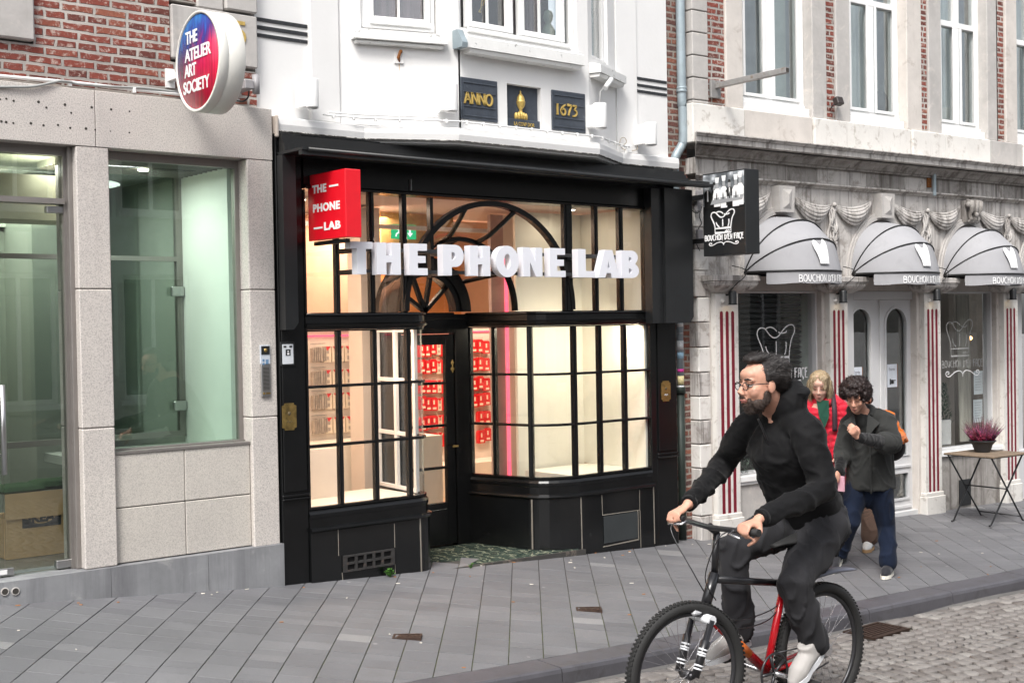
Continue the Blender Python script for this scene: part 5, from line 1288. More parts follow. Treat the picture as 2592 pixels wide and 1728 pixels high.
# front edges measured in the photo, per letter: left and right of the front face
fr = []
for reg, xa_, xb_, ch in ((6, 650, 828, 'T'), (6, 862, 1050, 'H'), (6, 1118, 1262, 'E'), (6, 1385, 1548, 'P'), (6, 1600, 1760, 'H'), (7, 240, 415, 'O'), (7, 452, 606, 'N'), (7, 665, 789, 'E'), (7, 888, 1022, 'L'), (7, 1046, 1216, 'A'), (7, 1235, 1369, 'B')):
    fr.append((wy(reg, xa_, 900, LY)[0], wy(reg, xb_, 900, LY)[0], ch))
Z0 = wy(6, 740, 985, LY)[1]; Z1 = wy(6, 740, 727, LY)[1]
def letter_poly(ch):
    """outer outlines (CCW) and holes in a unit box"""
    if ch == 'T': return [[(.0, .79), (.30, .79), (.30, 0), (.70, 0), (.70, .79), (1, .79), (1, 1), (0, 1)]], []
    if ch == 'H': return [[(0, 0), (.385, 0), (.385, .385), (.615, .385), (.615, 0), (1, 0), (1, 1), (.615, 1), (.615, .60), (.385, .60), (.385, 1), (0, 1)]], []
    if ch == 'E': return [[(0, 0), (1, 0), (1, .22), (.46, .22), (.46, .39), (.90, .39), (.90, .61), (.46, .61), (.46, .78), (.98, .78), (.98, 1), (0, 1)]], []
    if ch == 'L': return [[(0, 0), (1, 0), (1, .23), (.46, .23), (.46, 1), (0, 1)]], []
    if ch == 'N': return [[(0, 0), (.36, 0), (.36, .50), (.66, 0), (1, 0), (1, 1), (.64, 1), (.64, .5), (.34, 1), (0, 1)]], []
    if ch == 'A': return [[(0, 0), (.34, 0), (.40, .17), (.60, .17), (.66, 0), (1, 0), (.68, 1), (.32, 1)]], [[(.44, .36), (.56, .36), (.50, .62)]]
    if ch == 'O': return [[(.5+.52*math.cos(a), .5+.53*math.sin(a)) for a in [2*math.pi*i/32 for i in range(32)]]], [[(.5+.15*math.cos(a), .5+.26*math.sin(a)) for a in [2*math.pi*i/20 for i in range(20)]]]
    if ch == 'P': return [[(0, 0), (.42, 0), (.42, .28)]+[(x, z) for x, z in arc(.60, .64, .42, -90, 90, 12, .36)]+[(0, 1)]], [[(.42, .52)]+[(x, z) for x, z in arc(.48, .64, .13, -90, 90, 6, .12)]+[(.42, .76)]]
    if ch == 'B': return [[(0, 0)]+arc(.62, .27, .40, -90, 62, 9, .27)+arc(.60, .75, .36, -48, 90, 9, .25)+[(0, 1)]], [[(.42, .17)]+arc(.48, .26, .12, -90, 90, 5, .085)+[(.42, .35)], [(.42, .60)]+arc(.47, .685, .11, -90, 90, 5, .08)+[(.42, .77)]]
def extrude_shape(outer, holes, y0, y1, name, mat_, parent, bev=.0):
    bm = bmesh.new(); edges = []
    for ring_ in outer+holes:
        vs__ = [bm.verts.new((p[0], y0, p[1])) for p in ring_]
        for i in range(len(vs__)): edges.append(bm.edges.new((vs__[i], vs__[(i+1) % len(vs__)])))
    bmesh.ops.triangle_fill(bm, use_beauty=True, use_dissolve=False, edges=edges)
    fs = list(bm.faces); r = bmesh.ops.extrude_face_region(bm, geom=fs)
    for v in [g for g in r['geom'] if isinstance(g, bmesh.types.BMVert)]: v.co.y = y1
    bmesh.ops.recalc_face_normals(bm, faces=bm.faces)
    me = bpy.data.meshes.new(name); bm.to_mesh(me); bm.free()
    return link_mesh(me, name, mat_, parent)
for x0, x1, ch in fr:
    o_, h_ = letter_poly(ch); z0, z1 = Z0, Z1
    f = lambda p: (x0+(x1-x0)*p[0], z0+(z1-z0)*p[1])
    extrude_shape([[f(p) for p in r] for r in o_], [[f(p) for p in r] for r in h_], LY, LY+LD, 'letter', M['white_sign'], t)
for z in (2.375, 2.52):
    mb = MB(); mb.box(4.56, 7.12, LY+LD+.002, LY+LD+.02, z-.012, z+.012); mb.build('rail', M['black_satin'], t)
for x in (4.63, 5.19, 5.42, 6.76, 7.064):
    for z in (2.375, 2.52): MB().box(x-.02, x+.02, LY+LD+.02, 7.487, z-.016, z+.016, .002).build('standoff', M['black_satin'], t)
mb = MB(); tx = wy(6, 1130, 265, 7.46); mb.box(tx[0]-.002, tx[0]+.002, 7.455, 7.476, tx[1]-.05, tx[1]+.03); mb.build('hook_rod', M['steel'], S)

# small weeds along the wall
M['leaf'] = simple('weed_leaf', (.05, .16, .015), .6, var=.3, vs_=40)
def weed(x, y, r, n, label):
    z = ground_z(x, y); mb = MB()
    for i in range(n):
        a = rnd.random()*6.28; d = r*rnd.random(); h = r*(.3+rnd.random()*.9); p = Vector((x+d*math.cos(a), y-.01+d*.6*math.sin(a), z+h)); s_ = r*.28
        u = Vector((math.cos(a), math.sin(a), .4)).normalized(); v = u.cross(Vector((0, 0, 1))).normalized()
        mb.add([p-u*s_, p+v*s_*.6+Vector((0, 0, s_*.2)), p+u*s_, p-v*s_*.6+Vector((0, 0, s_*.2))], [(0, 1, 2, 3)])
        mb.tube([(x, y-.005, z-.005), tuple(p)], .0012, 4)
    tag(mb.build('weed', M['leaf'], loc=(x, y, z)), label, 'weed', 'weeds growing at the foot of the black shopfront')
a = wy(8, 680, 1480, 7.44); weed(a[0], 7.43, .045, 42, 'bright green weed at the foot of the black stall riser near the iron vent')
a = wy(0, 1190, 1432, 7.43); weed(a[0], 7.425, .03, 22, 'tiny green weed in the crack under the porch threshold')
# =================================================================== INSIDE THE PHONE SHOP
M['shop_wall'] = simple('warm_white_shop_wall', (.80, .72, .64), .8, var=.03, bmp=.05)
M['shop_cream'] = simple('cream_display_board', (.80, .77, .68), .75, var=.02, bmp=.05)
M['shop_orange'] = simple('terracotta_wall', (.62, .25, .08), .8, var=.06, bmp=.1)
M['shop_ceiling'] = simple('pinkish_ceiling', (.66, .52, .46), .85, var=.04)
M['shop_floor'] = simple('tan_shop_floor', (.42, .30, .20), .35, var=.1)
M['shop_osb'] = simple('bare_plywood', (.42, .24, .08), .8, var=.3, vs_=14, bmp=.2)
M['red_pack'] = simple('red_packaging', (.62, .012, .02), .4, var=.15, vs_=12, bmp=0)
M['pale_pack'] = simple('cream_packaging', (.80, .70, .56), .5, var=.1, bmp=0)
M['grey_case'] = simple('grey_phone_case', (.40, .35, .30), .4, var=.3, vs_=25, bmp=0)
M['neon'] = emit('pink_neon', (1.0, .10, .16), 1.3)
M['lamp_glow'] = emit('lamp_glow', (1.0, .88, .72), 9)
CZ = 2.98
def part(name, mat_, *boxes, parent=S):
    mb = MB()
    for b_ in boxes: mb.box(*b_)
    return mb.build(name, mat_, parent)
part('interior_floor', M['shop_floor'], (4.2, 5.38, 7.56, 12.8, .2, .235), (5.38, 13, 8.36, 12.8, .2, .235), (6.52, 8.0, 7.75, 8.36, .2, .235))
part('interior_ceiling', M['shop_ceiling'], (4.2, 13, 7.64, 12.8, CZ, 3.1))
part('interior_side_wall', M['shop_wall'], (4.18, 4.24, 7.9, 12.8, .2, CZ)); part('interior_back_wall', M['shop_wall'], (4.24, 13, 12.6, 12.8, .2, CZ)); part('interior_right_wall', M['shop_wall'], (12.9, 13, 7.9, 12.8, .2, CZ))
# front bays: low display platforms and boards
part('bay_platform', M['shop_cream'], (4.36, 5.36, 7.56, 8.20, .62, .758)); part('bay_platform', M['shop_cream'], (6.9, 7.72, 7.56, 8.24, .62, .758))
mb = MB(); mb.profile([(6.88, 8.30), (7.64, 8.30)], [(0, .6), (0, CZ-.02), (-.03, CZ-.02), (-.03, .6)]); mb.build('display_board', M['shop_cream'], S)
part('display_board', M['shop_cream'], (7.640, 7.664, 7.532, 8.30, .76, CZ-.02))
xa = wy(8, 235, 900, 8.0)[0]; xb = wy(8, 402, 900, 8.0)[0]; part('low_screen', M['shop_wall'], (xa-.3, xb+.03, 8.0, 8.04, .5, wy(8, 300, 752, 8.0)[1]))
xc = wy(8, 535, 400, 8.6)[0]; xd = wy(8, 600, 400, 8.6)[0]; part('white_column', M['shop_wall'], (xc, xd+.08, 8.6, 8.8, .2, CZ-.02))
# inner faces of the recess side of the left bay: white painted sashes
a, b_ = Vector(LP[-2]), Vector(LP[-1]); mI, lI, _ = facet_mat((a.x, a.y), (b_.x, b_.y))
mb = MB(mI); 
for u in (.0, .30, .60): mb.box(u, u+.035, .014, .045, .765, 1.985, .003)
for z in (.765, 1.176, 1.58, 1.955):
    for u0_, u1_ in ((.035, .30), (.335, .60)): mb.box(u0_, u1_, .014, .040, z, z+.030, .003)
mb.build('inner_sash', M['white_paint'], S)
vb = MB(mI); vb.box(.30, .335, -.014, .012, ZS, ZT, .004); vb.build('glazing_bar', BP, S)
# terracotta room seen through the fanlight, plywood hatch with the exit sign
part('peach_wall', simple('peach_wall_paint', (.66, .42, .30), .8, var=.05), (5.3, 7.6, 9.35, 9.39, 2.0, CZ-.02)); part('terracotta_panel', M['shop_orange'], (6.2, 7.05, 9.3, 9.34, 2.0, 2.62))
e0 = wy(6, 890, 490, 9.0); e1 = wy(6, 1470, 730, 9.0)
part('plywood_panel', M['shop_osb'], (e0[0], e1[0], 9.0, 9.03, wy(6, 1000, 735, 9.0)[1], e0[1]))
e0 = wy(6, 985, 588, 8.9); e1 = wy(6, 1172, 708, 8.9)
t = thing('exit_sign', 'green emergency exit sign with white running figure and arrow behind the upper glass', 'exit sign', ((e0[0]+e1[0])/2, 8.9, (e0[1]+e1[1])/2))
part('panel', emit('green_exit_panel', (.02, .42, .16), .8), (e0[0], e1[0], 8.9, 8.93, e1[1], e0[1]), parent=t)
w_ = e1[0]-e0[0]; h_ = e0[1]-e1[1]; o_ = (e0[0], 8.898, e1[1]); mb = MB()
mb.stroke([(w_*.30, h_*.72), (w_*.24, h_*.45), (w_*.34, h_*.30), (w_*.28, h_*.12)], o_, (1, 0, 0), (0, 0, 1), w_*.06, .003); mb.stroke([(w_*.24, h_*.45), (w_*.14, h_*.32), (w_*.12, h_*.14)], o_, (1, 0, 0), (0, 0, 1), w_*.05, .003); mb.stroke([(w_*.16, h_*.66), (w_*.28, h_*.64), (w_*.38, h_*.52)], o_, (1, 0, 0), (0, 0, 1), w_*.045, .003)
mb.sphere((o_[0]+w_*.33, 8.896, o_[2]+h_*.84), w_*.045, 8, 6); mb.stroke([(w_*.72, h_*.85), (w_*.72, h_*.3)], o_, (1, 0, 0), (0, 0, 1), w_*.07, .003)
mb.prism([(o_[0]+w_*.60, o_[2]+h_*.42), (o_[0]+w_*.72, o_[2]+h_*.14), (o_[0]+w_*.84, o_[2]+h_*.42)], 8.893, 8.896); mb.box(o_[0]+w_*.46, o_[0]+w_*.475, 8.893, 8.896, o_[2]+h_*.1, o_[2]+h_*.9)
mb.build('symbol', emit('white_exit_symbol', (.8, .9, .85), .9), t)
# product walls
def neon(x0, x1, y, z, label):
    mb = MB(); mb.box(x0, x1, y-.012, y, z-.008, z+.008); tag(mb.build('neon_strip', M['neon'], loc=((x0+x1)/2, y, z)), label, 'neon strip', 'pink light strips in the shop')
Y1, Y2 = 9.4, 10.9
w0 = wy(8, 190, 100, Y1)[0]; w1 = wy(8, 540, 100, Y1)[0]; zl = wy(8, 300, 112, Y1)[1]
part('product_wall', M['shop_wall'], (w0-.6, w1+.02, Y1+.005, Y1+.06, .5, CZ-.02)); neon(w0-.5, w1, Y1, zl, 'pink light strip above the left product wall')
zc0 = wy(8, 300, 700, Y1)[1]; part('counter', M['shop_cream'], (w0-.5, w1+.5, Y1-.45, Y1-.02, .235, zc0))
w2 = wy(8, 860, 300, Y2)[0]; w3 = wy(9, 155, 300, Y2)[0]
part('product_wall', M['shop_wall'], (w2-1.6, w3+.4, Y2+.005, Y2+.06, .235, CZ-.02)); zl2 = wy(9, 60, 88, Y2)[1]; neon(w2-.3, wy(9, 150, 88, Y2)[0], Y2, zl2, 'pink light strip above the right product wall')
zs0 = wy(9, 80, 800, Y2)[1]; part('counter', M['shop_cream'], (w2-1.2, w3+.3, Y2-.4, Y2-.02, .235, zs0))
nx = wy(9, 240, 300, 8.6); tag(MB().box(nx[0]-.012, nx[0]+.012, 8.6, 8.62, .5, 2.6).build('neon_tube', M['neon'], loc=(nx[0], 8.6, 1.5)), 'upright pink neon tube behind the side pane of the right bay', 'neon tube')
part('side_panel', simple('mauve_panel', (.50, .40, .38), .8), (nx[0]-.16, nx[0]-.02, 8.62, 8.66, .3, CZ-.02)); part('side_panel', M['shop_cream'], (nx[0]-.02, nx[0]+.5, 8.622, 8.66, .3, CZ-.02))
protos = {}
ORD = ['top', 'second', 'third', 'fourth', 'fifth', 'sixth', 'seventh', 'eighth', 'ninth']
NTH = ['first']+ORD[1:]
def pack(kind, x, y, z, w_, h_, label, group):
    if kind not in protos:
        if kind == 'red':
            t = thing('phone_case_pack', label, 'phone case', (x, y, z), group=group)
            mb = MB(); P = [(x-.048, z-.075), (x+.048, z-.075), (x+.048, z+.045), (x+.03, z+.065), (x-.03, z+.065), (x-.048, z+.045)]; mb.prism(P, y-.05, y-.01); mb.build('pack', M['red_pack'], t)
            mb = MB(); mb.box(x-.02, x+.025, y-.053, y-.0505, z-.062, z-.040); mb.box(x-.012, x+.006, y-.053, y-.0505, z-.01, z+.035); mb.build('label_patch', M['pale_pack'], t)
            mb = MB(); mb.tube([(x, y, z+.075), (x, y-.09, z+.078), (x, y-.095, z+.088)], .003, 5); mb.build('hook', M['steel'], t)
        elif kind == 'pale':
            t = thing('phone_case_pack', label, 'phone case', (x, y, z), group=group)
            mb = MB(); mb.box(x-.034, x+.034, y-.04, y-.01, z-.075, z+.06); mb.build('pack', M['pale_pack'], t)
            mb = MB(); mb.box(x-.012, x+.014, y-.043, y-.0405, z+.0, z+.03); mb.box(x-.012, x+.014, y-.043, y-.0405, z-.055, z-.025); mb.build('window_cutout', M['grey_case'], t)
            mb = MB(); mb.prism([(x-.03, z+.06), (x+.0, z+.025), (x+.03, z+.06)], y-.044, y-.041); mb.build('red_flap', M['red_pack'], t)
        else:
            t = thing('phone_case', label, 'phone case', (x, y, z), group=group)
            mb = MB(); 
            for k in range(3): mb.box(x-.024+k*.018, x-.012+k*.018, y-.08, y-.03, z-.070+k*.004, z+.050+k*.004, .003)
            mb.build('cover', M['grey_case'], t); MB().tube([(x, y, z+.085), (x, y-.10, z+.088)], .003, 5).build('hook', M['steel'], t)
        protos[kind] = (t, Vector((x, y, z))); return t
    p, o = protos[kind]
    return dup(p, Matrix.Translation((x, y, z)), label, group)
g1 = 'phone cases hanging on the left product wall'; g2 = 'red packs hanging on the right product wall'
rows1 = [wy(8, 300, y, Y1)[1] for y in (212, 345, 478, 615)]
cols = [(240, 'case'), (262, 'case'), (290, 'case'), (322, 'pale'), (368, 'pale'), (395, 'pale'), (440, 'pale'), (470, 'case'), (508, 'red')]
for i, z in enumerate(rows1):
    for j, (px_, k) in enumerate(cols):
        x = wy(8, px_, 300, Y1)[0]; pack(k, x, Y1, z, .1, .2, {'case': 'grey phone covers', 'pale': 'cream phone case pack', 'red': 'red phone case pack'}[k]+', %s row, %s from left, left product wall' % (ORD[i], NTH[j]), g1)
for i, y in enumerate((170, 268, 375, 470, 575, 672)):
    z = wy(9, 70, y, Y2)[1]
    for j, px_ in enumerate((-262, -232, -200, -166, -134, -104, 32, 66, 102)):
        if i > 4 and px_ < 0 and px_ > -120: continue
        if i > 3 and px_ == 32: continue
        x = wy(9, px_, 300, Y2)[0]; pack('red' if px_ not in (-166,) else 'pale', x, Y2, z+rnd.uniform(-.02, .01), .1, .2, ('red' if px_ != -166 else 'cream')+' phone case pack, %s row, %s from left, right product wall' % (ORD[i], NTH[j]), g2)
# lighting rail and ceiling lamps
z_ = wy(6, 900, 610, 8.7)[1]
t = thing('lighting_track', 'pale lighting track hanging across the shop behind the upper glass', 'light track', (6.0, 8.7, z_))
x0 = 4.9; x1 = wy(7, 880, 670, 8.7)[0]
part('track', M['white_paint'], (x0, x1, 8.68, 8.72, z_-.015, z_+.02), parent=t)
for px_ in (700, 760): 
    x = wy(7, px_, 600, 8.7)[0]; MB().tube([(x, 8.7, z_+.02), (x, 8.7, CZ-.001)], .003, 5).build('cable', M['black_satin'], t)
for px_, py in ((600, 730), (745, 730)):
    x = wy(7, px_, 730, 8.75)[0]; MB().cyl((x, 8.75, z_-.14), (x, 8.75, z_-.016), .03, 14).build('spot_lamp', M['white_paint'], t)
def ceiling_lamp(x, y, r, e, label, col=(1.0, .80, .62), z=CZ):
    t = thing('ceiling_lamp', label, 'ceiling lamp', (x, y, z-.02), group='round ceiling lamps inside the phone shop')
    MB().cyl((x, y, z-.022), (x, y, z-.001), r, 20).build('rim', M['white_paint'], t)
    MB().cyl((x, y, z-.026), (x, y, z-.0225), r*.8, 20).build('lens', M['lamp_glow'], t)
    ld = bpy.data.lights.new('ceiling_lamp', 'AREA'); ld.shape = 'DISK'; ld.size = .5; ld.energy = e; ld.color = col
    lo = bpy.data.objects.new('lamp', ld); C.objects.link(lo); lo.parent = t; lo.location = (0, 0, -.03)
LMP = [(4.8, 8.3, 8), (7.2, 7.95, 1.3), (5.8, 9.0, 15), (6.9, 9.9, 30), (5.4, 10.3, 30), (8.4, 9.6, 34)]
for k, (x, y, e) in enumerate(LMP):
    ceiling_lamp(x, y, .05, e, ['round ceiling lamp over the left bay', 'round ceiling lamp over the right bay', 'round ceiling lamp behind the entrance door', 'round ceiling lamp in the middle of the shop', 'round ceiling lamp near the left product wall', 'round ceiling lamp towards the right product wall'][k], col=(1.0, .86, .66) if k == 1 else (1.0, .74, .56))
def added_fill_strip(x0, x1, y, z, e, label, col, tilt=0):  # unseen strip lights, added to brighten the lower part of the bays
    t = thing('added_fill_strip', label, 'added fill light', ((x0+x1)/2, y, z), group='added fill lights behind the transoms of the bays')
    MB().box(x0, x1, y-.012, y+.012, z+.006, z+.03).build('housing', M['white_paint'], t); MB().box(x0+.01, x1-.01, y-.008, y+.008, z+.002, z+.0055).build('diffuser', M['lamp_glow'], t)
    ld = bpy.data.lights.new('added_fill_strip', 'AREA'); ld.shape = 'RECTANGLE'; ld.size = x1-x0; ld.size_y = .06; ld.energy = e; ld.color = col
    lo = bpy.data.objects.new('lamp', ld); C.objects.link(lo); lo.parent = t; lo.location = (0, .0, -.004); lo.rotation_euler = (tilt, 0, 0)
added_fill_strip(4.42, 5.15, 7.62, 2.0, 12, 'added thin fill light behind the transom of the left bay', (1.0, .74, .56), R_(25))
added_fill_strip(6.92, 7.60, 7.60, 2.0, 6.5, 'added thin fill light behind the transom of the right bay', (1.0, .88, .68), R_(35))
# empty granite shop: one downlight in the niche
t = thing('niche_downlight', 'small round downlight in the ceiling of the empty display niche', 'ceiling lamp', (3.45, 8.0, 3.06))
MB().cyl((3.45, 8.0, 3.055), (3.45, 8.0, 3.066), .035, 16).build('lens', M['lamp_glow'], t)
ld = bpy.data.lights.new('niche_lamp', 'AREA'); ld.shape = 'DISK'; ld.size = .9; ld.energy = 14; ld.color = (1.0, 1.0, .96); lo = bpy.data.objects.new('lamp', ld); C.objects.link(lo); lo.parent = t; lo.location = (-.32, .05, -.03)
ld = bpy.data.lights.new('room_lamp', 'AREA'); ld.size = 1.2; ld.energy = 24; ld.color = (.95, 1.0, .88); 
t = thing('room_lamp', 'ceiling lamp deep inside the empty granite shop', 'ceiling lamp', (2.6, 9.0, 3.10)); MB().box(2.4, 2.8, 8.9, 9.1, 3.09, 3.118).build('diffuser', M['lamp_glow'], t); lo = bpy.data.objects.new('lamp', ld); C.objects.link(lo); lo.parent = t; lo.location = (0, 0, -.04)
# =================================================================== BRICK STRIP AND DOWNPIPE
t0 = thing('party_wall', 'narrow weathered brick strip between the black shopfront and the stone facade', 'wall', (8.15, 7.7, 0))
MB().box(8.0, 8.275, 7.60, 7.95, -.2, 8.4).build('brick_wall', M['brick_dark'], t0)
MB().box(7.987, 8.045, 7.60, 7.70, 3.3, 3.95, .01).build('mortar_patch', M['stone_pale'], t0)
t = thing('drainpipe', 'grey blue zinc drainpipe with a kink, running down the brick strip', 'drainpipe', (8.08, 7.55, .1))
Pp = lambda x, y, Y=7.56, reg=5: (wy(reg, x, y, Y)[0], Y, wy(reg, x, y, Y)[1])
top = Pp(1890, -600); k1 = Pp(1912, 740); k2 = Pp(1920, 890); k3 = Pp(1925, 1150); k4 = Pp(1860, 1300, 7.58)
k5 = (k4[0]+.008, 7.60, k4[2]-.08)
low = wy(9, 1212, 430, 7.60)
mb = MB(); mb.tube(smooth_path([top, k1, k2, k3, ((k3[0]+k4[0])/2+.028, 7.57, (k3[2]+k4[2])/2+.02), k4, k5, (k5[0], 7.60, 2.9)], 6), .040, 14); mb.build('upper_pipe', M['zinc'], t)
mb = MB(); mb.tube([(low[0], 7.60, 2.9), (low[0], 7.60, wy(9, 1210, 430, 7.6)[1])], .036, 14); mb.build('middle_pipe', M['zinc'], t)
MB().lathe([(.001, 0), (.044, 0), (.047, .012), (.044, .024), (.042, .03), (.047, .036), (.044, .05), (.001, .05)], (k1[0], k1[1], k1[2]-.03), 20).build('pipe_clamp', M['zinc'], t)
M['green_iron'] = simple('green_black_cast_iron', (.03, .042, .035), .5, .3, var=.2)
zl = wy(9, 1215, 432, 7.6)[1]
mb = MB(); mb.tube([(low[0], 7.60, .0), (low[0], 7.60, zl)], .040, 14); mb.lathe([(.040, 0), (.05, 0), (.05, .05), (.044, .06), (.001, .06)], (low[0], 7.60, zl-.01), 18); mb.build('standpipe', M['green_iron'], t)
mb = MB(); mb.tube([(low[0]-.07, 7.63, .0), (low[0]-.07, 7.63, 2.0)], .018, 8); mb.build('thin_pipe', M['black_satin'], t)
# stickers on the pipe
st = [(450, 40, 60, .75, .74, .72), (520, 95, 100, .55, .55, .55), (590, 140, 190, .72, .74, .75), (640, 205, 240, .35, .55, .70), (690, 300, 318, .70, .05, .35), (760, 340, 390, .78, .66, .35), (780, 395, 425, .70, .72, .74)]
mb_cols = {}
for k, (_, ya, yb, r_, g_, b__) in enumerate(st):
    za, zb_ = wy(9, 1210, ya, 7.56)[1], wy(9, 1210, yb, 7.56)[1]
    o = MB().lathe([(.0365, zb_-za), (.0372, zb_-za), (.0372, 0), (.0365, 0)], (low[0], 7.60, za), 14, 'z', R_(195), R_(345))
    tag(o.build('sticker', simple('sticker_colour_%d' % k if 0 else 'sticker_print', (r_, g_, b__), .6, var=.35, vs_=60, bmp=0), loc=(low[0], 7.56, za)), ['torn white sticker at the top of the pipe stickers', 'scuffed grey sticker, second from the top on the pipe', 'long pale sticker on the drainpipe', 'light blue sticker on the drainpipe', 'narrow pink sticker round the drainpipe', 'yellow white sticker on the drainpipe under the pink one', 'white sticker lowest on the drainpipe'][k], 'sticker', 'stickers on the drainpipe')

# =================================================================== STONE RESTAURANT (own frame: u along, v inwards, z up)
RS = thing('stone_restaurant_building', 'weathered stone and brick facade with arches, draped swags, red fluted pilasters and grey awnings', 'building', RO, RA)
def RB(): return MB(RMAT)
UE = 9.5                                       # right end, outside the picture
gz = lambda u: ground_z(*(RMAT @ Vector((u, 0, 0))).to_2d())
# --- first floor
zc0, zc1 = 3.665, 3.895
for a, b_ in ((.19, .418), (1.785, 1.92), (3.268, 3.38), (4.62, 4.765), (6.0, 6.15), (7.5, UE)): RB().box(a, b_, .02, .3, zc1, 8.4).build('brick_pier', M['brick_old'], RS)
zq = [zc1+.002, 3.928, 4.122, 4.315, 4.515, 4.705, 4.90, 5.1, 5.3, 5.5, 5.7, 5.9, 6.2]
mb = RB()
for a, b_ in zip(zq, zq[1:]): mb.box(-.005, .187, -.012, .3, a+.004, b_-.004, .006)
mb.build('quoin', M['stone_grey'], RS)
for k, (a, b_) in enumerate(((.419, .635), (1.575, 1.782), (1.923, 2.13), (3.02, 3.265), (3.383, 3.60), (4.42, 4.60), (4.77, 4.99), (5.8, 5.998), (6.16, 6.38), (7.3, 7.49))):
    mb = RB(); mb.box(a, b_, -.005, .28, zc1+.001, 8.4, .008); mb.build('window_jamb', M['stone_grey' if k % 3 else 'stone_pale'], RS)
mb = RB(); mb.box(4.603, 4.618, .0, .3, zc1, 8.4); mb.build('mortar_gap', M['joint'], RS)
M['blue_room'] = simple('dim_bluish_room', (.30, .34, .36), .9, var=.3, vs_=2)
M['net'] = simple('pale_net_curtain', (.62, .66, .66), .9, var=.2, vs_=4, coord='World', aniso=(10, 10, .5))
for k, (a, b_, rail_) in enumerate(((.66, 1.572, None), (2.16, 3.018, 5.13), (3.63, 4.42, 5.09), (5.02, 5.80, 5.05), (6.4, 7.3, 5.05))):
    z0 = 3.985
    rails = [rail_] if rail_ else []
    wn, _ = window(RMAT, a, b_, z0, 6.3, RS, fw=.075, setback=.10, glassm='glass_window', mids=((((a+b_)/2)+(-.01 if k else -.035), .105 if k == 0 else .085),), rail=rails)
    mb = RB(); mb.box(a+.03, b_-.03, .06, .098, z0+.002, z0+.03, .006); mb.box(a, b_, .03, .2, z0-.09, z0-.004, .006); mb.build('bottom_board', M['white_paint'], wn)
    mb = RB()
    m_ = (a+b_)/2+(-.01 if k else -.035)
    for q0, q1 in ((a+.075, m_-.05), (m_+.05, b_-.075)):
        top_ = rail_ or 6.2
        mb.box(q0, q0+.028, .082, .098, z0+.062, top_-.03, .004); mb.box(q1-.028, q1, .082, .098, z0+.062, top_-.03, .004); mb.box(q0+.028, q1-.028, .082, .098, z0+.062, z0+.092, .004)
    mb.build('casement', M['white_paint'], wn)
    if k != 0:
        mb = RB(); n = 20; uu = [(a+.06)+(b_-a-.12)*i/n for i in range(n+1)]
        for i in range(n): mb.add([(uu[i], .30+.015*math.sin(i*1.7), z0), (uu[i+1], .30+.015*math.sin((i+1)*1.7), z0), (uu[i+1], .30+.015*math.sin((i+1)*1.7), 6.3), (uu[i], .30+.015*math.sin(i*1.7), 6.3)], [(0, 1, 2, 3)], True)
        mb.build('curtain', M['net'], wn)
    else:
        mb = RB(); mb.box(m_+.22, b_-.04, .28, .30, z0, 6.3); mb.build('curtain', simple('bright_blind', (.45, .50, .48), .9), wn)
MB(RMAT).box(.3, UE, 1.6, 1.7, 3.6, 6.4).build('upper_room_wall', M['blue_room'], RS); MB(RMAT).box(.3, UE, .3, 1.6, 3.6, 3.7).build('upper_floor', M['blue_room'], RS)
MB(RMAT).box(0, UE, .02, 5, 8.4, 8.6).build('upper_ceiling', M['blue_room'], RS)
# lamp and chair shapes standing inside
def inside(name, lab, cat, reg, x, y, prof, col):
    u, z = wv(reg, x, y, .26); c_ = RMAT @ Vector((u, .30, z)); tag(MB().lathe(prof, c_, 16).build(name, simple(name+'_surface', col, .7), loc=c_), lab, cat)
inside('table_lamp', 'white round lamp shade standing inside the third upper window', 'lamp', 10, 1852, 830, [(.001, 0), (.06, .0), (.085, .06), (.085, .16), (.05, .21), (.001, .22)], (.62, .62, .58))
inside('chair', 'dark rounded chair back inside the second upper window', 'chair', 10, 1435, 750, [(.001, 0), (.075, 0), (.085, .1), (.07, .2), (.03, .25), (.001, .26)], (.08, .085, .09))
# base course under the windows
blocks = [(-.05, .598, 'stone_white', -.05), (.604, 1.53, 'stone_pale', -.035), (1.538, 2.122, 'stone_white', -.055), (2.128, 3.018, 'stone_white', -.045), (3.028, 3.578, 'stone_white', -.06), (3.584, 4.398, 'stone_white', -.05), (4.404, 5.02, 'stone_grey', -.04), (5.028, 5.9, 'stone_white', -.05), (5.91, UE, 'stone_pale', -.05)]
for a, b_, m_, v in blocks:
    mb = RB(); mb.box(a, b_, v, .3, 3.55, zc1-.001+rnd.uniform(-.004, .0), .008); mb.build('base_block', M[m_], RS)
# cornice
prof = [(0, 3.455), (.05, 3.455), (.055, 3.472), (.075, 3.476), (.085, 3.492), (.12, 3.505), (.165, 3.53), (.20, 3.54), (.255, 3.545), (.262, 3.549), (.262, 3.583), (.272, 3.588), (.278, 3.602), (.29, 3.606), (.29, 3.614), (.05, 3.640), (0, 3.64)]
prof = [(0, 3.428), (.045, 3.428), (.050, 3.445), (.07, 3.45), (.080, 3.462), (.10, 3.485), (.15, 3.512), (.205, 3.524), (.215, 3.528), (.215, 3.572), (.228, 3.577), (.236, 3.592), (.25, 3.597), (.25, 3.606), (.05, 3.635), (0, 3.635)]
mb = RB(); mb.prism([(-p, z) for p, z in prof], -.05-.0, 5.03, 'x') if 0 else None
def cornice(u0, u1, prof, mat_, name, seg=1.07, ret=True):
    u = u0
    while u < u1-.01:
        v_ = min(u+seg*rnd.uniform(.8, 1.2), u1); mb = RB(); mb.prism([(-p, z) for p, z in prof], u+.0015, v_-.0015, 'x'); mb.build(name, M[mat_], RS); u = v_
up = [(p, z) for p, z in prof if z >= 3.524]; lo = [(p, z) for p, z in prof if z < 3.524]
up = [(0, 3.524)]+up[0:]; lo = lo+[(0, 3.5235)]
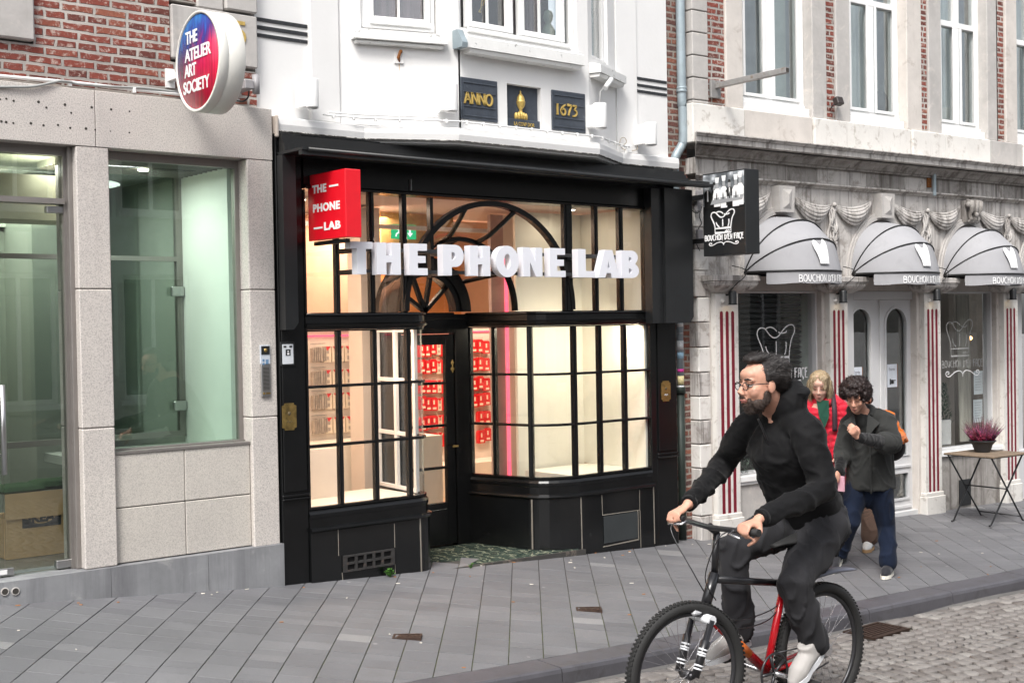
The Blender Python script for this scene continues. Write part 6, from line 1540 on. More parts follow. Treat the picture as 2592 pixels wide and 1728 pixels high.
u_ = -.16
def cprof(u0, u1, prof, mat_, name, seg):
    cuts = [u0]
    while cuts[-1] < u1-.3: cuts.append(min(u1, cuts[-1]+seg*rnd.uniform(.8, 1.2)))
    cuts[-1] = u1
    for i, (a, b_) in enumerate(zip(cuts, cuts[1:])):
        mb = RB(); n = len(prof)
        V = [((a-(p if i == 0 else 0)*.9+.0015), -p, z) for p, z in prof]+[(b_-.0015, -p, z) for p, z in prof]
        mb.add(V, [tuple(range(n)), tuple(range(2*n-1, n-1, -1))]+[(k, k+n, (k+1) % n+n, (k+1) % n) for k in range(n)]); mb.build(name, M[mat_], RS)
cprof(.02, UE, up, 'stone_frieze', 'cornice', 1.1); cprof(.02, UE, lo, 'stone_dirty', 'cornice_moulding', .9)
# frieze between cornice and thin moulding
cuts = [.0, .72, 1.19, 1.62, 2.35, 2.95, 3.4, 4.1, 4.7, 5.4, UE]
for i, (a, b_) in enumerate(zip(cuts, cuts[1:])):
    mb = RB(); mb.box(a+.002, b_-.002, -.012 if i != 2 else .004, .3, 3.288, 3.4275, .003); mb.build('frieze_block', M['stone_frieze' if i in (0, 3, 5, 7) else 'stone_dirty'], RS)
m2 = [(0, 3.235), (.012, 3.235), (.018, 3.248), (.03, 3.254), (.055, 3.262), (.06, 3.266), (.06, 3.280), (.02, 3.287), (0, 3.287)]
cprof(.02, UE, m2, 'stone_frieze', 'string_moulding', 1.6)
# iron hook and wood block
a = wv(12, 985, 235, -.02); mb = RB(); mb.box(a[0]-.03, a[0]+.03, -.03, -.0125, a[1]-.06, a[1]+.05); mb.build('wood_block', M['rust'], RS)
a = wv(12, 1037, 180, -.07); b2 = wv(12, 1037, 375, -.07); mb = RB(); mb.box(a[0]-.016, a[0]+.016, -.085, -.062, b2[1], a[1]+.02, .002); mb.build('iron_strap', M['zinc'], RS)
# --- arcade: wall with three (and a bit) arches
ARX = [(.62, 1.56), (2.10, 3.03), (3.56, 4.48), (5.02, 5.95), (6.5, 7.4)]   # arch openings (u0,u1)
ZSP = 2.40                                                                 # springing
mb = RB(); pts_edge = 0.0
def arch_wall():
    mb = RB(); u = 0.0
    for a, b_ in ARX:
        c_ = (a+b_)/2; r = (b_-a)/2; hz = 2.97-ZSP
        mb.box(u, a, 0, .16, ZSP, 3.234)
        A_ = arc(c_, ZSP, r, 180, 0, 28, hz)
        V = []; 
        for x, z in A_: V += [(x, 0, z), (x, 0, 3.234), (x, .16, z), (x, .16, 3.234)]
        Fs = []
        for i in range(28):
            q = i*4; Fs += [(q, q+4, q+5, q+1), (q+2, q+3, q+7, q+6), (q, q+2, q+6, q+4), (q+1, q+5, q+7, q+3)]
        mb.add(V, Fs); u = b_
    mb.box(u, UE, 0, .16, ZSP, 3.234)
    return mb.build('arcade_wall', M['stone_frieze'], RS)
arch_wall()
for a, b_ in ARX:      # moulded archivolt
    c_ = (a+b_)/2; r = (b_-a)/2; hz = 2.97-ZSP
    mb = RB()
    for off, w_, d in ((.022, .04, .03), (.055, .024, .018)):
        A_ = arc(c_, ZSP, r+off, 180, 0, 36, hz+off); mb.bar([(x, -d/2, z) for x, z in A_], w_, d)
    mb.build('archivolt', M['stone_grey'], RS)
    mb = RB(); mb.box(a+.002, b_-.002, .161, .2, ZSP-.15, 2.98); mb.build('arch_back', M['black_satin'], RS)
# quoins beside the arcade, left edge, with little iron boxes
zq2 = [.95-.9, .29, .50, .71, .92, 1.13, 1.34, 1.55, 1.77, 1.99, 2.21, 2.44, 2.63, 2.82, 3.01, 3.232]
for i, (a, b_) in enumerate(zip(zq2, zq2[1:])):
    mb = RB(); mb.box(.02 if i < 10 else -.01, .16, -.012, .16, a+.004, b_-.004, .007); mb.build('quoin', M['stone_white' if i % 2 else 'stone_frieze'], RS)
# keystones and swags
def keystone(u, w_, carved=False):
    zt, zb_ = 3.225, 2.985
    mb = RB()
    if not carved:
        V = [(u-w_/2, -.10, zt), (u+w_/2, -.10, zt), (u+w_*.42, -.10, zb_), (u-w_*.42, -.10, zb_)]
        V += [(p[0], 0.0, p[2]) for p in V]
        mb.add(V, [(0, 1, 2, 3), (0, 4, 5, 1), (1, 5, 6, 2), (2, 6, 7, 3), (3, 7, 4, 0)])
        c0 = (u, -.135, (zt+zb_)/2+.0); i0 = [(u-w_*.33, -.10, zt-.03), (u+w_*.33, -.10, zt-.03), (u+w_*.27, -.10, zb_+.03), (u-w_*.27, -.10, zb_+.03)]
        top_ = (u, -.128, zt-.06); mb.add(i0+[(u, -.125, zb_+.08), (u, -.125, zt-.08)], [(0, 1, 5), (1, 2, 4, 5), (2, 3, 4), (3, 0, 5, 4)])
    else:
        for s_ in (-1, 0, 1): mb.tube([(u+s_*w_*.32, -.06, zt-.01), (u+s_*w_*.32, -.115, zt-.03), (u+s_*w_*.30, -.12, zt-.10), (u+s_*w_*.26, -.08, zt-.15), (u+s_*w_*.26, -.10, zb_+.04), (u+s_*w_*.26, -.07, zb_)], [.025, .032, .03, .022, .026, .015], 8)
        mb.box(u-w_*.45, u+w_*.45, -.06, 0, zb_, zt, .01); mb.sphere((u-w_*.42, -.09, zt-.05), .032, 10, 8); mb.sphere((u+w_*.42, -.09, zt-.05), .032, 10, 8); mb.sphere((u, -.11, zb_+.085), .03, 10, 8)
        for s_ in range(-3, 4): mb.sphere((u+s_*w_*.12, -.085, zb_+.015), .016, 8, 6)
    mb.build('keystone', M['stone_grey' if not carved else 'stone_dirty'], RS)
for (a, b_), cv_ in zip(ARX, (0, 0, 1, 0, 0)): keystone((a+b_)/2-.0, .22 if not cv_ else .24, bool(cv_))
def swag(ua, za, ub, zb_, sag):
    mb = RB()
    for k in range(6):
        f = k/5; s_ = sag*(.40+.60*f); d = .030+.022*math.sin(math.pi*f); r = .012+.006*math.sin(math.pi*f)
        a_ = (ua, -.03, za-.012*k); b2_ = (ub, -.03, zb_-.012*k); pts = []
        for i in range(17):
            t_ = i/16; z = a_[2]+(b2_[2]-a_[2])*t_-s_*4*t_*(1-t_)*(1+.0*t_); pts.append((ua+(ub-ua)*(t_*(1-.04*k)+.02*k), -.012-d*math.sin(math.pi*t_)**.7, z))
        rr = [max(.004, r*(.35+math.sin(math.pi*i/16)*1.0)) for i in range(17)]
        mb.tube(pts, rr, 7)
    mb.build('swag', M['stone_frieze'], RS)
def tassel(u, z, h):
    mb = RB(); mb.sphere((u, -.04, z), .022, 10, 8)
    for k in range(-2, 3):
        n = 9; pts = [(u+k*.018*(1+.9*i/n)+.005*math.sin(i*1.1+k*2), -.018-.012*math.sin(i*.9+k), z-.02-h*i/n*(1-.06*abs(k))) for i in range(n+1)]
        mb.tube(pts, [.010+.006*i/n for i in range(n+1)], 7)
    mb.build('drapery_tail', M['stone_frieze'], RS)
    mb = RB()                                  # bow and floral stem
    zz = z-h*.62
    mb.tube(smooth_path([(u-.05, -.03, zz+.02), (u-.02, -.045, zz), (u, -.04, zz-.05), (u+.03, -.045, zz-.01), (u+.055, -.03, zz+.03)], 4), .006, 6)
    mb.tube(smooth_path([(u, -.04, zz), (u-.03, -.045, zz-.10), (u+.02, -.045, zz-.17), (u-.005, -.04, zz-.24)], 4), .007, 6)
    for q in range(5): mb.sphere((u+(-1)**q*.03, -.035, zz-.05-q*.045), .014, 7, 5, (1.2, .7, .8))
    mb.sphere((u, -.035, zz-.27), .03, 9, 7, (1, .6, 1)); mb.build('floral_drop', M['stone_grey'], RS)
KU = [(a+b_)/2 for a, b_ in ARX]
TU = [(KU[i]+KU[i+1])/2 for i in range(3)]
for i in range(3):
    swag(KU[i]+.12, 3.17, TU[i]-.01, 3.09, .155); swag(TU[i]+.01, 3.09, KU[i+1]-.12, 3.17, .155); tassel(TU[i], 3.09, .36)
swag(.45, 3.10, KU[0]-.12, 3.17, .15); tassel(.44, 3.10, .34)
# capital shelves above the pilasters
PU = [(.19, .472), (1.72, 1.98), (3.19, 3.462), (4.605, 4.872), (6.05, 6.32)]
for k, (a, b_) in enumerate(PU):
    c_ = (a+b_)/2+.02; w_ = .30
    mb = RB(); mb.box(c_-w_, c_+w_, -.17, .16, 2.345, 2.398, .005); mb.box(c_-w_+.01, c_+w_-.01, -.16, .16, 2.330, 2.344, .003)
    n = 10; prof = [(-.145*math.cos(R_(90*i/n)), 2.245+.083*math.sin(R_(90*i/n))) for i in range(n+1)]
    V = []
    for i in range(n+1):
        f = .62+.38*math.sin(R_(90*i/n)); z = 2.246+.083*i/n; v = -.07-.085*math.sin(R_(90*i/n)); V += [(c_-(w_-.02)*f, .16, z), (c_-(w_-.02)*f, v, z), (c_+(w_-.02)*f, v, z), (c_+(w_-.02)*f, .16, z)]
    Fs = [(0, 1, 2, 3)]+[(i*4+j, i*4+(j+1) % 4, (i+1)*4+(j+1) % 4, (i+1)*4+j) for i in range(n) for j in range(4)]+[tuple(n*4+j for j in (3, 2, 1, 0))]
    mb.add(V, Fs); mb.build('console_capital', M['stone_frieze'], RS)
# pilasters with three red flutes
for k, (a, b_) in enumerate(PU):
    zb_ = gz((a+b_)/2); zb1 = .205 if k else .29
    w_ = b_-a; f0, fw_ = .165, .125
    n = 3; us = [a+w_*(.18+.25*i) for i in range(3)]; fw_ = w_*.145
    mb = RB(); zt_ = 2.085; ua = a
    for u in us:
        mb.box(ua, u, -.055, .05, zb1, 2.245); ua = u+fw_
    mb.box(ua, b_, -.055, .05, zb1, 2.245)
    for u in us:
        A_ = arc(u+fw_/2, zt_-fw_/2, fw_/2, 0, 180, 8); V = []
        for x, z in A_: V += [(x, -.055, z), (x, -.055, 2.245), (x, -.03, z)]
        mb.add(V, [(i*3, i*3+1, i*3+4, i*3+3) for i in range(8)]+[(i*3, i*3+3, i*3+5, i*3+2) for i in range(8)]); mb.box(u, u+fw_, -.055, .05, zb1, zb1+.0+.002)
    mb.lathe([(.001, -.025), (.016, -.018), (.024, 0)], (a+w_*.3, -.055, 2.17), 10, 'y')
    mb.build('pilaster', M['stone_white'], RS)
    mb = RB()
    for u in us: mb.box(u, u+fw_, -.053, -.040, zb1+.003, zt_)
    mb.build('red_flute', M['fluting_red'], RS)
    if 1:
        mb = RB(); mb.box(a-.025, b_+.02, -.085, .08, zb_-.1, zb1-.04, .006); mb.box(a-.012, b_+.01, -.07, .06, zb1-.04, zb1, .006); mb.build('pilaster_base', M['stone_white'], RS)
    mb = RB(); mb.box(b_+.001, b_+.05 if k != 2 else b_+.03, -.0, .16, gz(b_)-.1, 2.30, .005); mb.box(a-.05, a-.001, -.0, .16, gz(a)-.1, 2.30, .005); mb.build('pier', M['stone_pale'], RS)
# --- bay 1: window with black slats and chef hat
def hat(mb, o, w_, h_, lw, d, ux=(1, 0, 0)):
    """line drawing of a tall chef's hat, w_ x h_"""
    S_ = lambda pts: mb.stroke([(x*w_, z*h_) for x, z in pts], o, ux, (0, 0, 1), lw, d)
    S_(bez((.17, .20), (.17, .45), (.02, .62), (.0, .78), 8)+bez((.0, .78), (.0, .97), (.18, .97), (.25, .86), 8)[1:])
    S_(bez((.25, .86), (.36, .70), (.46, .62), (.58, .74), 8)+bez((.58, .74), (.68, .86), (.78, 1.0), (.90, 1.0), 8)[1:]+bez((.90, 1.0), (1.02, 1.0), (1.02, .84), (.97, .76), 8)[1:]+bez((.97, .76), (.88, .62), (.86, .40), (.84, .20), 8)[1:])
    S_(bez((.22, .90), (.34, 1.0), (.46, .92), (.52, .84), 6)); S_(bez((.56, .82), (.62, .78), (.80, .78), (.78, .86), 6))
    S_([(.17, .20), (.17, 0), (.86, 0), (.84, .20), (.17, .20)])
    S_(bez((.22, .48), (.24, .36), (.30, .30), (.36, .25), 6)); S_([(.50, .60), (.50, .27)]); S_(bez((.76, .58), (.78, .45), (.76, .34), (.72, .26), 6))
    mb.stroke([(x*w_, z*h_) for x, z in [(.60, .08), (.63, .04), (.66, .10), (.70, .03), (.73, .11), (.77, .06), (.83, .10)]], o, ux, (0, 0, 1), lw*.5, d)
FNT = {'B': [[(0, 0), (0, 1)], [(0, 1), (.42, .90), (.42, .60), (0, .50)], [(0, .50), (.5, .42), (.5, .06), (0, 0)]],
       'O': [arc(.28, .5, .28, 0, 360, 14, .5)], 'U': [[(0, 1), (.04, .35), (.26, 0), (.46, .35), (.5, 1)]], 'C': [arc(.32, .5, .32, 60, 300, 12, .5)],
       'H': [[(0, 0), (0, 1)], [(.45, 0), (.45, 1)], [(0, .62), (.45, .62)]], 'N': [[(0, 0), (0, 1), (.42, .0), (.42, 1)]],
       'D': [[(0, 0), (0, 1), (.34, .80), (.42, .5), (.34, .15), (0, 0)]], "'": [[(.06, 1), (.02, .78)]], 'E': [[(.38, 1), (0, 1), (0, 0), (.42, 0)], [(0, .62), (.34, .62)]],
       'F': [[(.44, 1), (0, 1), (0, 0)], [(0, .62), (.36, .62)]], 'A': [[(0, 0), (.02, .8), (.12, 1), (.40, 1), (.40, 0)], [(.0, .45), (.40, .45)]], 'Ç': [arc(.28, .5, .28, 55, 305, 10, .5), [(.30, 0), (.34, -.12), (.22, -.2)]], ' ': []}
def nouveau(mb, s_, o, total, h_, lw, d, ux=(1, 0, 0), gap=.20):
    adv = {'B': .5, 'O': .56, 'U': .5, 'C': .55, 'H': .45, 'N': .42, 'D': .42, "'": .08, 'E': .42, 'F': .42, 'A': .42, 'Ç': .5, ' ': .22}
    W_ = sum(adv[c_]+gap for c_ in s_)-gap; k = total/W_; x = 0
    for c_ in s_:
        for st_ in FNT[c_]: mb.stroke([((x+p[0])*k, p[1]*h_) for p in st_], o, ux, (0, 0, 1), lw, d)
        x += adv[c_]+gap
def scroll(mb, o, w_, h_, lw, d, ux=(1, 0, 0)):
    half = [(.5, .25), (.47, .55), (.40, .75), (.28, .62), (.16, .2), (.07, .05), (.01, .35), (.04, .70), (.10, .62), (.09, .42), (.06, .45)]
    pts = smooth_path([(p[0], p[1], 0) for p in half], 4)
    for s_ in (0, 1): mb.stroke([((1-p[0] if s_ else p[0])*w_, p[1]*h_) for p in pts], o, ux, (0, 0, 1), lw, d)
    mb.stroke([(.5*w_, .25*h_), (.5*w_, .0)], o, ux, (0, 0, 1), lw, d)
def shop_window(u0, u1, z0, z1, label_mat='grey_door'):
    mb = RB(); f = .06
    mb.box(u0, u0+.03, .06, .16, z0, z1, .003); mb.box(u1-f, u1, .06, .16, z0, z1, .004); mb.box(u0+.03, u1-f, .06, .16, z1-.02, z1, .003); mb.box(u0+.03, u1-f, .06, .16, z0, z0+.02, .003)
    mb.box(u1-f*.5, u1, .04, .06, z0, z1, .004)
    wn = mb.build('window_frame', M[label_mat], RS)
    RB().box(u0+.03, u1-f, .11, .116, z0+.02, z1-.02).build('pane', M['glass'], wn); return wn
M['slat_black'] = simple('black_slats', (.016, .016, .016), .4, var=.2)
a = wv(13, 188, 113, .11); b_ = wv(13, 696, 113, .11)
w1n = shop_window(.53, 1.715, .60, 2.268)
mb = RB(); zz = .62
while zz < 2.24: mb.prism([(.56, zz), (1.59, zz), (1.64, zz+.018), (1.59, zz+.036), (.56, zz+.036)], .22, .228); zz += .050
mb.build('black_blind', M['slat_black'], w1n)
RB().box(.56, 1.9, .50, .52, .6, 2.26).build('blind_back', simple('dim_grey_green', (.075, .08, .075), .8, var=.3), w1n)
RB().box(1.66, 1.70, .14, .5, .6, 2.26).build('reveal', simple('pale_green_reveal', (.50, .56, .52), .7), w1n)
mb = RB(); o = wv(13, 350, 588, .107); e = wv(13, 530, 318, .107)
u_l = wv(13, 305, 400, .107)[0]; u_r = wv(13, 553, 400, .107)[0]; hz0 = wv(13, 440, 588, .107)[1]; hz1 = wv(13, 520, 317, .107)[1]
hat(mb, (u_l, .109, hz0), u_r-u_l, hz1-hz0, .011, .0015)
mb.build('hat_drawing', M['white_vinyl'], w1n)
mb = RB(); ue = wv(13, 638, 640, .107)[0]; us_ = wv(13, 450, 640, .107)[0]; w_full = (ue-us_)/ .52; zA = wv(13, 560, 668, .107)[1]; zB = wv(13, 560, 605, .107)[1]
nouveau(mb, "BOUCHON D'EN FAÇE", (ue-w_full, .109, zA), w_full, zB-zA, .010, .0015); 
u2 = wv(13, 603, 700, .107)[0]; z2 = wv(13, 590, 728, .107)[1]; scroll(mb, (u2-.62, .109, z2), .62, .09, .010, .0015)
mb.build('window_lettering', M['white_vinyl'], w1n)
mb = RB(); mb.box(.5, 1.72, -.02, .10, .515, .598, .006); mb.box(.5, 1.72, -.035, -.02, .545, .598, .004); mb.build('window_sill', M['white_paint'], RS)
mb = RB(); mb.box(.5, 1.72, .0, .16, gz(1)-.1, .514); mb.build('dado', M['stone_grey'], RS)
mb = RB(); mb.box(.5, 1.75, .05, .16, 2.27, 2.40); mb.box(2.0, 3.2, .05, .16, 2.27, 2.40); mb.box(3.45, 4.62, .05, .16, 2.27, 2.40); mb.box(4.85, 6.1, .05, .16, 2.27, 2.40); mb.build('lintel', M['stone_pale'], RS)
# --- bay 2: pair of doors with tall oval-topped lights
mb = RB(); du0, du1, dz0, dz1 = 2.205, 3.20, gz(2.8)+.045, 2.185
mb.box(2.0, du0, .05, .16, gz(2.6)-.1, 2.268, .004); mb.box(du1, 3.20+.0, .05, .16, 0, 1) if 0 else None
mb.box(3.155, 3.30, .04, .16, gz(3)-.1, 2.268, .004); mb.box(du0, 3.155, .05, .16, dz1, 2.268, .004); mb.box(2.0, 3.3, .01, .16, gz(2.6)-.1, dz0-.003, .004)
dfm = mb.build('door_frame', M['grey_door'], RS)
um = 2.642
for k, (a, b_) in enumerate(((du0+.003, um-.002), (um+.002, 3.152))):
    gx0, gx1 = a+.095 if k else a+.055, b_-.075; zr = 2.105
    if k: gx0, gx1 = wv(13, 1140, 290, .09)[0], wv(13, 1284, 290, .09)[0]
    else: gx0, gx1 = wv(13, 908, 290, .09)[0], wv(13, 1047, 290, .09)[0]
    c_ = (gx0+gx1)/2; r = (gx1-gx0)/2; zt_ = wv(13, 1205, 205, .09)[1]; zs_ = zt_-r*.95; zq0, zq1 = .598, .44; zl0, zl1 = .155, .43
    mb = RB(); y0, y1 = .075, .12
    mb.box(a, gx0, y0, y1, dz0, dz1-.002); mb.box(gx1, b_, y0, y1, dz0, dz1-.002); mb.box(gx0, gx1, y0, y1, dz0, zl0); mb.box(gx0, gx1, y0, y1, zl1, zq0)
    A_ = arc(c_, zs_, r, 180, 0, 16, zt_-zs_); V = []
    for x, z in A_: V += [(x, y0, z), (x, y0, dz1-.002), (x, y1, z)]
    mb.add(V, [(i*3, i*3+1, i*3+4, i*3+3) for i in range(16)]+[(i*3, i*3+3, i*3+5, i*3+2) for i in range(16)])
    dr = mb.build('door', M['grey_door'], RS)
    mb = RB(); out_ = [(gx0, zq0), (gx1, zq0), (gx1, zs_)]+arc(c_, zs_, r, 0, 180, 16, zt_-zs_)[1:]
    mb.bar([(x, y0-.004, z) for x, z in out_], .022, .014, closed=True); mb.bar([(x, y0-.004, z) for x, z in ((gx0, zl0), (gx1, zl0), (gx1, zl1), (gx0, zl1))], .022, .014, closed=True)
    mb.box(gx0-.03, gx1+.03, y0-.018, y0-.001, zl1+.045, zl1+.075, .004); mb.box(gx0-.03, gx1+.03, y0-.018, y0-.001, dz0+.02, dz0+.05, .004) ; mb.build('beading', M['grey_door'], dr)
    RB().box(gx0-.01, gx1+.01, .10, .105, zl0-.01, dz1-.02).build('pane', M['glass_window'], dr)
    if k: mb = RB(); mb.box(a-.02, a+.03, y0-.016, y0-.001, dz0, dz1-.004, .004); mb.build('meeting_stile', M['grey_door'], dr)
    # paper notices taped inside the glass
    if k == 0: p0, p1 = wv(13, 932, 600, .098), wv(13, 1000, 690, .098)
    else: p0, p1 = wv(13, 1165, 580, .098), wv(13, 1232, 728, .098)
    tt = thing('paper_notice', ['sheet of paper on the left door light, half hidden by the dark haired woman', 'sheet of paper with a pointing hand on the right door light'][k], 'notice', RMAT @ Vector(((p0[0]+p1[0])/2, .098, p0[1])), RA, group='paper notices on the restaurant doors')
    zlow = p1[1] if k else p0[1]-(p0[1]-p1[1])*1.6
    RB().box(p0[0], p1[0], .0965, .099, zlow, p0[1]).build('sheet', simple('white_paper', (.70, .74, .80), .8, bmp=0), tt)
    RB().box(p1[0]-.004, p1[0]+.005, .095, .0963, zlow-.004, p0[1]).build('tape_edge', M['rust'], tt)
    mb = RB(); mb.text('Entrée', (p0[0]+.022, .0955, p0[1]-.065), size=.045, depth=.001, xs=.8)
    mb.build('handwriting', simple('grey_ink', (.20, .20, .24), .8), tt)
    if k:
        mb = RB(); cx_, cz_ = (p0[0]+p1[0])/2, zlow+.055
        mb.box(cx_-.045, cx_-.028, .094, .0965, cz_-.028, cz_+.03); mb.box(cx_-.024, cx_+.012, .094, .0965, cz_-.022, cz_+.02, .004); mb.box(cx_+.012, cx_+.05, .094, .0965, cz_+.008, cz_+.017)
        for q in range(3): mb.box(cx_+.0, cx_+.024, .0935, .0965, cz_-.020+q*.009, cz_-.014+q*.009)
        mb.build('pointing_hand', M['black_satin'], tt)
# --- bay 3: window with faint hat, interior
w3n = shop_window(3.50, 4.60, .60, 2.268)
mb = RB(); u_l = wv(13, 1557, 400, .107)[0]; u_r = wv(13, 1730, 400, .107)[0]; hz0 = wv(13, 1650, 523, .107)[1]; hz1 = wv(13, 1700, 283, .107)[1]
hat(mb, (u_l, .109, hz0), u_r-u_l, hz1-hz0, .009, .0015)
mb.build('hat_drawing', simple('faint_white_vinyl', (.42, .42, .41), .6, bmp=0), w3n)
mb = RB(); ua, ub = wv(13, 1528, 590, .107)[0], wv(13, 1795, 590, .107)[0]; zA, zB = wv(13, 1640, 598, .107)[1], wv(13, 1640, 552, .107)[1]
nouveau(mb, "BOUCHON D'EN FAÇE", (ua, .109, zA), ub-ua, zB-zA, .008, .0015)
mb.build('window_lettering', simple('faint_white_vinyl', (.34, .34, .33), .6, bmp=0), w3n)
mb = RB(); ua, ub = wv(13, 1551, 640, .107)[0], wv(13, 1777, 640, .107)[0]; scroll(mb, (ua, .109, wv(13, 1660, 660, .107)[1]), ub-ua, .085, .009, .0015)
mb.build('window_scroll', M['white_vinyl'], w3n)
mb = RB(); mb.box(3.48, 4.61, -.03, .10, .545, .598, .006); mb.build('window_sill', M['white_paint'], RS)
mb = RB(); mb.box(3.48, 4.62, .0, .16, gz(4)-.1, .544); mb.build('dado', M['stone_dirty'], RS)
mb = RB(); va, vb_ = wv(13, 1640, 1345, -.005), wv(13, 1718, 1505, -.005); mb.box(va[0], vb_[0], -.012, .0, vb_[1], va[1], .003); mb.build('vent_plate', M['black_satin'], RS)
mb = RB(); mb.box(6.34, UE, .0, .3, gz(7)-.15, ZSP-.001); mb.build('ground_floor_wall', M['stone_frieze'], RS)
mb = RB(); mb.box(4.85, 4.98, .05, .16, gz(5)-.1, 2.27); mb.box(4.86, 6.1, .0, .16, gz(5)-.1, .5); mb.box(5.0, 5.2, .1, .12, .5, 2.27); mb.build('shop_frame', M['grey_door'], RS)
# glass panel with menu
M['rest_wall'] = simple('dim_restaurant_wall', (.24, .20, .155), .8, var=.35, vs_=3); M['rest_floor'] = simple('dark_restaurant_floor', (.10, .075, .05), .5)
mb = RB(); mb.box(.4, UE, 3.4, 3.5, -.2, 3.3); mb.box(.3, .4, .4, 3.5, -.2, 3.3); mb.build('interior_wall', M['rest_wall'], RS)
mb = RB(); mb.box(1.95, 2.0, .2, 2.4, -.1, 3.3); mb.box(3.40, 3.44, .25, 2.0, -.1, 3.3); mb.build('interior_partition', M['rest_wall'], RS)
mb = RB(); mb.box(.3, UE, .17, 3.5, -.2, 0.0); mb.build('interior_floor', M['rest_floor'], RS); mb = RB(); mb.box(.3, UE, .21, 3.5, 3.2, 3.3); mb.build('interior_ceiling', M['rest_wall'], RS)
mb = RB(); mb.box(2.02, 3.38, .9, .94, 0, 2.6); mb.build('inner_screen', simple('grey_green_screen', (.15, .155, .135), .8, var=.3, vs_=5), RS)
mb = RB(); mb.box(3.46, 5.0, 1.3, 1.34, .0, 2.6); mb.i = 1; mb.box(4.02, 4.32, 1.27, 1.299, .6, 2.2); mb.build('inner_screen', [simple('dark_panelling', (.13, .12, .105), .7, var=.3, vs_=5), M['slat_black']], RS)  # dark grey-brown panelling with one black panel
M['sheer'] = simple('pale_side_curtain', (.50, .48, .42), .9, var=.3, vs_=3, coord='World', aniso=(12, 12, .5))
def curtain(ua, ub, v, za, zb_, name, parent):
    mb = RB(); n = 18
    for i in range(n):
        f = lambda i_: (ua+(ub-ua)*i_/n, v+.02*math.sin(i_*1.6))
        (x0, y0), (x1, y1) = f(i), f(i+1); mb.add([(x0, y0, za), (x1, y1, za), (x1-.04, y1, zb_), (x0-.04, y0, zb_)], [(0, 1, 2, 3)], True)
    mb.build(name, M['sheer'], parent)
curtain(4.38, 4.60, .35, .62, 2.24, 'curtain', w3n); 
for px_, py, r in ((1715, 406, .022), (1655, 484, .020)):
    u, z = wv(13, px_, py, .9); c_ = RMAT @ Vector((u, .9, z)); t = thing('candle_lamp', ['small glowing wall lamp, upper one inside the right restaurant window', 'small glowing wall lamp, lower one inside the right restaurant window'][px_ < 1700], 'lamp', c_)
    MB().sphere(c_, r, 10, 8).build('bulb', emit('warm_bulb', (1.0, .55, .22), 6), t); MB().cyl((c_.x, c_.y, c_.z-.07), (c_.x, c_.y, c_.z-.018), .008, 8).build('stem', M['brass'], t)
# menu sheets in the window
for k, (p0, p1) in enumerate((((1738, 625), (1798, 775)), ((1736, 815), (1796, 960)))):
    a, b_ = wv(13, *p0, .125), wv(13, *p1, .125); tt = thing('menu_sheet', ['upper menu sheet in the right restaurant window', 'lower menu sheet in the right restaurant window'][k], 'menu', RMAT @ Vector((a[0], .125, a[1])), RA, group='menus in the window')
    RB().box(a[0], b_[0], .125, .128, b_[1], a[1]).build('sheet', simple('menu_paper', (.55, .60, .62), .7, bmp=0), tt)
    mb = RB()
    for q in range(7): mb.box(a[0]+.02, b_[0]-.03-.01*(q % 3), .1225, .1248, a[1]-.03-q*(a[1]-b_[1]-.05)/7-.004, a[1]-.03-q*(a[1]-b_[1]-.05)/7)
    mb.build('text_lines', simple('menu_print', (.25, .27, .30), .8), tt)
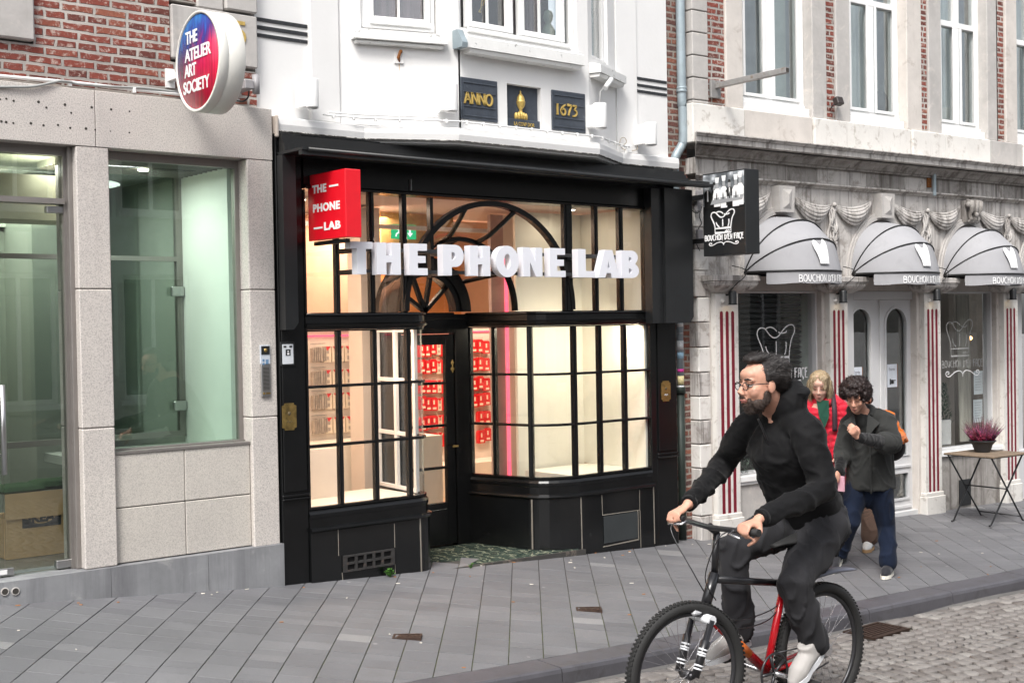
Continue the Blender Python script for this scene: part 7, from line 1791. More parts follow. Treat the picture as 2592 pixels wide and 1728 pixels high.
# --- awnings
AWV = .62
def awning(k, ua, ub, label):
    c_ = (ua+ub)/2; r = (ub-ua)/2
    zb_ = 2.43; H_ = 2.955-zb_; dep = .52
    t = thing('dome_awning', label, 'awning', RMAT @ Vector((c_, 0, zb_)), RA, group='grey dome awnings over the restaurant')
    # fan of half hoops hinged along the wall line at zb_: hoop angle 0 = forward, 90 = up the wall
    def hoop(th, n=30):
        pts = []
        for i in range(n+1):
            a = math.pi*i/n; x = c_-r*math.cos(a); s_ = math.sin(a)**.85
            d = s_*dep*math.cos(th); h = s_*(H_*math.sin(th)); pts.append((x, -.03-d*(1.0), zb_+h+.10*0))
        return pts
    hoops = [0, 33, 62, 93]; V = []; n = 30; rows = []
    for q in range(len(hoops)-1):
        for s_ in range(6 if q < len(hoops)-2 else 7):
            th = hoops[q]+(hoops[q+1]-hoops[q])*s_/6; P = hoop(R_(th), n); sagf = 1-.030*math.sin(math.pi*s_/6)
            rows.append([(p[0], p[1]*sagf+.006*noise.noise(Vector((p[0]*9+k, p[2]*5, q))), zb_+(p[2]-zb_)*sagf) for p in P])
    mb = RB()
    for row in rows: V += row
    Fs = [(i*(n+1)+j, i*(n+1)+j+1, (i+1)*(n+1)+j+1, (i+1)*(n+1)+j) for i in range(len(rows)-1) for j in range(n)]
    mb.add(V, Fs, True); mb.build('canopy', M['awning'], t, fix=False)
    for th in (33, 62):
        MB(RMAT).tube([(p[0], p[1]*1.005-.002, zb_+(p[2]-zb_)*1.012) for p in hoop(R_(th), 40)], .007, 6).build('piping', M['black_trim'], t)
    MB(RMAT).tube([(p[0], p[1]*1.003, p[2]) for p in hoop(0, 40)], .009, 6).build('piping', M['black_trim'], t)
    # valance hanging from the front hoop
    P = [p for p in hoop(0, 40)][7:36]; P = hoop(0, 40)[5:38]; mb = RB(); V = []
    for i, p in enumerate(P): V += [(p[0], p[1]*1.0, zb_-.010), (p[0], p[1]*.985, zb_-.060-.002*math.sin(i*.9)), (p[0], p[1]*.995, zb_-.112-.004*math.sin(i*.7))]
    mb.add(V, [(i*3+j, (i+1)*3+j, (i+1)*3+j+1, i*3+j+1) for i in range(len(P)-1) for j in range(2)], True); va = mb.build('valance', M['awning'], t, fix=False)
    # lettering along the valance: strokes wrapped round the curve
    curve = hoop(0, 200); Ls = [0]
    for a, b_ in zip(curve, curve[1:]): Ls.append(Ls[-1]+math.dist(a[:2], b_[:2]))
    def at_s(s_):
        s_ = max(0, min(Ls[-1]-1e-4, s_)); i = max(j for j in range(len(Ls)) if Ls[j] <= s_); i = min(i, 199); f = (s_-Ls[i])/(Ls[i+1]-Ls[i]+1e-9)
        a, b_ = Vector(curve[i]), Vector(curve[i+1]); d_ = (b_-a).normalized(); return a.lerp(b_, f), Vector((d_.y, -d_.x, 0))
    tot = Ls[-1]; w_ = .60; s0 = tot*.5-w_*.50; fl = MB(); nouveau(fl, "BOUCHON D'EN FAÇE", (0, 0, 0), w_, .062, .007, .002)
    def wrap(src, s0_, z0_, zoff=lambda z: 0):
        o2 = RB(); V2 = []
        for x, y, z in src.v:
            p, nn = at_s(s0_+x); V2.append((p.x+nn.x*(.004-y), p.y+nn.y*(.004-y), z0_+z))
        o2.add(V2, src.f); return o2
    wrap(fl, s0, zb_-.098).build('valance_lettering', M['white_vinyl'], va)
    # white chef's hat shape on the lower panel, laid on the canopy surface
    hx = MB(); w2, h2 = .17, .19
    out_ = bez((.22, 0), (.20, .3), (.0, .55), (.0, .78), 7)+bez((.0, .78), (.02, 1.02), (.24, 1.0), (.30, .90), 6)[1:]+bez((.30, .90), (.40, .70), (.55, .72), (.66, .86), 6)[1:]+bez((.66, .86), (.78, 1.08), (1.0, 1.0), (1.0, .84), 6)[1:]+bez((1.0, .84), (1.0, .6), (.86, .3), (.88, 0), 7)[1:]
    bm = bmesh.new(); vv = [bm.verts.new((p[0]*w2, 0, p[1]*h2)) for p in out_]; ed = [bm.edges.new((vv[i], vv[(i+1) % len(vv)])) for i in range(len(vv))]
    bmesh.ops.triangle_fill(bm, use_beauty=True, use_dissolve=False, edges=ed)
    for _ in range(2): bmesh.ops.subdivide_edges(bm, edges=[e for e in bm.edges if e.calc_length() > .03], cuts=1)
    bmesh.ops.triangulate(bm, faces=bm.faces)
    bm.verts.ensure_lookup_table(); o2 = RB(); V2 = []
    for v in bm.verts:
        s_ = (tot*.475-w2/2+v.co.x)/tot; th = R_(6+26*(v.co.z/h2)); a = math.acos(max(-1, min(1, 1-2*0))) if 0 else None
        # parameter along the hoop that corresponds to the arc length fraction
        p, nn = at_s(s_*tot); xx = p.x; aa = math.acos(max(-1, min(1, (c_-xx)/r))); sn = math.sin(aa)**.85
        V2.append((xx, -.03-sn*dep*math.cos(th)-.008, zb_+sn*H_*math.sin(th)+.006))
    o2.add(V2, [tuple(v.index for v in f.verts) for f in bm.faces], True); bm.free()
    o2.build('white_hat', M['white_vinyl'], t)
    # wall bracket
    mb = RB(); mb.tube([(ua+.005, -.03, zb_), (ub-.005, -.03, zb_)], .012, 6); mb.build('hinge_bar', M['black_trim'], t)
awning(0, .585, 1.60, 'grey dome awning with white hat, leftmost, beside the black box sign')
awning(1, 2.085, 3.075, 'grey dome awning with white hat over the pale double doors')
awning(2, 3.56, 4.54, 'grey dome awning with white hat over the window with the flower pot')
awning(3, 5.03, 6.0, 'grey dome awning cut by the right edge of the photo')
# --- lamps under the capitals
for k, (lx, ly) in enumerate(((142, 185), (874, 172), (1494, 158), (1998, 152))):
    u = wv(13, lx, ly, -.13)[0]; zb_ = wv(13, lx, ly, -.13)[1]
    t = thing('pilaster_lamp', ['on the leftmost fluted pilaster, beside the black blinds', 'on the second fluted pilaster, left of the pale doors', 'on the third fluted pilaster, right of the pale doors', 'on the rightmost fluted pilaster, behind the flower pot'][k].join(['black downlight ', '']), 'wall lamp', RMAT @ Vector((u, -.06, zb_)), RA, group='black downlights on the pilasters')
    MB(RMAT).lathe([(.001, 0.01), (.034, .01), (.040, -.002), (.042, .0), (.036, .012), (.036, .105), (.030, .118), (.001, .12)], (u, -.13, zb_), 20).build('shade', M['black_satin'], t)
    mb = RB(); mb.box(u-.008, u+.008, -.13, -.056, zb_+.08, zb_+.096); mb.build('arm', M['black_satin'], t)
    MB(RMAT).sphere((u, -.13, zb_+.012), .020, 10, 8, (1, 1, .5)).build('bulb', emit('warm_bulb', (1.0, .72, .38), 8), t)
    ld = bpy.data.lights.new('pilaster_lamp', 'SPOT'); ld.energy = 2.2; ld.color = (1.0, .62, .28); ld.spot_size = R_(70); ld.spot_blend = .8; ld.shadow_soft_size = .02
    lo_ = bpy.data.objects.new('lamp', ld); C.objects.link(lo_); lo_.parent = t; lo_.location = (-.01, -.062, -.012); lo_.rotation_euler = (R_(-14), 0, 0)
    mb = RB(); mb.tube(smooth_path([(u, -.10, zb_+.12), (u+.02, -.16, zb_+.18), (u+.10, -.19, zb_+.25), (u+.10, -.18, zb_+.31), (u-.02, -.15, zb_+.34)], 5), .004, 5); mb.build('cable', M['black_trim'], t)
# --- box sign
v0 = -.72; ux_ = 0.0
r = _ray(11, 695, 172); xface = wv(11, 833, 400, v0)[0]
ua = wv(11, 697, 500, v0)[0]; ub = wv(11, 830, 500, v0)[0]; zt_ = wv(11, 695, 172, v0)[1]; zb_ = wv(11, 700, 975, v0)[1]
def on_u(reg, x, y, u):
    """point on the plane u = const of the restaurant frame"""
    ry = _ray(reg, x, y); k = (RO.dot(_du)+u)/ry.dot(_du); p = ry*k; return ((p-RO).dot(_dv), CAMZ+p.z)
vfar, _ = on_u(11, 296, 600, ua)
t = thing('box_sign', 'black box sign with a monochrome kitchen photograph above a chef hat emblem', 'shop sign', RMAT @ Vector((ua, -.05, zb_)), RA)
mb = RB(); mb.box(ua, ub, v0, vfar, zb_, zt_, .004); bx = mb.build('box', M['black_satin'], t)
fw = vfar-v0; H2 = zt_-zb_; ux = tuple(-(_dv)); P3 = lambda f, g: RMAT @ Vector((ua-.001, vfar-fw*f, zb_+H2*g))
def ssx(mb, pts, lw, d=.003, o=(.0, .0), sc=1): mb.stroke([(p[0], p[1]) for p in pts], P3(*o), ux, (0, 0, 1), lw, d)
m, nt, out = nodes('monochrome_photo_print'); b = principled(nt, out); co = coords(nt, 'World'); n1 = noise_tex(nt, co, 9, 3, .5)
L(nt, ramp(nt, n1.outputs[0], [(.4, (.10, .11, .12)), (.55, (.28, .30, .32)), (.62, (.60, .63, .66))]), b.inputs['Base Color']); b.inputs['Roughness'].default_value = .25
mb = MB(RMAT); mb.box(ua-.003, ua-.0005, v0+.01, vfar-.008, zb_+H2*.60, zt_-.012); mb.build('photo_backdrop', m, bx)
mb = MB()
# waiters in dark jackets, cooks in white, a table with bottles: simple flat shapes
figs = [(.13, .72, .17, 0), (.29, .72, .17, 0), (.36, .73, .16, 1), (.52, .745, .20, 1), (.65, .73, .16, 0), (.80, .74, .19, 1), (.90, .76, .20, 1)]
mD, mW, mF = MB(), MB(), MB()
def fl(mbx, poly, d=.001):
    n = len(poly); V = [P3(*p)+Vector(ux).cross(Vector((0, 0, 1)))*d for p in poly]; mbx.add(V, [tuple(range(n))])
for i, (x, zt2, hh, wt) in enumerate(figs):
    tgt = mW if wt else mD; lay = .0045+.0004*i
    fl(tgt, [(x-.075, zt2-hh*.9), (x+.075, zt2-hh*.9), (x+.085, zt2+.03), (x+.04, zt2+.075), (x-.04, zt2+.075), (x-.085, zt2+.03)], lay)
    fl(mF, [(x-.028, zt2+.075), (x+.028, zt2+.075), (x+.034, zt2+.12), (x+.02, zt2+.155), (x-.02, zt2+.155), (x-.034, zt2+.12)], lay+.0001)
    if wt: fl(mW, [(x-.036, zt2+.14), (x+.036, zt2+.14), (x+.05, zt2+.205), (x-.05, zt2+.205)], lay+.0002)
    else: fl(mD, [(x-.034, zt2+.13), (x+.034, zt2+.13), (x+.022, zt2+.165), (x-.022, zt2+.165)], lay+.0002); fl(mW, [(x-.012, zt2-.06), (x+.020, zt2-.06), (x+.016, zt2+.07), (x-.010, zt2+.07)], lay+.0002)
fl(mF, [(.20, .615), (.95, .64), (.98, .70), (.26, .69)], .0078)
for i in range(9): x = .28+i*.075; fl(mD if i % 2 else mW, [(x-.014, .67), (x+.014, .67), (x+.012, .72), (x+.004, .75), (x-.004, .75), (x-.012, .72)], .0084)
mD.build('dark_figures', M['black_trim'], bx, fix=False); mW.build('white_figures', M['white_vinyl'], bx, fix=False); mF.build('grey_shapes', simple('photo_grey', (.34, .35, .36), .4, bmp=0), bx, fix=False)
mb = MB(); o = P3(.20, .27)
hat(mb, o, fw*.55, H2*.27, .010, .003, ux=ux); mb.build('hat_emblem', M['white_vinyl'], bx)
mb = MB(); nouveau(mb, "BOUCHON D'EN FAÇE", P3(.05, .185), fw*.90, H2*.065, .0085, .003, ux=ux); scroll(mb, P3(.14, .12), fw*.70, H2*.05, .007, .003, ux=ux); mb.build('lettering', M['white_vinyl'], bx)
mb = RB(); mb.box((ua+ub)/2-.02, (ua+ub)/2+.02, vfar, -.0, zb_+.12, zb_+.16); mb.box((ua+ub)/2-.02, (ua+ub)/2+.02, vfar, -.0, zt_-.2, zt_-.16); mb.build('bracket', M['black_satin'], t)
# --- steel arm bracket on the first floor
a = wv(10, 350, 555, -.03); r = _ray(10, 815, 465)
t = thing('wall_bracket', 'empty galvanised square bracket arm sticking out beside the first upper window', 'bracket', RMAT @ Vector((a[0], 0, a[1])), RA)
M['galv'] = simple('galvanised_steel', (.34, .33, .32), .55, .5, var=.15, vs_=10, dirt=((.20, .12, .06), 12, .55, .1, .6))
p0, p1 = wv(10, 306, 520, -.02), wv(10, 372, 645, -.02); mb = RB(); mb.box(p0[0], p1[0], -.025, -.0, p1[1], p0[1], .004); mb.build('base_plate', M['galv'], t)
ve, ze = on_u(10, 818, 465, a[0]+.02)
ve = max(ve, -2.2)
mb = RB(); q = .024; z0_ = wv(10, 345, 560, -.03)[1]
mb.box(a[0]-q, a[0]+q, ve, -.026, z0_-q, z0_+q, .003) ; mb.build('arm', M['galv'], t)
RB().box(a[0]-q*.75, a[0]+q*.75, ve-.001, ve+.004, z0_-q*.75, z0_+q*.75).build('open_end', M['joint'], t)
s_ = wv(10, 1135, 665, -.06); t = thing('spotlight', 'small dark spotlight on the brick pier between the first two upper windows', 'spotlight', RMAT @ Vector((s_[0], 0, s_[1])), RA)
mb = MB(RMAT @ Matrix.Translation((s_[0], -.07, s_[1])) @ Matrix.Rotation(R_(-20), 4, 'X')); mb.box(-.045, .045, -.03, .03, -.035, .04, .006); mb.build('housing', simple('brown_black_metal', (.03, .022, .02), .5), t)
mb = RB(); mb.tube([(s_[0]-.04, -.05, s_[1]-.02), (s_[0]-.05, -.03, s_[1]-.05), (s_[0], .02, s_[1]-.05)], .006, 6); mb.build('yoke', M['black_satin'], t)
# small junction boxes and wires by the box sign
for k, (x, y) in enumerate(((268, 428), (272, 800), (258, 530))):
    u, z = wv(11, x, y, -.06); c_ = RMAT @ Vector((u, -.05, z))
    tag(RB().box(u-.03, u+.03, -.065, -.03, z-.045, z+.045, .005).build('junction_box', M['grey_plastic'], loc=c_), ['grey junction box on the quoins, above the other two', 'grey junction box on the quoins, lowest of three', 'grey junction box on the quoins, in the middle of three'][k], 'junction box', 'junction boxes behind the black sign')
mb = RB(); pp = [wv(11, x, y, -.06) for x, y in ((205, 570), (235, 595), (270, 580), (295, 530), (270, 620), (290, 690), (262, 740), (270, 800), (240, 870), (275, 950))]
mb.tube(smooth_path([(p[0], -.05, p[1]) for p in pp], 5), .004, 5); c_ = RMAT @ Vector((pp[0][0], -.05, pp[0][1])); tag(mb.build('cable', M['black_trim'], loc=c_), 'thin black cable looping down the quoins by the black sign', 'cable')
# plant tub visible behind the cyclist: evergreen tuft on the sill
u, z = wv(13, 240, 1305, .02); c_ = RMAT @ Vector((u, .03, .6)); mb = MB()
for i in range(160):
    a = rnd.random()*6.28; rr = .09*rnd.random(); h = .02+rnd.random()*.13; p = c_+Vector((rr*math.cos(a)*1.4, rr*math.sin(a)*.5, h)); d_ = Vector((rnd.uniform(-1, 1), rnd.uniform(-1, 1), rnd.random())).normalized()*.02; n_ = d_.cross(Vector((0, 0, 1))).normalized()*.004
    mb.add([p-n_, p+n_, p+d_], [(0, 1, 2)])
tag(mb.build('sill_plant', simple('frosted_green_leaf', (.10, .14, .11), .7, var=.4, vs_=40), loc=c_), 'grey green plant tuft on the window sill behind the cyclist', 'plant')
# menu stand and small conifer in the right window
u, z = wv(13, 1555, 1115, .0); t = thing('menu_board', 'small framed white board in the left corner of the right window', 'board', RMAT @ Vector((3.62, .16, .62)), RA)
p0, p1 = wv(13, 1520, 945, .15), wv(13, 1590, 1110, .15); RB().box(p0[0], p1[0], .15, .162, max(.622, p1[1]), p0[1], .003).build('frame', M['steel'], t); RB().box(p0[0]+.01, p1[0]-.01, .1465, .1495, max(.63, p1[1]+.01), p0[1]-.01).build('sheet', M['opp_b'], t)
u, z = wv(13, 1555, 940, .22); c_ = RMAT @ Vector((u, .24, z-.05)); mb = MB()
for i in range(500):
    h = rnd.random(); a = rnd.random()*6.28; rr = (.085*(1-h)+.015)*math.sqrt(rnd.random()); p = c_+Vector((rr*math.cos(a), rr*math.sin(a), h*.42)); d_ = Vector((math.cos(a)*.5, math.sin(a)*.5, .9)).normalized()*.035; n_ = Vector((-math.sin(a), math.cos(a), 0))*.004
    mb.add([p-n_, p+n_, p+d_], [(0, 1, 2)])
t = thing('conifer', 'small dark conifer standing inside the right window', 'plant', c_); mb.build('foliage', simple('dark_conifer', (.025, .06, .03), .8, var=.4, vs_=40), t); MB().lathe([(.001, 0), (.05, 0), (.065, .1), (.001, .1)], (c_.x, c_.y, c_.z-.1), 16).build('pot', M['black_satin'], t)
# --- folding table with heather pot
tv = -.50
zt_ = .655; u0, _ = wv(13, 1618, 1160, tv+.12); u1, _ = wv(13, 2018, 1160, tv)
cx_ = (u0+u1)/2; hw = .30
tu0, tu1 = u0+.02, u1-.02; tvv0, tvv1 = -.78, -.28
ground_t = gz(cx_)
t = thing('folding_table', 'small folding bistro table with wooden top and thin black crossed legs', 'table', RMAT @ Vector((cx_, -.53, ground_t)), RA)
M['slats'] = simple('weathered_table_wood', (.20, .15, .105), .7, var=.25, vs_=9, bmp=.3)
fit = lambda reg, x, y: wz(reg, x, y, zt_)
cs = [Vector(wz(13, x, y, zt_)) for x, y in ((1622, 1163), (1885, 1187), (2018, 1160), (1760, 1146))]
cen = sum(cs, Vector((0, 0)))/4
ctr = RMAT.inverted() @ Vector((cen.x, cen.y, 0)); cu, cv_ = ctr.x, ctr.y
tw, td = .60, .56
tm = RMAT @ Matrix.Translation((cu, cv_, 0))
mb = MB(tm)
for k in range(6): mb.box(-tw/2, tw/2, -td/2+k*td/6+.003, -td/2+(k+1)*td/6-.003, zt_-.014, zt_, .002)
mb.build('table_top', M['slats'], t)
mb = MB(tm); mb.bar([(x, y, zt_-.017) for x, y in ((-tw/2+.01, -td/2+.01), (tw/2-.01, -td/2+.01), (tw/2-.01, td/2-.01), (-tw/2+.01, td/2-.01))], .016, .006, (0, 0, 1), closed=True); mb.build('frame', M['black_satin'], t)
for sy in (-1, 1):
    y = sy*(td/2-.04)
    MB(tm).tube([(-tw/2+.02, y, zt_-.02), (tw/2-.05, y*.96, ground_t+.01), (tw/2-.02, y*.96, ground_t+.006)], .009, 8).build('leg', M['black_satin'], t)
    MB(tm).tube([(tw/2-.02, y*.9, zt_-.02), (-tw/2+.05, y*.86, ground_t+.01), (-tw/2+.02, y*.86, ground_t+.006)], .009, 8).build('leg', M['black_satin'], t)
MB(tm).tube([(0, -td/2+.05, (zt_+ground_t)/2-.0), (0, td/2-.05, (zt_+ground_t)/2)], .007, 8).build('stretcher', M['black_satin'], t)
MB(tm).tube([(tw/2-.07, -td/2+.05, ground_t+.05), (tw/2-.07, td/2-.05, ground_t+.05)], .006, 8).build('stretcher', M['black_satin'], t)
pc = wz(13, 1808, 1160, zt_); pc = Vector((pc[0], pc[1]+.02, zt_))
t = thing('heather_pot', 'pink and purple heather in a dark bowl on the folding table', 'potted plant', pc)
MB().lathe([(.001, 0), (.068, 0), (.075, .01), (.098, .075), (.122, .105), (.130, .108), (.130, .118), (.118, .118), (.105, .09), (.001, .09)], pc, 28).build('bowl', simple('charcoal_bowl', (.035, .036, .04), .5), t)
def sprigs(n, cols, name, spread, hmin, hmax, off=(0, 0)):
    mb = MB()
    for i in range(n):
        a = rnd.random()*6.28; q = math.sqrt(rnd.random()); d_ = Vector((math.cos(a)*q*spread+off[0], math.sin(a)*q*spread*.8+off[1], 1)).normalized(); ln = rnd.uniform(hmin, hmax)*(1-.25*q*q); b0 = pc+Vector((math.cos(a)*q*.08, math.sin(a)*q*.08, .09)); e_ = b0+d_*ln
        mb.i = 0; mb.tube([b0, b0.lerp(e_, .6), e_], [.0018, .0016, .0008], 4)
        mb.i = 1+rnd.randrange(len(cols)-1)
        for j in range(20):
            f = .25+.75*j/20; p = b0.lerp(e_, f); s_ = .022*(1.15-f); an = rnd.random()*6.28; u_ = Vector((math.cos(an), math.sin(an), .3))*s_; w_ = Vector((-math.sin(an), math.cos(an), .5))*s_
            mb.add([p, p+u_, p+u_*.6+w_], [(0, 1, 2)])
    mb.build(name, cols, t)
H1 = simple('heather_purple', (.32, .09, .24), .8, var=.4, vs_=60); H2_ = simple('heather_pink', (.55, .07, .18), .8, var=.4, vs_=60); H3 = simple('heather_green', (.08, .16, .03), .8, var=.4, vs_=60); H4 = simple('heather_stem', (.07, .06, .03), .8)
sprigs(260, [H4, H1, H1, H2_], 'purple_sprigs', 1.0, .15, .30); sprigs(60, [H4, H2_, H2_], 'pink_sprigs', .6, .17, .30, (-1.0, -.3)); sprigs(60, [H4, H3, H3, H1], 'green_sprigs', .6, .15, .28, (1.1, .1))
# =================================================================== PEOPLE AND BICYCLE
def onB(x, y, off=0.0, reg=16):
    """ray through a photo point met with the upright plane of the bicycle; off = towards the viewer"""
    o = BRH+BN*off; r = _ray(reg, x, y); k = o.dot(BN)/r.dot(BN); p = r*k; return Vector((p.x, p.y, CAMZ+p.z))
def melt(mb, voxel, name, mats, parent, smooth=4, wr=None):
    """union of overlapping volumes as one continuous skin, optionally creased"""
    me = mb.mesh('tmp'); ob = bpy.data.objects.new('tmp', me); C.objects.link(ob)
    md = ob.modifiers.new('r', 'REMESH'); md.mode = 'VOXEL'; md.voxel_size = voxel; md.use_smooth_shade = True
    m2 = ob.modifiers.new('s', 'SMOOTH'); m2.iterations = smooth; m2.factor = .5
    dg = bpy.context.evaluated_depsgraph_get(); dg.update()
    out = bpy.data.meshes.new_from_object(ob.evaluated_get(dg)); bpy.data.objects.remove(ob); bpy.data.meshes.remove(me)
    if wr:
        N_ = [v.normal.copy() for v in out.vertices]
        for v, n in zip(out.vertices, N_): v.co += n*wr(v.co, n)
    for p in out.polygons: p.use_smooth = True
    out.name = name; out.materials.clear()
    return link_mesh(out, name, mats, parent)
def crease(amp, sc, stretch=(1, 1, 1)):
    def f(co, n):
        q = Vector((co.x*stretch[0], co.y*stretch[1], co.z*stretch[2]))*sc
        w1 = noise.noise(q*.6+Vector((5, 2, 9)))*1.6; a = max(0, 1-abs(noise.noise(q+Vector((w1, w1*.6, -w1))))*2.4)
        return amp*(a*a*a*1.5-.35+.25*noise.noise(q*2.3))
    return f
def fuzz(o, n, ln, dfn, mat_, parent, w_=.0011, seed=1, jit=.5):
    """short hair blades standing off a hair mesh"""
    rr = random.Random(seed); mb = MB(); W_ = MW[o]; vv = o.data.vertices
    for _ in range(n):
        v = vv[rr.randrange(len(vv))]; p = W_ @ v.co; nn = (W_.to_3x3() @ v.normal); d = (dfn(p, nn)+Vector((rr.uniform(-jit, jit), rr.uniform(-jit, jit), rr.uniform(-jit, jit)))+nn*.25).normalized(); l = ln*rr.uniform(.5, 1.2); s_ = d.cross(nn)
        if s_.length < .05: continue
        s_ = s_.normalized()*w_; q = p+nn*.001; m_ = q+d*l*.55+nn*.0025; e = q+d*l; mb.add([q-s_, q+s_, m_+s_*.8, m_-s_*.8, e], [(0, 1, 2, 3), (3, 2, 4)])
    return mb.build('hair_strands', mat_, parent, fix=False)
def ell(mb, T, c, r, n=14, k=10):
    old = mb.m; mb.m = T @ Matrix.Translation(c); mb.sphere((0, 0, 0), 1, n, k, r); mb.m = old
def frame_m(o, fwd, up=(0, 0, 1)):
    f = Vector(fwd).normalized(); u = Vector(up); l = u.cross(f).normalized(); u = f.cross(l)
    return Matrix(((f.x, l.x, u.x, o[0]), (f.y, l.y, u.y, o[1]), (f.z, l.z, u.z, o[2]), (0, 0, 0, 1)))
def head(mb, T, s=1.0, neck=True):
    S_ = T @ Matrix.Scale(s, 4)
    for c, r in (((-.020, 0, .035), (.098, .076, .084)), ((.020, 0, -.03), (.066, .060, .085)), ((.036, 0, -.084), (.044, .040, .034)), ((.064, 0, -.100), (.020, .022, .018)),
                 ((.056, .036, -.03), (.024, .024, .028)), ((.056, -.036, -.03), (.024, .024, .028)), ((.062, 0, .045), (.030, .050, .030)), ((.070, .030, .020), (.016, .026, .010)), ((.070, -.030, .020), (.016, .026, .010)),
                 ((.092, .0, -.060), (.012, .022, .007)), ((.089, 0, -.073), (.012, .019, .007)), ((-.008, .076, -.010), (.020, .009, .034)), ((-.008, -.076, -.010), (.020, .009, .034)), ((.100, .012, -.036), (.011, .009, .008)), ((.100, -.012, -.036), (.011, .009, .008))):
        ell(mb, S_, c, r)
    old = mb.m; mb.m = S_; mb.tube([(.078, 0, .018), (.098, 0, -.012), (.112, 0, -.034)], [.009, .011, .013], 8)
    mb.m = old
def face_bits(T, s, parent, brows, lips, eyecol=(.03, .02, .015), closed=False):
    S_ = T @ Matrix.Scale(s, 4)
    for sy in (-1, 1):
        if not closed:
            mb = MB(); ell(mb, S_, (.071, sy*.031, .0), (.0125, .0145, .0085), 10, 8); e = mb.build('eye', M['eye_white'], parent)
            mb = MB(); ell(mb, S_, (.0805, sy*.031, .0), (.0045, .0065, .0065), 8, 6); mb.build('iris', M['eye_dark'], e)
        mb = MB(S_); mb.tube([(.074, sy*.048, .006), (.083, sy*.036, .0105), (.085, sy*.024, .009), (.083, sy*.016, .002)], [.001, .0028, .0028, .001] if closed else [.002, .0035, .0035, .002], 6); mb.build('eyelid', M['lid'], parent)
        if closed: mb = MB(S_); mb.tube([(.0775, sy*.045, -.001), (.0845, sy*.034, -.004), (.0855, sy*.024, -.004), (.083, sy*.017, -.001)], [.0008, .0019, .0019, .0008], 5); mb.build('eyelash', M['eye_dark'], parent)
        mb = MB(S_); mb.tube([(.072, sy*.052, .022), (.085, sy*.036, .029), (.090, sy*.015, .024)], [.001, .0028, .002] if closed else [.002, .0045, .0035], 6, flat=((1, 0, 0), .6)); mb.build('eyebrow', brows, parent)
    mb = MB(S_); mb.tube([(.090, .022, -.066), (.1015, .008, -.063), (.1030, 0, -.065), (.1015, -.008, -.063), (.090, -.022, -.066)], [.002, .005, .0045, .005, .002], 6); mb.tube([(.090, .019, -.069), (.100, 0, -.073), (.090, -.019, -.069)], [.002, .0055, .002], 6); mb.build('lips', lips, parent)
def hand(mb, o, fwd, palm, side, s=1.0, curl=(20, 30, 25), spread=4, thumb_in=.4):
    """palm with four unequal fingers and a thumb; fwd = towards the knuckles, palm = direction the palm faces, side=+1 if the thumb is on +y"""
    f = Vector(fwd).normalized(); p = Vector(palm); p = (p-f*p.dot(f)).normalized(); l = p.cross(f)*side
    P = lambda x, y, z: Vector(o)+(f*x+l*y+p*z)*s
    mb.tube([P(-.02, 0, 0), P(.02, 0, .002), P(.05, 0, .003), P(.088, 0, 0)], [.024*s, .030*s, .037*s, .034*s], 12, flat=(p, .42))
    mb.tube([P(.01, .018, .008), P(.05, .026, .012)], [.018*s, .014*s], 8)
    for i, (y, L_, r) in enumerate(((.030, .070, .0092), (.010, .078, .0096), (-.011, .072, .0092), (-.030, .058, .0082))):
        a = 0; q = P(.082, y, 0); d = (f+l*math.tan(R_(spread*(1.5-i)))*.5).normalized(); pts = [P(.06, y*.9, 0), q]; rr = [r*s, r*1.05*s]
        for j, (c, k) in enumerate(zip(curl, (.45, .32, .25))):
            a += c*(1+.08*i); dd = d*math.cos(R_(a))+p*math.sin(R_(a)); q = q+dd*L_*k*s; pts.append(q); rr.append(r*s*(1-.09*(j+1)))
        mb.tube(pts, rr, 8); mb.sphere(pts[-1], rr[-1], 8, 6)
    t0 = P(.012, .026, .008); t1 = P(.040, .048, .014+.02*thumb_in); t2 = P(.066, .056-.02*thumb_in, .020+.045*thumb_in); t3 = P(.082, .050-.04*thumb_in, .022+.06*thumb_in)
    mb.tube([t0, t1, t2, t3], [.014*s, .0125*s, .0105*s, .0085*s], 8); mb.sphere(t3, .0085*s, 8, 6)
def tb(mb, pts, rr, flat=None, n=16, end=True):
    mb.tube(pts, rr, n, flat=flat); mb.sphere(pts[0], rr[0]*.98, 12, 8)
    if end: mb.sphere(pts[-1], rr[-1]*.98, 12, 8)
def skin(name, col): 
    m = simple(name, col, .55, var=.10, vs_=14, bmp=.15, bs=300, bd=.0006); b = [n for n in m.node_tree.nodes if n.type == 'BSDF_PRINCIPLED'][0]
    b.inputs['Subsurface Weight'].default_value = .12; b.inputs['Subsurface Radius'].default_value = (.01, .004, .002); b.inputs['Subsurface Scale'].default_value = .6; return m
M['skin'] = skin('skin', (.58, .31, .22)); M['skin_pale'] = skin('fair_skin', (.60, .36, .28)); M['eye_white'] = simple('eye_white', (.62, .58, .55), .3, bmp=0); M['eye_dark'] = simple('dark_eye', (.02, .014, .01), .25, bmp=0); M['lid'] = simple('eyelid_skin', (.30, .15, .10), .6, bmp=0)
M['lips'] = simple('lips', (.36, .13, .11), .6, bmp=0)
def hair_mat(name, c, c2):
    m, nt, out = nodes(name); b = principled(nt, out); co = coords(nt, 'World', scale=(1, 1, .25)); n1 = noise_tex(nt, co, 160, 5, .7); L(nt, ramp(nt, n1.outputs[0], [(.35, c), (.65, c2)]), b.inputs['Base Color']); b.inputs['Roughness'].default_value = .5; bump(nt, b, n1.outputs[0], .8, .004); return m
M['hair_black'] = hair_mat('near_black_hair', (.008, .006, .006), (.03, .024, .022)); M['hair_curly'] = hair_mat('dark_brown_hair', (.008, .004, .004), (.030, .014, .012)); M['hair_blond'] = hair_mat('blond_hair', (.17, .115, .06), (.46, .36, .23))
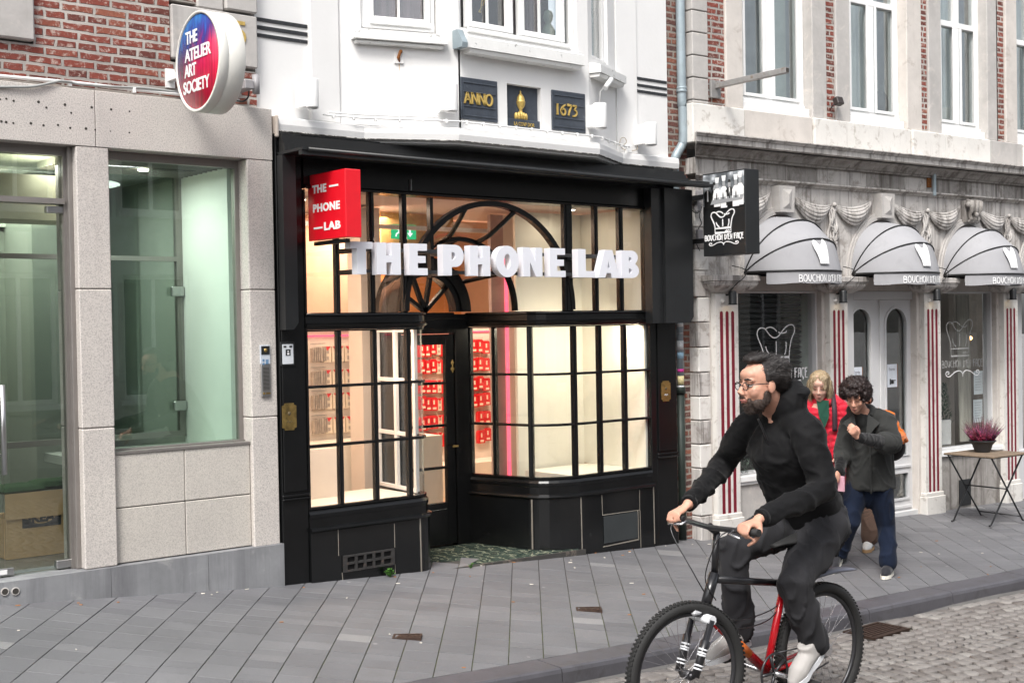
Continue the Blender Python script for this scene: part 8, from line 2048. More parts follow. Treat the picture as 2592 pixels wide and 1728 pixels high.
M['beard'] = hair_mat('dark_beard', (.02, .013, .010), (.07, .045, .035))
def cloth(name, c, rough=.8, var=.12, bs=220, bmp=.25, sheen=.2):
    m = simple(name, c, rough, var=var, vs_=7, bmp=bmp, bs=bs, bd=.0015, spec=.18); b = [n for n in m.node_tree.nodes if n.type == 'BSDF_PRINCIPLED'][0]; b.inputs['Sheen Weight'].default_value = sheen; return m
def shoe(mb1, mb2, heel, toe, s=1.0, up=(0, 0, 1)):
    """upper and sole"""
    h, t = Vector(heel), Vector(toe); d = (t-h); ln = d.length; T = frame_m(h, d, up)
    mb1.m = T; pts = [(.0, 0, .05), (.04*s, 0, .062), (ln*.45, 0, .058), (ln*.75, 0, .042), (ln*.98, 0, .030)]
    mb1.tube(pts, [.034*s, .042*s, .043*s, .045*s, .030*s], 14); mb1.sphere(pts[0], .034*s, 10, 8); mb1.sphere(pts[-1], .030*s, 10, 8, (1, 1, .9)); mb1.tube([(.035, 0, .05), (.03, 0, .125)], [.042*s, .040*s], 12)
    mb2.m = T; W_ = [(-.035, .026), (.03, .034), (ln*.45, .032), (ln*.72, .044), (ln*.98, .034), (ln+.03*s, .012)]
    P = [(x, y*s) for x, y in W_]+[(x, -y*s) for x, y in reversed(W_)]; mb2.prism([(x, y) for x, y in P], .0, .026, 'z')

# ---------------- bicycle
zrd = road_z(5.3, 4.0); WR = .337
rt = wz(16, 1800, 682, zrd+2*WR); ft = wz(16, 680, 850, road_z(4.4, 4.2)+2*WR)
BRH = Vector((rt[0], rt[1], 0)); BFH = Vector((ft[0], ft[1], 0)); BD = (BFH-BRH).normalized()
BRH.z = 0; BN = Vector((-BD.y, BD.x, 0)); BN = BN if BN.y < 0 else -BN
wbx = max((BFH-BRH).length, .97); BFH = BRH+BD*wbx
rh = Vector((BRH.x, BRH.y, road_z(BRH.x, BRH.y)+WR)); fh = Vector((BFH.x, BFH.y, road_z(BFH.x, BFH.y)+WR))
BK = thing('bicycle', 'dark mountain bike with red frame tubes and grey rear mudguard, ridden along the setts', 'bicycle', (BRH+BFH)/2+Vector((0, 0, zrd)))
M['tyre'] = simple('black_tyre', (.018, .018, .018), .75, bmp=.3, bs=120); M['rim'] = simple('dark_rim', (.06, .06, .065), .35, .6); M['bike_red'] = simple('red_frame_paint', (.50, .008, .015), .22, coat=.5, bmp=0); M['bike_black'] = simple('black_frame_paint', (.012, .012, .014), .3, coat=.4, bmp=0); M['bike_orange'] = simple('orange_decal', (.70, .16, .02), .3, bmp=0); M['chrome'] = simple('silver_metal', (.6, .6, .62), .25, .9, bmp=0); M['fork_white'] = simple('white_fork_decal', (.75, .77, .8), .35, bmp=0)
def wheel(c, ang, name='wheel'):
    d = Matrix.Rotation(ang, 3, 'Z') @ BD; up = Vector((0, 0, 1)); nn = d.cross(up)
    P = lambda a, r: c+d*(math.cos(a)*r)+up*(math.sin(a)*r)
    mb = MB(); mb.tube([P(2*math.pi*i/64, WR-.027) for i in range(64)], .027, 12, closed=True)
    for i in range(96):
        a = 2*math.pi*i/96
        for s_ in (-1, 0, 1): q = P(a+(.03 if s_ else 0), WR-.003)+nn*(.014*s_); t_ = d*(-math.sin(a))+up*math.cos(a); r_ = d*math.cos(a)+up*math.sin(a); w_ = nn*.005; l_ = t_*.006; mb.add([q-w_-l_, q+w_-l_, q+w_+l_, q-w_+l_, q-w_-l_+r_*.005, q+w_-l_+r_*.005, q+w_+l_+r_*.005, q-w_+l_+r_*.005], [(4, 5, 6, 7), (0, 1, 5, 4), (1, 2, 6, 5), (2, 3, 7, 6), (3, 0, 4, 7)])
    wl_ = mb.build('tyre', M['tyre'], None) if 0 else None
    w = mb.build(name, M['tyre'], BK)
    mb = MB(); mb.tube([P(2*math.pi*i/64, WR-.058) for i in range(64)], .012, 8, closed=True, flat=(nn, .9)); mb.build('rim', M['rim'], w)
    mb = MB()
    for i in range(32): a = 2*math.pi*i/32; b_ = a+(.5 if i % 2 else -.5)*(1 if i % 4 < 2 else -1); mb.tube([c+nn*(.028*(1 if i % 2 else -1))+(P(b_, .022)-c), P(a, WR-.062)], .0011, 4, cap=False)
    mb.build('spokes', M['chrome'], w)
    mb = MB(); mb.cyl(c-nn*.05, c+nn*.05, .012, 12); mb.cyl(c-nn*.032, c+nn*.032, .022, 14); mb.build('hub', M['rim'], w); return nn
STEER = R_(-8); nr_ = wheel(rh, 0); nf = wheel(fh, STEER)
bb = onB(1340, 1480); bb = Vector((rh.x, rh.y, 0))+BD*.415; bb.z = zrd+.30
ht0 = onB(960, 760); ht1 = onB(915, 400); st1 = onB(1470, 560)
k_ = (fh-rh).dot(BD); hd0 = rh+BD*(k_-.12); hd0.z = zrd+.66; hd1 = rh+BD*(k_-.195); hd1.z = zrd+.83; bar_c = rh+BD*(k_-.215); bar_c.z = wy(14, 460, 810, 4.05)[1]+.0
sd = rh+BD*.22; sd.z = zrd+.90; sj = rh+BD*.265; sj.z = zrd+.74
def tube_part(name, pts, r, mat_, par=None, n=12, flat=None): return MB().tube(pts, r, n, flat=flat).build(name, mat_, par or BK)
fr_ = tube_part('seat_tube', [bb, sj], .019, M['bike_red'])
dt = tube_part('down_tube', [bb, bb.lerp(hd0, .5), hd0], .024, M['bike_red']); tube_part('decal', [bb.lerp(hd0, .30), bb.lerp(hd0, .55)], .0246, M['bike_orange'], dt)
tube_part('top_tube', [sj+Vector((0, 0, -.03)), hd1+Vector((0, 0, -.03))], .018, M['bike_black']); tube_part('head_tube', [hd0, hd1], .025, M['bike_black'])
for s_ in (-1, 1):
    o_ = BN*(.045*s_); tube_part('chain_stay', [bb+o_*.6, rh+o_], .010, M['bike_red']); tube_part('seat_stay', [sj+o_*.4, rh+o_], .009, M['bike_red'])
up_ = (hd1-hd0).normalized(); cr = hd0-up_*.03
mb = MB(); mb.tube([cr+nf*-.075, cr+nf*.075], .024, 10); mb.build('fork_crown', M['fork_white'], BK)
for s_ in (-1, 1):
    o_ = nf*(.068*s_); a = cr+o_; b_ = fh+nf*(.062*s_); fl_ = tube_part('fork_leg', [a, a.lerp(b_, .35), a.lerp(b_, .36), b_], [.016, .016, .022, .019], M['bike_black'])
    for q in (.50, .56, .60, .78, .84): tube_part('decal', [a.lerp(b_, q), a.lerp(b_, q+.03)], .0225, M['fork_white'], fl_)
tube_part('steerer', [hd1, bar_c-Vector((0, 0, .03))], .017, M['bike_black']); tube_part('stem', [bar_c-Vector((0, 0, .03)), bar_c+BD*.05+Vector((0, 0, .005))], .018, M['bike_black'])
bn = nf
BW = .30; bpts = [bar_c+BD*.05+bn*x+BD*(-.03*(abs(x)/BW)**2)+Vector((0, 0, .012*(abs(x)/BW))) for x in (-BW, -.2, -.1, 0, .1, .2, BW)]
hb = tube_part('handlebar', bpts, .013, M['bike_black'])
for s_, i, j in ((1, -1, -2), (-1, 0, 1)):
    g0, g1 = bpts[i], bpts[i].lerp(bpts[j], .95); tube_part('grip', [g0+bn*(.02*s_), g1+bn*(.0*s_)], .018, M['tyre'], hb)
    lv = g1-bn*(.03*s_); tube_part('brake_lever', [lv, lv+BD*.05+Vector((0, 0, -.012)), lv+BD*.06+bn*(.09*s_)+Vector((0, 0, -.02))], [.009, .006, .005], M['chrome'], hb)
    tube_part('brake_cable', smooth_path([lv+BD*.03, lv+BD*.12+Vector((0, 0, -.03)), hd1+BD*.10+bn*(.04*s_), hd1+BD*.02+bn*(.03*s_)-Vector((0, 0, .12))], 6), .0028, M['bike_black'], hb, 5)
MB().box(-.03, .035, -.035, .035, -.028, .028, .01).build('tmp', M['fork_white']) if 0 else None
fl0 = hd0+BD*.05; mb = MB(frame_m(fl0, BD)); mb.box(-.02, .05, -.03, .03, -.005, .05, .012); mb.build('headlight', M['fork_white'], BK)
mb = MB(frame_m(sd, BD)); mb.tube([(-.13, 0, .02), (-.09, 0, .022), (0, 0, .015), (.08, 0, .012), (.14, 0, .005)], [.055, .068, .050, .028, .018], 14, flat=((0, 0, 1), .4)); mb.build('saddle', M['tyre'], BK); tube_part('seat_post', [sj, sd+Vector((0, 0, -.0))], .014, M['chrome'])
# mudguard: curved blade clipped behind the seat post
m0 = onB(1690, 645); m1 = onB(2118, 560); mb = MB(); mm = [m0.lerp(m1, i/6)+Vector((0, 0, .018*math.sin(math.pi*i/6))) for i in range(7)]
mb.tube([sj+Vector((0, 0, -.02))]+mm, [.010, .030, .036, .040, .040, .038, .032, .012], 12, flat=((0, 0, 1), .35)); mb.build('mudguard', simple('grey_blue_mudguard', (.17, .18, .23), .4, bmp=0), BK)
cN = BN*.075
mb = MB(); cs_ = bb+BN*.05; mb.tube([cs_+BD*(.095*math.cos(a))+Vector((0, 0, .095*math.sin(a))) for a in [2*math.pi*i/36 for i in range(36)]], .006, 6, closed=True)
for i in range(5): a = 2*math.pi*i/5; mb.tube([cs_, cs_+BD*(.092*math.cos(a))+Vector((0, 0, .092*math.sin(a)))], .008, 6)
cg = mb.build('chainring', M['rim'], BK)
# pedals: near foot low and back, far foot forward and high
tn = onB(1800, 1420, .13); cra = math.atan2(-.145, -.085)
near_d = Vector((0, 0, -1))*.062+BD*-.152; far_d = -near_d
for s_, dd in ((1, near_d), (-1, far_d)):
    c0 = bb+BN*(.07*s_); e = c0+dd+BN*(.01*s_); tube_part('crank', [bb+BN*(.03*s_), c0, e], [.014, .014, .010], M['chrome'])
    mb = MB(frame_m(e+BN*(.055*s_), BD)); mb.box(-.045, .045, -.045, .045, -.010, .010, .004); mb.build('pedal', M['tyre'], BK)
chn = [cs_+BD*-.03+Vector((0, 0, .095)), rh+BN*.05+Vector((0, 0, .045))]; mb = MB(); mb.tube(chn, .004, 5); mb.tube([cs_+BD*-.03+Vector((0, 0, -.095)), rh+BN*.05+Vector((0, 0, -.06))], .004, 5)
mb.lathe([(.02, -.012), (.055, -.010), (.045, .0), (.03, .012), (.02, .012)], (0, 0, 0), 16, 'y') if 0 else None; mb.build('chain', M['rim'], BK)
MB().cyl(rh+BN*.03, rh+BN*.055, .045, 18, .028).build('cassette', M['chrome'], BK)
for off, z_ in ((.0, .02), (.03, -.02)): tube_part('cable_run', smooth_path([hd0+BN*.03+Vector((0, 0, z_)), bb.lerp(hd0, .62)+BN*.05+Vector((0, 0, .06+z_)), bb.lerp(sj, .62)+BD*.06+Vector((0, 0, z_)), sj+BN*.02+Vector((0, 0, -.08+off))], 6), .003, M['bike_black'], n=5)

# ---------------- cyclist
def J(x, y, Y, reg=17): a = wy(reg, x, y, Y); return Vector((a[0], Y, a[1]))
RD = thing('person', 'bearded cyclist in black hooded jacket, grey trousers, glasses and white trainers riding the red bicycle', 'person', (sd.x, sd.y, zrd))
hc = J(835, 285, 4.03); fd = Vector((math.cos(R_(160)), math.sin(R_(160)), -.06)); HT = frame_m(hc, fd, (0, 0, 1)); hs = 1.12
nk = J(965, 500, 4.06); ch = J(1010, 760, 4.05); wa = J(1130, 1080, 4.05); pv = J(1240, 1370, 4.05)
shN = J(1195, 650, 3.86); elN = J(1330, 1130, 3.74); wrN = bpts[0].lerp(bpts[1], .5)+Vector((.080, -.005, .050)); 
shF = J(730, 640, 4.25); elF = J(520, 950, 4.44); wrF = bpts[-1].lerp(bpts[-2], .5)+Vector((.060, .0, .06))
hipN = pv+Vector((-.0, -.10, 0)); hipF = pv+Vector((-.0, .10, 0))
pedN = bb+BN*.12+near_d; pedF = bb-BN*.12+far_d
kneeN = J(1130, 600, 3.95, 16) if 0 else onB(1570, 700, .11); kneeF = onB(1030, 385, -.12)
heelN = pedN+Vector((.085, 0, .10)); toeN = pedN+Vector((-.085, 0, .0)); ankN = heelN+Vector((-.02, 0, .10))
heelF = pedF+Vector((.12, 0, .04)); toeF = pedF+Vector((-.11, 0, .0)); ankF = heelF+Vector((-.02, 0, .10))
b = MB(); head(b, HT, hs)
tb(b, [HT @ Vector((-.03, 0, -.05)), nk+Vector((0, 0, -.02))], [.062, .068]); tb(b, [nk, ch, wa, pv], [.09, .15, .14, .14])
for s_, e_, w_ in ((shN, elN, wrN), (shF, elF, wrF)): tb(b, [s_, e_, w_], [.05, .04, .028])
for h_, k_2, a_ in ((hipN, kneeN, ankN), (hipF, kneeF, ankF)): tb(b, [h_, k_2, a_], [.08, .055, .04])
for w_, g_, sd_ in ((wrN, bpts[0].lerp(bpts[1], .5), 1), (wrF, bpts[-1].lerp(bpts[-2], .5), -1)):
    fw_ = (g_+Vector((-.035, 0, .026))-w_); hand(b, w_+fw_.normalized()*.02, fw_, Vector((.1, 0, -1)), -1 if sd_ > 0 else 1, 1.05, curl=(48, 62, 48), thumb_in=1.1) 
body = melt(b, .0075, 'body', M['skin'], RD, 3)
face_bits(HT, hs, RD, M['hair_black'], M['lips'])
b = MB(); S_ = HT @ Matrix.Scale(hs, 4)
for c, r in (((-.038, 0, .054), (.093, .079, .070)), ((-.062, 0, .018), (.062, .076, .070)), ((.018, 0, .112), (.052, .058, .024)), ((.044, .0, .110), (.03, .046, .016)), ((-.03, .07, .03), (.03, .014, .035)), ((-.03, -.07, .03), (.03, .014, .035)), ((.004, .074, .030), (.012, .010, .03)), ((.004, -.074, .030), (.012, .010, .03))): ell(b, S_, c, r)
h_ = melt(b, .008, 'hair', M['hair_black'], RD, 1, crease(.004, 70, (1, 1, .4))); fuzz(h_, 5200, .026, lambda p, n: -fd*1.0+Vector((0, 0, .1)), M['hair_black'], h_, .0010, jit=.35)
b = MB()
for c, r in (((.062, 0, -.104), (.025, .030, .022)), ((.036, .040, -.082), (.034, .018, .026)), ((.036, -.040, -.082), (.034, .018, .026)), ((.008, .058, -.055), (.018, .010, .030)), ((.008, -.058, -.055), (.018, .010, .030)), ((.036, 0, -.108), (.04, .038, .016)), ((.084, 0, -.088), (.014, .022, .012)), ((.076, .024, -.072), (.012, .010, .018)), ((.076, -.024, -.072), (.012, .010, .018)), ((.0975, .0, -.051), (.008, .024, .0045))): ell(b, S_, c, r)
h_ = melt(b, .0055, 'beard', M['beard'], RD, 1, crease(.0015, 90)); fuzz(h_, 4000, .009, lambda p, n: Vector((0, 0, -.8)), M['beard'], h_, .0007)
gl = MB(S_)
for sy in (-1, 1):
    gl.tube([(.098+.002*math.cos(a), sy*.033+.026*math.cos(a), -.002+.017*math.sin(a)) for a in [2*math.pi*i/20 for i in range(20)]], .0022, 6, closed=True); gl.tube([(.097, sy*.059, .004), (.07, sy*.074, .006), (-.01, sy*.079, .004)], .0022, 6)
gl.tube([(.100, -.008, .002), (.103, 0, .005), (.100, .008, .002)], .002, 6); gl.build('glasses', M['bike_black'], RD)
M['jacket'] = cloth('black_nylon_jacket', (.0045, .0045, .0052), .75, sheen=.05); M['trousers'] = cloth('dark_grey_trousers', (.026, .026, .029), .85, bs=400, sheen=.05)
b = MB(); NT = nk+Vector((0, 0, .0))
tb(b, [nk+Vector((0, 0, -.04)), ch+Vector((0, 0, .06)), ch, wa, pv+Vector((0, 0, -.0)), pv+Vector((.01, 0, -.06))], [.10, .165, .185, .178, .178, .165], n=20)
tb(b, [shN.lerp(nk, .4), shN, shN.lerp(elN, .5), elN, elN.lerp(wrN, .5), wrN.lerp(elN, .06)], [.09, .088, .078, .070, .056, .040]); tb(b, [shF.lerp(nk, .4), shF, shF.lerp(elF, .5), elF, elF.lerp(wrF, .5), wrF.lerp(elF, .06)], [.09, .086, .074, .066, .054, .040])
ell(b, Matrix.Translation(ch), (.0, -.02, -.03), (.17, .19, .20))
hd_ = HT @ Vector((-.135, 0, -.115)); ell(b, Matrix.Translation(hd_), (0, 0, 0), (.085, .12, .10)); tb(b, [nk+Vector((.04, -.09, .0)), hd_+Vector((.0, -.09, .06)), hd_+Vector((.06, 0, .09)), hd_+Vector((.0, .09, .06))], [.04, .045, .04, .04]); tb(b, [nk+Vector((-.075, -.05, -.01)), nk+Vector((.0, -.085, .015)), nk+Vector((.05, -.07, .02))], [.03, .035, .035])
def rj(co, n): return crease(.009, 4.5, (1, 1, 1.2))(co, n)+crease(.0025, 13, (1, 1, 1.8))(co, n)
jk = melt(b, .011, 'jacket', M['jacket'], RD, 4, rj)
mb = MB(); zf = HT @ Vector((.03, 0, -.17)); mb.tube(smooth_path([zf, ch+Vector((-.172, -.035, .04)), wa+Vector((-.160, -.03, 0)), pv+Vector((-.150, -.03, .08))], 6), .006, 6, flat=((1, 0, 0), .7)); mb.build('zip', M['bike_black'], jk)
for s_, e_, w_ in ((1, elN, wrN), (2, elF, wrF)): d_ = (w_-e_).normalized(); MB().tube([w_-d_*.03, w_-d_*.002], [.041, .039], 16).build('cuff', M['jacket'], jk)
b = MB()
tb(b, [pv+Vector((0, 0, .08)), pv+Vector((0, 0, -.05))], [.15, .15])
for h_, k_2, a_ in ((hipN, kneeN, ankN), (hipF, kneeF, ankF)): d_ = (a_-k_2).normalized(); tb(b, [h_, h_.lerp(k_2, .5), k_2, k_2.lerp(a_, .5), a_-d_*.03, a_+d_*.015], [.118, .104, .085, .077, .068, .066])
melt(b, .011, 'trousers', M['trousers'], RD, 4, lambda co, n: crease(.011, 9, (1, 1, .6))(co, n))
for h_, t_ in ((heelN, toeN), (heelF, toeF)):
    m1_, m2_ = MB(), MB(); shoe(m1_, m2_, h_, t_, 1.08); melt(m1_, .007, 'shoe', cloth('off_white_trainer', (.40, .385, .37), .6), RD, 3); m2_.build('sole', M['fork_white'], RD)
    mb = MB(); mb.cyl(ankN if h_ is heelN else ankF, h_+Vector((-.01, 0, .05)), .040, 14); mb.build('sock', M['trousers'], RD)

# ---------------- people on the pavement
def fpt(px_, py, reg=15):
    """point on the pavement under a photo point"""
    z = .0
    for _ in range(6): x, y = wz(reg, px_, py, z); z = ground_z(x, y)
    return Vector((x, y, z))
def curls(S_, parent):
    b = MB(); rr = random.Random(5)
    for i in range(330):
        u = rr.uniform(-.55, 1); a = rr.uniform(0, 6.283); q = math.sqrt(1-u*u); c = Vector((-.028+.118*q*math.cos(a), .112*q*math.sin(a), .035+.105*u))
        if c.x > .055 and c.z < .055: continue
        if c.x > .02 and c.z < -.0 and abs(c.y) < .07: continue
        ell(b, S_, c, (rr.uniform(.011, .021),)*3, 8, 6)
    ell(b, S_, (-.03, 0, .045), (.11, .10, .10)); ell(b, S_, (-.05, 0, -.02), (.07, .085, .07))
    h_ = melt(b, .006, 'hair', M['hair_curly'], parent, 0, crease(.005, 90)); fuzz(h_, 4200, .018, lambda p, n: Vector((math.sin(p.z*260), math.cos(p.x*240), math.sin(p.y*250))), M['hair_curly'], h_, .0014)
# woman in the grey coat
f1_, f2_ = fpt(640, 1515), fpt(270, 1500)
WY_ = (f1_.y*.55+f2_.y*.45); f2_ = fpt(300, 1475)
WM = thing('person', 'woman with dark curly hair in grey wool coat and blue jeans, one hand raised', 'person', (f1_.x, WY_, f1_.z))
K = lambda x, y, dy=0.0: J(x, y, WY_+dy, 15)
hc = K(432, 322, -.02); fd = Vector((math.cos(R_(205)), math.sin(R_(205)), -.45)); HT = frame_m(hc, fd); hs = .98
nk = K(470, 430, .03); ch = K(520, 560, .03); wa = K(530, 760, .03); pv = K(535, 900, .03)
shR = K(395, 490, .15); elR = K(350, 690, .16); wrR = K(325, 815, .08); shL = K(630, 480, -.13); elL = K(655, 635, -.22); wrL = K(448, 590, -.26)
hL, hR = K(600, 930, -.06), K(440, 930, .10); kL, kR = K(640, 1180, -.06), K(395, 1150, .06)
aL, aR = f1_+Vector((.03, .0, .09)), Vector((f2_.x+.05, f2_.y, f2_.z+.14))
b = MB(); head(b, HT, hs); tb(b, [HT @ Vector((-.03, 0, -.05)), nk], [.05, .055]); tb(b, [nk, ch, wa, pv], [.07, .12, .11, .13])
tb(b, [shR, elR, wrR], [.045, .036, .024]); tb(b, [shL, elL, wrL], [.045, .036, .024]); tb(b, [hL, kL, aL], [.08, .055, .038]); tb(b, [hR, kR, aR], [.08, .055, .038])
hand(b, wrL, K(395, 515, -.28)-wrL, Vector((.1, .6, .35)), 1, .92, curl=(28, 40, 25), thumb_in=.5); hand(b, wrR, K(305, 870, .06)-wrR, Vector((.2, .9, 0)), -1, .9, curl=(35, 45, 35), thumb_in=.6)
melt(b, .0075, 'body', M['skin'], WM, 3); face_bits(HT, hs, WM, M['hair_curly'], M['lips'], closed=True); curls(HT @ Matrix.Scale(hs, 4), WM)
M['coat'] = cloth('grey_wool_coat', (.030, .031, .030), .95, bs=500, bmp=.4, sheen=.08); M['knit'] = cloth('black_knit', (.008, .008, .009), .9); M['jeans'] = cloth('dark_blue_denim', (.006, .011, .026), .85, var=.3, bs=500, sheen=.05)
b = MB(); ax_ = Vector((.0, 0, 0))
tb(b, [nk+Vector((0, 0, -.05)), ch+Vector((0, 0, .06)), ch, wa, pv+Vector((0, 0, -.0)), pv+Vector((.0, 0, -.035))], [.085, .155, .175, .178, .19, .192], n=22, end=False)
tb(b, [shL.lerp(nk, .3), shL, shL.lerp(elL, .55), elL+Vector((.02, 0, -.0)), elL.lerp(wrL, .22)], [.08, .088, .090, .092, .080]); tb(b, [shR.lerp(nk, .3), shR, elR, elR.lerp(wrR, .35)], [.07, .075, .070, .065])
cb = melt(b, .010, 'coat', M['coat'], WM, 4, lambda co, n: crease(.008, 8, (1, 1, .7))(co, n))
# collar, lapel, front edge, buttons
fdx = Vector((math.cos(R_(215)), math.sin(R_(215)), 0)); lx = Vector((-fdx.y, fdx.x, 0))
cf = ch+fdx*.165
mb = MB(); mb.tube(smooth_path([nk+fdx*.06+lx*.07+Vector((0, 0, -.03)), nk+lx*.085+fdx*-.02+Vector((0, 0, .03)), nk-fdx*.07+Vector((0, 0, .05)), nk-lx*.085+fdx*-.02+Vector((0, 0, .03)), nk+fdx*.07-lx*.06+Vector((0, 0, -.04))], 5), .028, 8, flat=((0, 0, 1), 1)); mb.build('collar', M['coat'], cb)
for s_ in (-1, 1):
    o = nk+fdx*.10+lx*(.05*s_); mb = MB(); q = [o+Vector((0, 0, .0)), o+lx*(.09*s_)+Vector((0, 0, -.07))+fdx*.02, o+lx*(.055*s_)+Vector((0, 0, -.10))+fdx*.05, o-lx*(.02*s_)+Vector((0, 0, -.20))+fdx*.10]
    mb.add(q+[p+fdx*.012 for p in q], [(0, 1, 2, 3), (7, 6, 5, 4), (0, 4, 5, 1), (1, 5, 6, 2), (2, 6, 7, 3), (3, 7, 4, 0)]); mb.build('lapel', M['coat'], cb)
mb = MB(); mb.tube(smooth_path([ch+fdx*.185+Vector((0, 0, -.02)), wa+fdx*.198, pv+fdx*.21+Vector((0, 0, -.05))], 5), .007, 6, flat=(fdx, .6)); mb.build('front_edge', M['coat'], cb)
b = MB(); tb(b, [elL.lerp(wrL, .05), elL.lerp(wrL, .5), wrL.lerp(elL, .04)], [.058, .050, .040]); tb(b, [elR.lerp(wrR, .2), wrR.lerp(elR, .04)], [.050, .040]); tb(b, [nk+Vector((0, 0, .015)), ch+Vector((0, 0, .02))], [.062, .12]); melt(b, .009, 'knit_sleeves', M['knit'], WM, 3, crease(.004, 18))
b = MB(); tb(b, [pv+Vector((0, 0, .03)), pv+Vector((0, 0, -.06))], [.135, .135])
for h_, k_2, a_ in ((hL, kL, aL), (hR, kR, aR)): d_ = (a_-k_2).normalized(); tb(b, [h_, h_.lerp(k_2, .5), k_2, k_2.lerp(a_, .6), a_-d_*.02], [.100, .088, .070, .066, .070])
melt(b, .010, 'jeans', M['jeans'], WM, 3, crease(.009, 8, (1, 1, .5)))
wd = Vector((math.cos(R_(200)), math.sin(R_(200)), 0))
for (p, lift) in ((f1_, 0), (f2_, .05)):
    m1_, m2_ = MB(), MB(); h_ = Vector((p.x+.07, p.y+.02, p.z+.004+lift)); t_ = h_+wd*.17+Vector((0, 0, -lift)); shoe(m1_, m2_, h_, t_, .95); melt(m1_, .007, 'shoe', cloth('black_trainer', (.018, .018, .022), .7), WM, 3); m2_.build('sole', M['shop_cream'], WM)
mb = MB(); q = K(338, 890, .06); mb.box(q.x-.008, q.x+.008, q.y-.03, q.y+.03, q.z-.07, q.z+.05, .004)
tag(mb.build('mobile_phone', simple('pink_white_phone_case', (.62, .35, .42), .4), loc=q), 'pink and white phone held low in the hand of the woman in the grey coat', 'phone')
# woman in the red quilted jacket
RY = 6.45; Q = lambda x, y, dy=0.0: J(x, y, RY+dy, 18)
g = Vector((Q(300, 400).x, RY, 0)); g.z = ground_z(g.x, g.y)
WR_ = thing('person', 'blond woman in red quilted jacket with dark strap, between cyclist and grey coat', 'person', g)
hc = Q(285, 300); fd = Vector((math.cos(R_(212)), math.sin(R_(212)), -.28)); HT = frame_m(hc, fd); hs = .98
nk = Q(300, 475, .04); ch = Q(300, 640, .05); wa = Q(270, 1000, .06); pv = Q(300, 1280, .06)
shL = Q(560, 560, -.08); elL = Q(560, 900, -.10); wrL = Q(515, 1230, -.12); shR = Q(90, 560, .16); elR = Q(50, 900, .16); wrR = Q(110, 1150, .0)
hL, hR = pv+Vector((.06, -.08, -.05)), pv+Vector((-.06, .08, -.05)); aL = g+Vector((.10, -.12, .09)); aR = g+Vector((-.08, .1, .09)); kL, kR = hL.lerp(aL, .5)+Vector((-.03, 0, 0)), hR.lerp(aR, .5)+Vector((-.03, 0, 0))
b = MB(); head(b, HT, hs); tb(b, [HT @ Vector((-.03, 0, -.05)), nk], [.05, .055]); tb(b, [nk, ch, wa, pv], [.07, .12, .11, .13]); tb(b, [shR, elR, wrR], [.045, .036, .024]); tb(b, [shL, elL, wrL], [.045, .036, .024]); tb(b, [hL, kL, aL], [.08, .055, .038]); tb(b, [hR, kR, aR], [.08, .055, .038])
hand(b, wrL, Vector((-.25, -.1, -1)), Vector((-.5, .8, 0)), 1, .9, curl=(20, 30, 20)); hand(b, wrR, Vector((-.6, -.3, -.6)), Vector((.2, .9, 0)), -1, .9, curl=(25, 35, 20))
melt(b, .0075, 'body', M['skin_pale'], WR_, 3); face_bits(HT, hs, WR_, M['beard'], M['lips'], closed=True)
S_ = HT @ Matrix.Scale(hs, 4); b = MB()
for c, r in (((-.034, 0, .052), (.098, .084, .074)), ((-.06, 0, -.01), (.06, .086, .085)), ((.035, .035, .085), (.04, .045, .03)), ((-.02, .080, -.02), (.045, .022, .08)), ((-.02, -.080, -.02), (.045, .022, .08)), ((-.03, .080, -.10), (.038, .022, .065)), ((-.03, -.080, -.10), (.038, .022, .065)), ((.04, -.04, .075), (.03, .03, .03)), ((.052, .050, .040), (.022, .018, .04)), ((.045, -.062, .03), (.022, .014, .045)), ((-.06, 0, -.08), (.045, .085, .075))): ell(b, S_, c, r)
h_ = melt(b, .006, 'hair', M['hair_blond'], WR_, 1, crease(.006, 55, (1, 1, .18))); fuzz(h_, 4200, .045, lambda p, n: Vector((0, 0, -1.3)), M['hair_blond'], h_, .0013, jit=.25)
M['puffer'] = cloth('raspberry_red_quilted_nylon', (.50, .010, .030), .5, sheen=.3)
b = MB(); tb(b, [nk+Vector((0, 0, -.03)), ch+Vector((0, 0, .07)), ch, wa, pv, pv+Vector((0, 0, -.03))], [.085, .15, .165, .165, .175, .165], n=20); tb(b, [shL.lerp(nk, .3), shL, elL, wrL.lerp(elL, .06)], [.08, .080, .068, .048]); tb(b, [shR.lerp(nk, .3), shR, elR, wrR.lerp(elR, .06)], [.08, .080, .068, .048])
tb(b, [nk+Vector((-.05, -.09, -.03)), nk+Vector((.02, -.09, .0)), nk+Vector((.10, .0, .02)), nk+Vector((.03, .09, .0))], [.026, .034, .045, .034])
melt(b, .009, 'quilted_jacket', M['puffer'], WR_, 4, lambda co, n: .007*abs(math.sin((co.z+.02*noise.noise(co*6))*math.pi/.050))-.004+crease(.006, 14)(co, n))
fdx = Vector((math.cos(R_(225)), math.sin(R_(225)), 0)); lx = Vector((-fdx.y, fdx.x, 0))
o = nk+fdx*.11; mb = MB(); o = nk+fdx*.103; q = [o+lx*.05+Vector((0, 0, .0)), o-lx*.05+Vector((0, 0, .0)), o-lx*.04+fdx*.075+Vector((0, 0, -.13)), o+fdx*.092+Vector((0, 0, -.22)), o+lx*.04+fdx*.075+Vector((0, 0, -.13))]
mb.add(q+[p+fdx*.008 for p in q], [(0, 1, 2, 3, 4), (9, 8, 7, 6, 5)]+[(i, i+5, (i+1) % 5+5, (i+1) % 5) for i in range(5)]); mb.build('green_sweater', cloth('dark_green_sweater', (.010, .05, .032), .9), WR_)
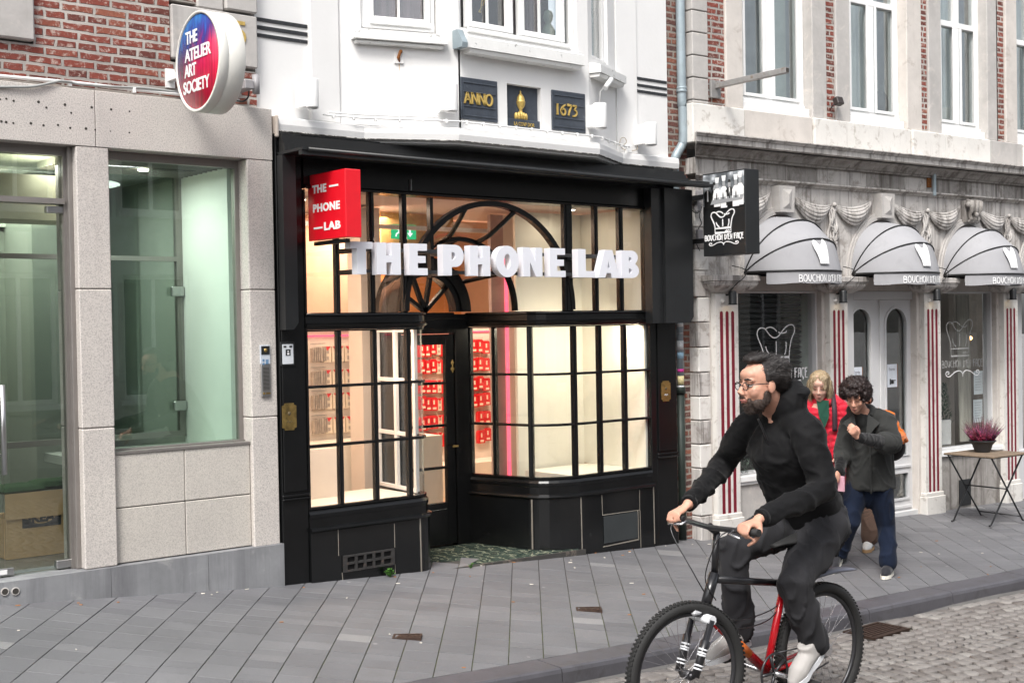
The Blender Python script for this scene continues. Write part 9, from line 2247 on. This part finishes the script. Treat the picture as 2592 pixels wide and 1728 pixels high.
mb = MB(); s0 = shL.lerp(nk, .42); mb.tube(smooth_path([s0+Vector((.06, .06, -.05)), s0+Vector((0, -.0, .085)), s0+fdx*.12+Vector((0, 0, -.04)), s0+fdx*.13+Vector((.0, 0, -.22))], 5), .022, 8, flat=(fdx, .4)); mb.build('bag_strap', simple('dark_plum_strap', (.03, .012, .02), .7), WR_)
b = MB(); tb(b, [pv, pv+Vector((0, 0, -.1))], [.13, .12])
for h_, k_2, a_ in ((hL, kL, aL), (hR, kR, aR)): tb(b, [h_, k_2, a_], [.10, .075, .055])
melt(b, .011, 'trousers', M['knit'], WR_, 3, crease(.006, 10))
for a_ in (aL, aR):
    m1_, m2_ = MB(), MB(); shoe(m1_, m2_, a_+Vector((.05, .02, -.086)), a_+Vector((-.11, -.06, -.086)), .92); melt(m1_, .008, 'shoe', M['knit'], WR_, 2); m2_.build('sole', M['black_trim'], WR_)
# person in the orange coat, hidden behind the woman in grey
f3_ = fpt(510, 1345); OY = f3_.y; O_ = lambda x, y, dy=0.0: J(x, y, OY+dy, 15)
PO = thing('person', 'person in an orange jacket and brown checked trousers, mostly hidden behind the grey coat', 'person', (f3_.x+.05, OY+.1, f3_.z))
hc = O_(475, 330, .05); fd = Vector((math.cos(R_(190)), math.sin(R_(190)), -.1)); HT = frame_m(hc, fd); hs = .95
nk = O_(490, 425, .08); ch = O_(520, 520, .1); wa = O_(520, 700, .1); pv = O_(520, 850, .1)
shL = O_(640, 470, -.06); elL = O_(722, 590, -.10); wrL = O_(600, 620, -.22); shR = O_(360, 480, .26); elR = O_(315, 570, .28); wrR = O_(380, 640, .1)
hL, hR = pv+Vector((.0, -.07, 0)), pv+Vector((0, .1, 0)); aL = f3_+Vector((.04, 0, .09)); b4 = fpt(580, 1285); aR = b4+Vector((.03, .05, .14)); kL = hL.lerp(aL, .5)+Vector((-.03, 0, 0)); kR = hR.lerp(aR, .5)+Vector((-.03, 0, 0))
b = MB(); head(b, HT, hs); tb(b, [HT @ Vector((-.03, 0, -.05)), nk], [.05, .055]); tb(b, [nk, ch, wa, pv], [.07, .12, .11, .12]); tb(b, [shR, elR, wrR], [.045, .036, .024]); tb(b, [shL, elL, wrL], [.045, .036, .024]); tb(b, [hL, kL, aL], [.075, .05, .036]); tb(b, [hR, kR, aR], [.075, .05, .036])
hand(b, wrL, Vector((-1, 0, .1)), Vector((0, .8, -.5)), 1, .88, curl=(40, 50, 30)); hand(b, wrR, Vector((-.8, -.5, .2)), Vector((.2, .8, -.3)), -1, .88, curl=(40, 50, 30))
melt(b, .008, 'body', M['skin'], PO, 3); b = MB(); S_ = HT @ Matrix.Scale(hs, 4); ell(b, S_, (-.03, 0, .055), (.1, .084, .078)); ell(b, S_, (-.05, 0, -.02), (.06, .082, .06)); melt(b, .009, 'hair', M['hair_curly'], PO, 1, crease(.004, 50))
b = MB(); tb(b, [nk+Vector((0, 0, -.03)), ch+Vector((0, 0, .05)), ch, wa, pv], [.08, .135, .15, .145, .15], n=20); tb(b, [shL.lerp(nk, .3), shL, elL, wrL.lerp(elL, .1)], [.075, .078, .078, .052]); tb(b, [shR.lerp(nk, .3), shR, elR, wrR.lerp(elR, .1)], [.07, .074, .066, .05])
melt(b, .010, 'orange_jacket', cloth('orange_padded_jacket', (.62, .15, .015), .7), PO, 3, crease(.010, 11, (1, 1, 1.6)))
b = MB(); q = O_(712, 655, -.05); ell(b, Matrix.Translation(q), (0, .06, 0), (.09, .13, .13)); melt(b, .011, 'black_bag', M['knit'], PO, 3)
m, nt, out = nodes('brown_check_cloth'); b_ = principled(nt, out); ck = N(nt, 'ShaderNodeTexChecker'); L(nt, coords(nt, 'World', rot=(0, 0, R_(40))), ck.inputs[0]); ck.inputs['Scale'].default_value = 85; ck.inputs[1].default_value = (.17, .10, .07, 1); ck.inputs[2].default_value = (.035, .026, .022, 1); L(nt, ck.outputs[0], b_.inputs['Base Color']); b_.inputs['Roughness'].default_value = .9
b = MB(); tb(b, [pv+Vector((0, 0, .05)), pv+Vector((0, 0, -.05))], [.125, .12])
for h_, k_2, a_ in ((hL, kL, aL), (hR, kR, aR)): d_ = (a_-k_2).normalized(); tb(b, [h_, h_.lerp(k_2, .5), k_2, a_-d_*.03], [.10, .088, .080, .082])
melt(b, .010, 'checked_trousers', m, PO, 3, crease(.008, 8, (1, 1, .5)))
for p, lf in ((f3_, 0), (b4+Vector((.03, .05, .03)), .04)):
    m1_, m2_ = MB(), MB(); h_ = Vector((p.x+.08, p.y+.02, p.z+.004+lf)); shoe(m1_, m2_, h_, h_+wd*.16+Vector((0, 0, -lf)), .92); melt(m1_, .007, 'shoe', cloth('white_leather_trainer', (.68, .68, .66), .5), PO, 3); m2_.build('sole', simple('tan_sole', (.45, .28, .14), .7), PO)
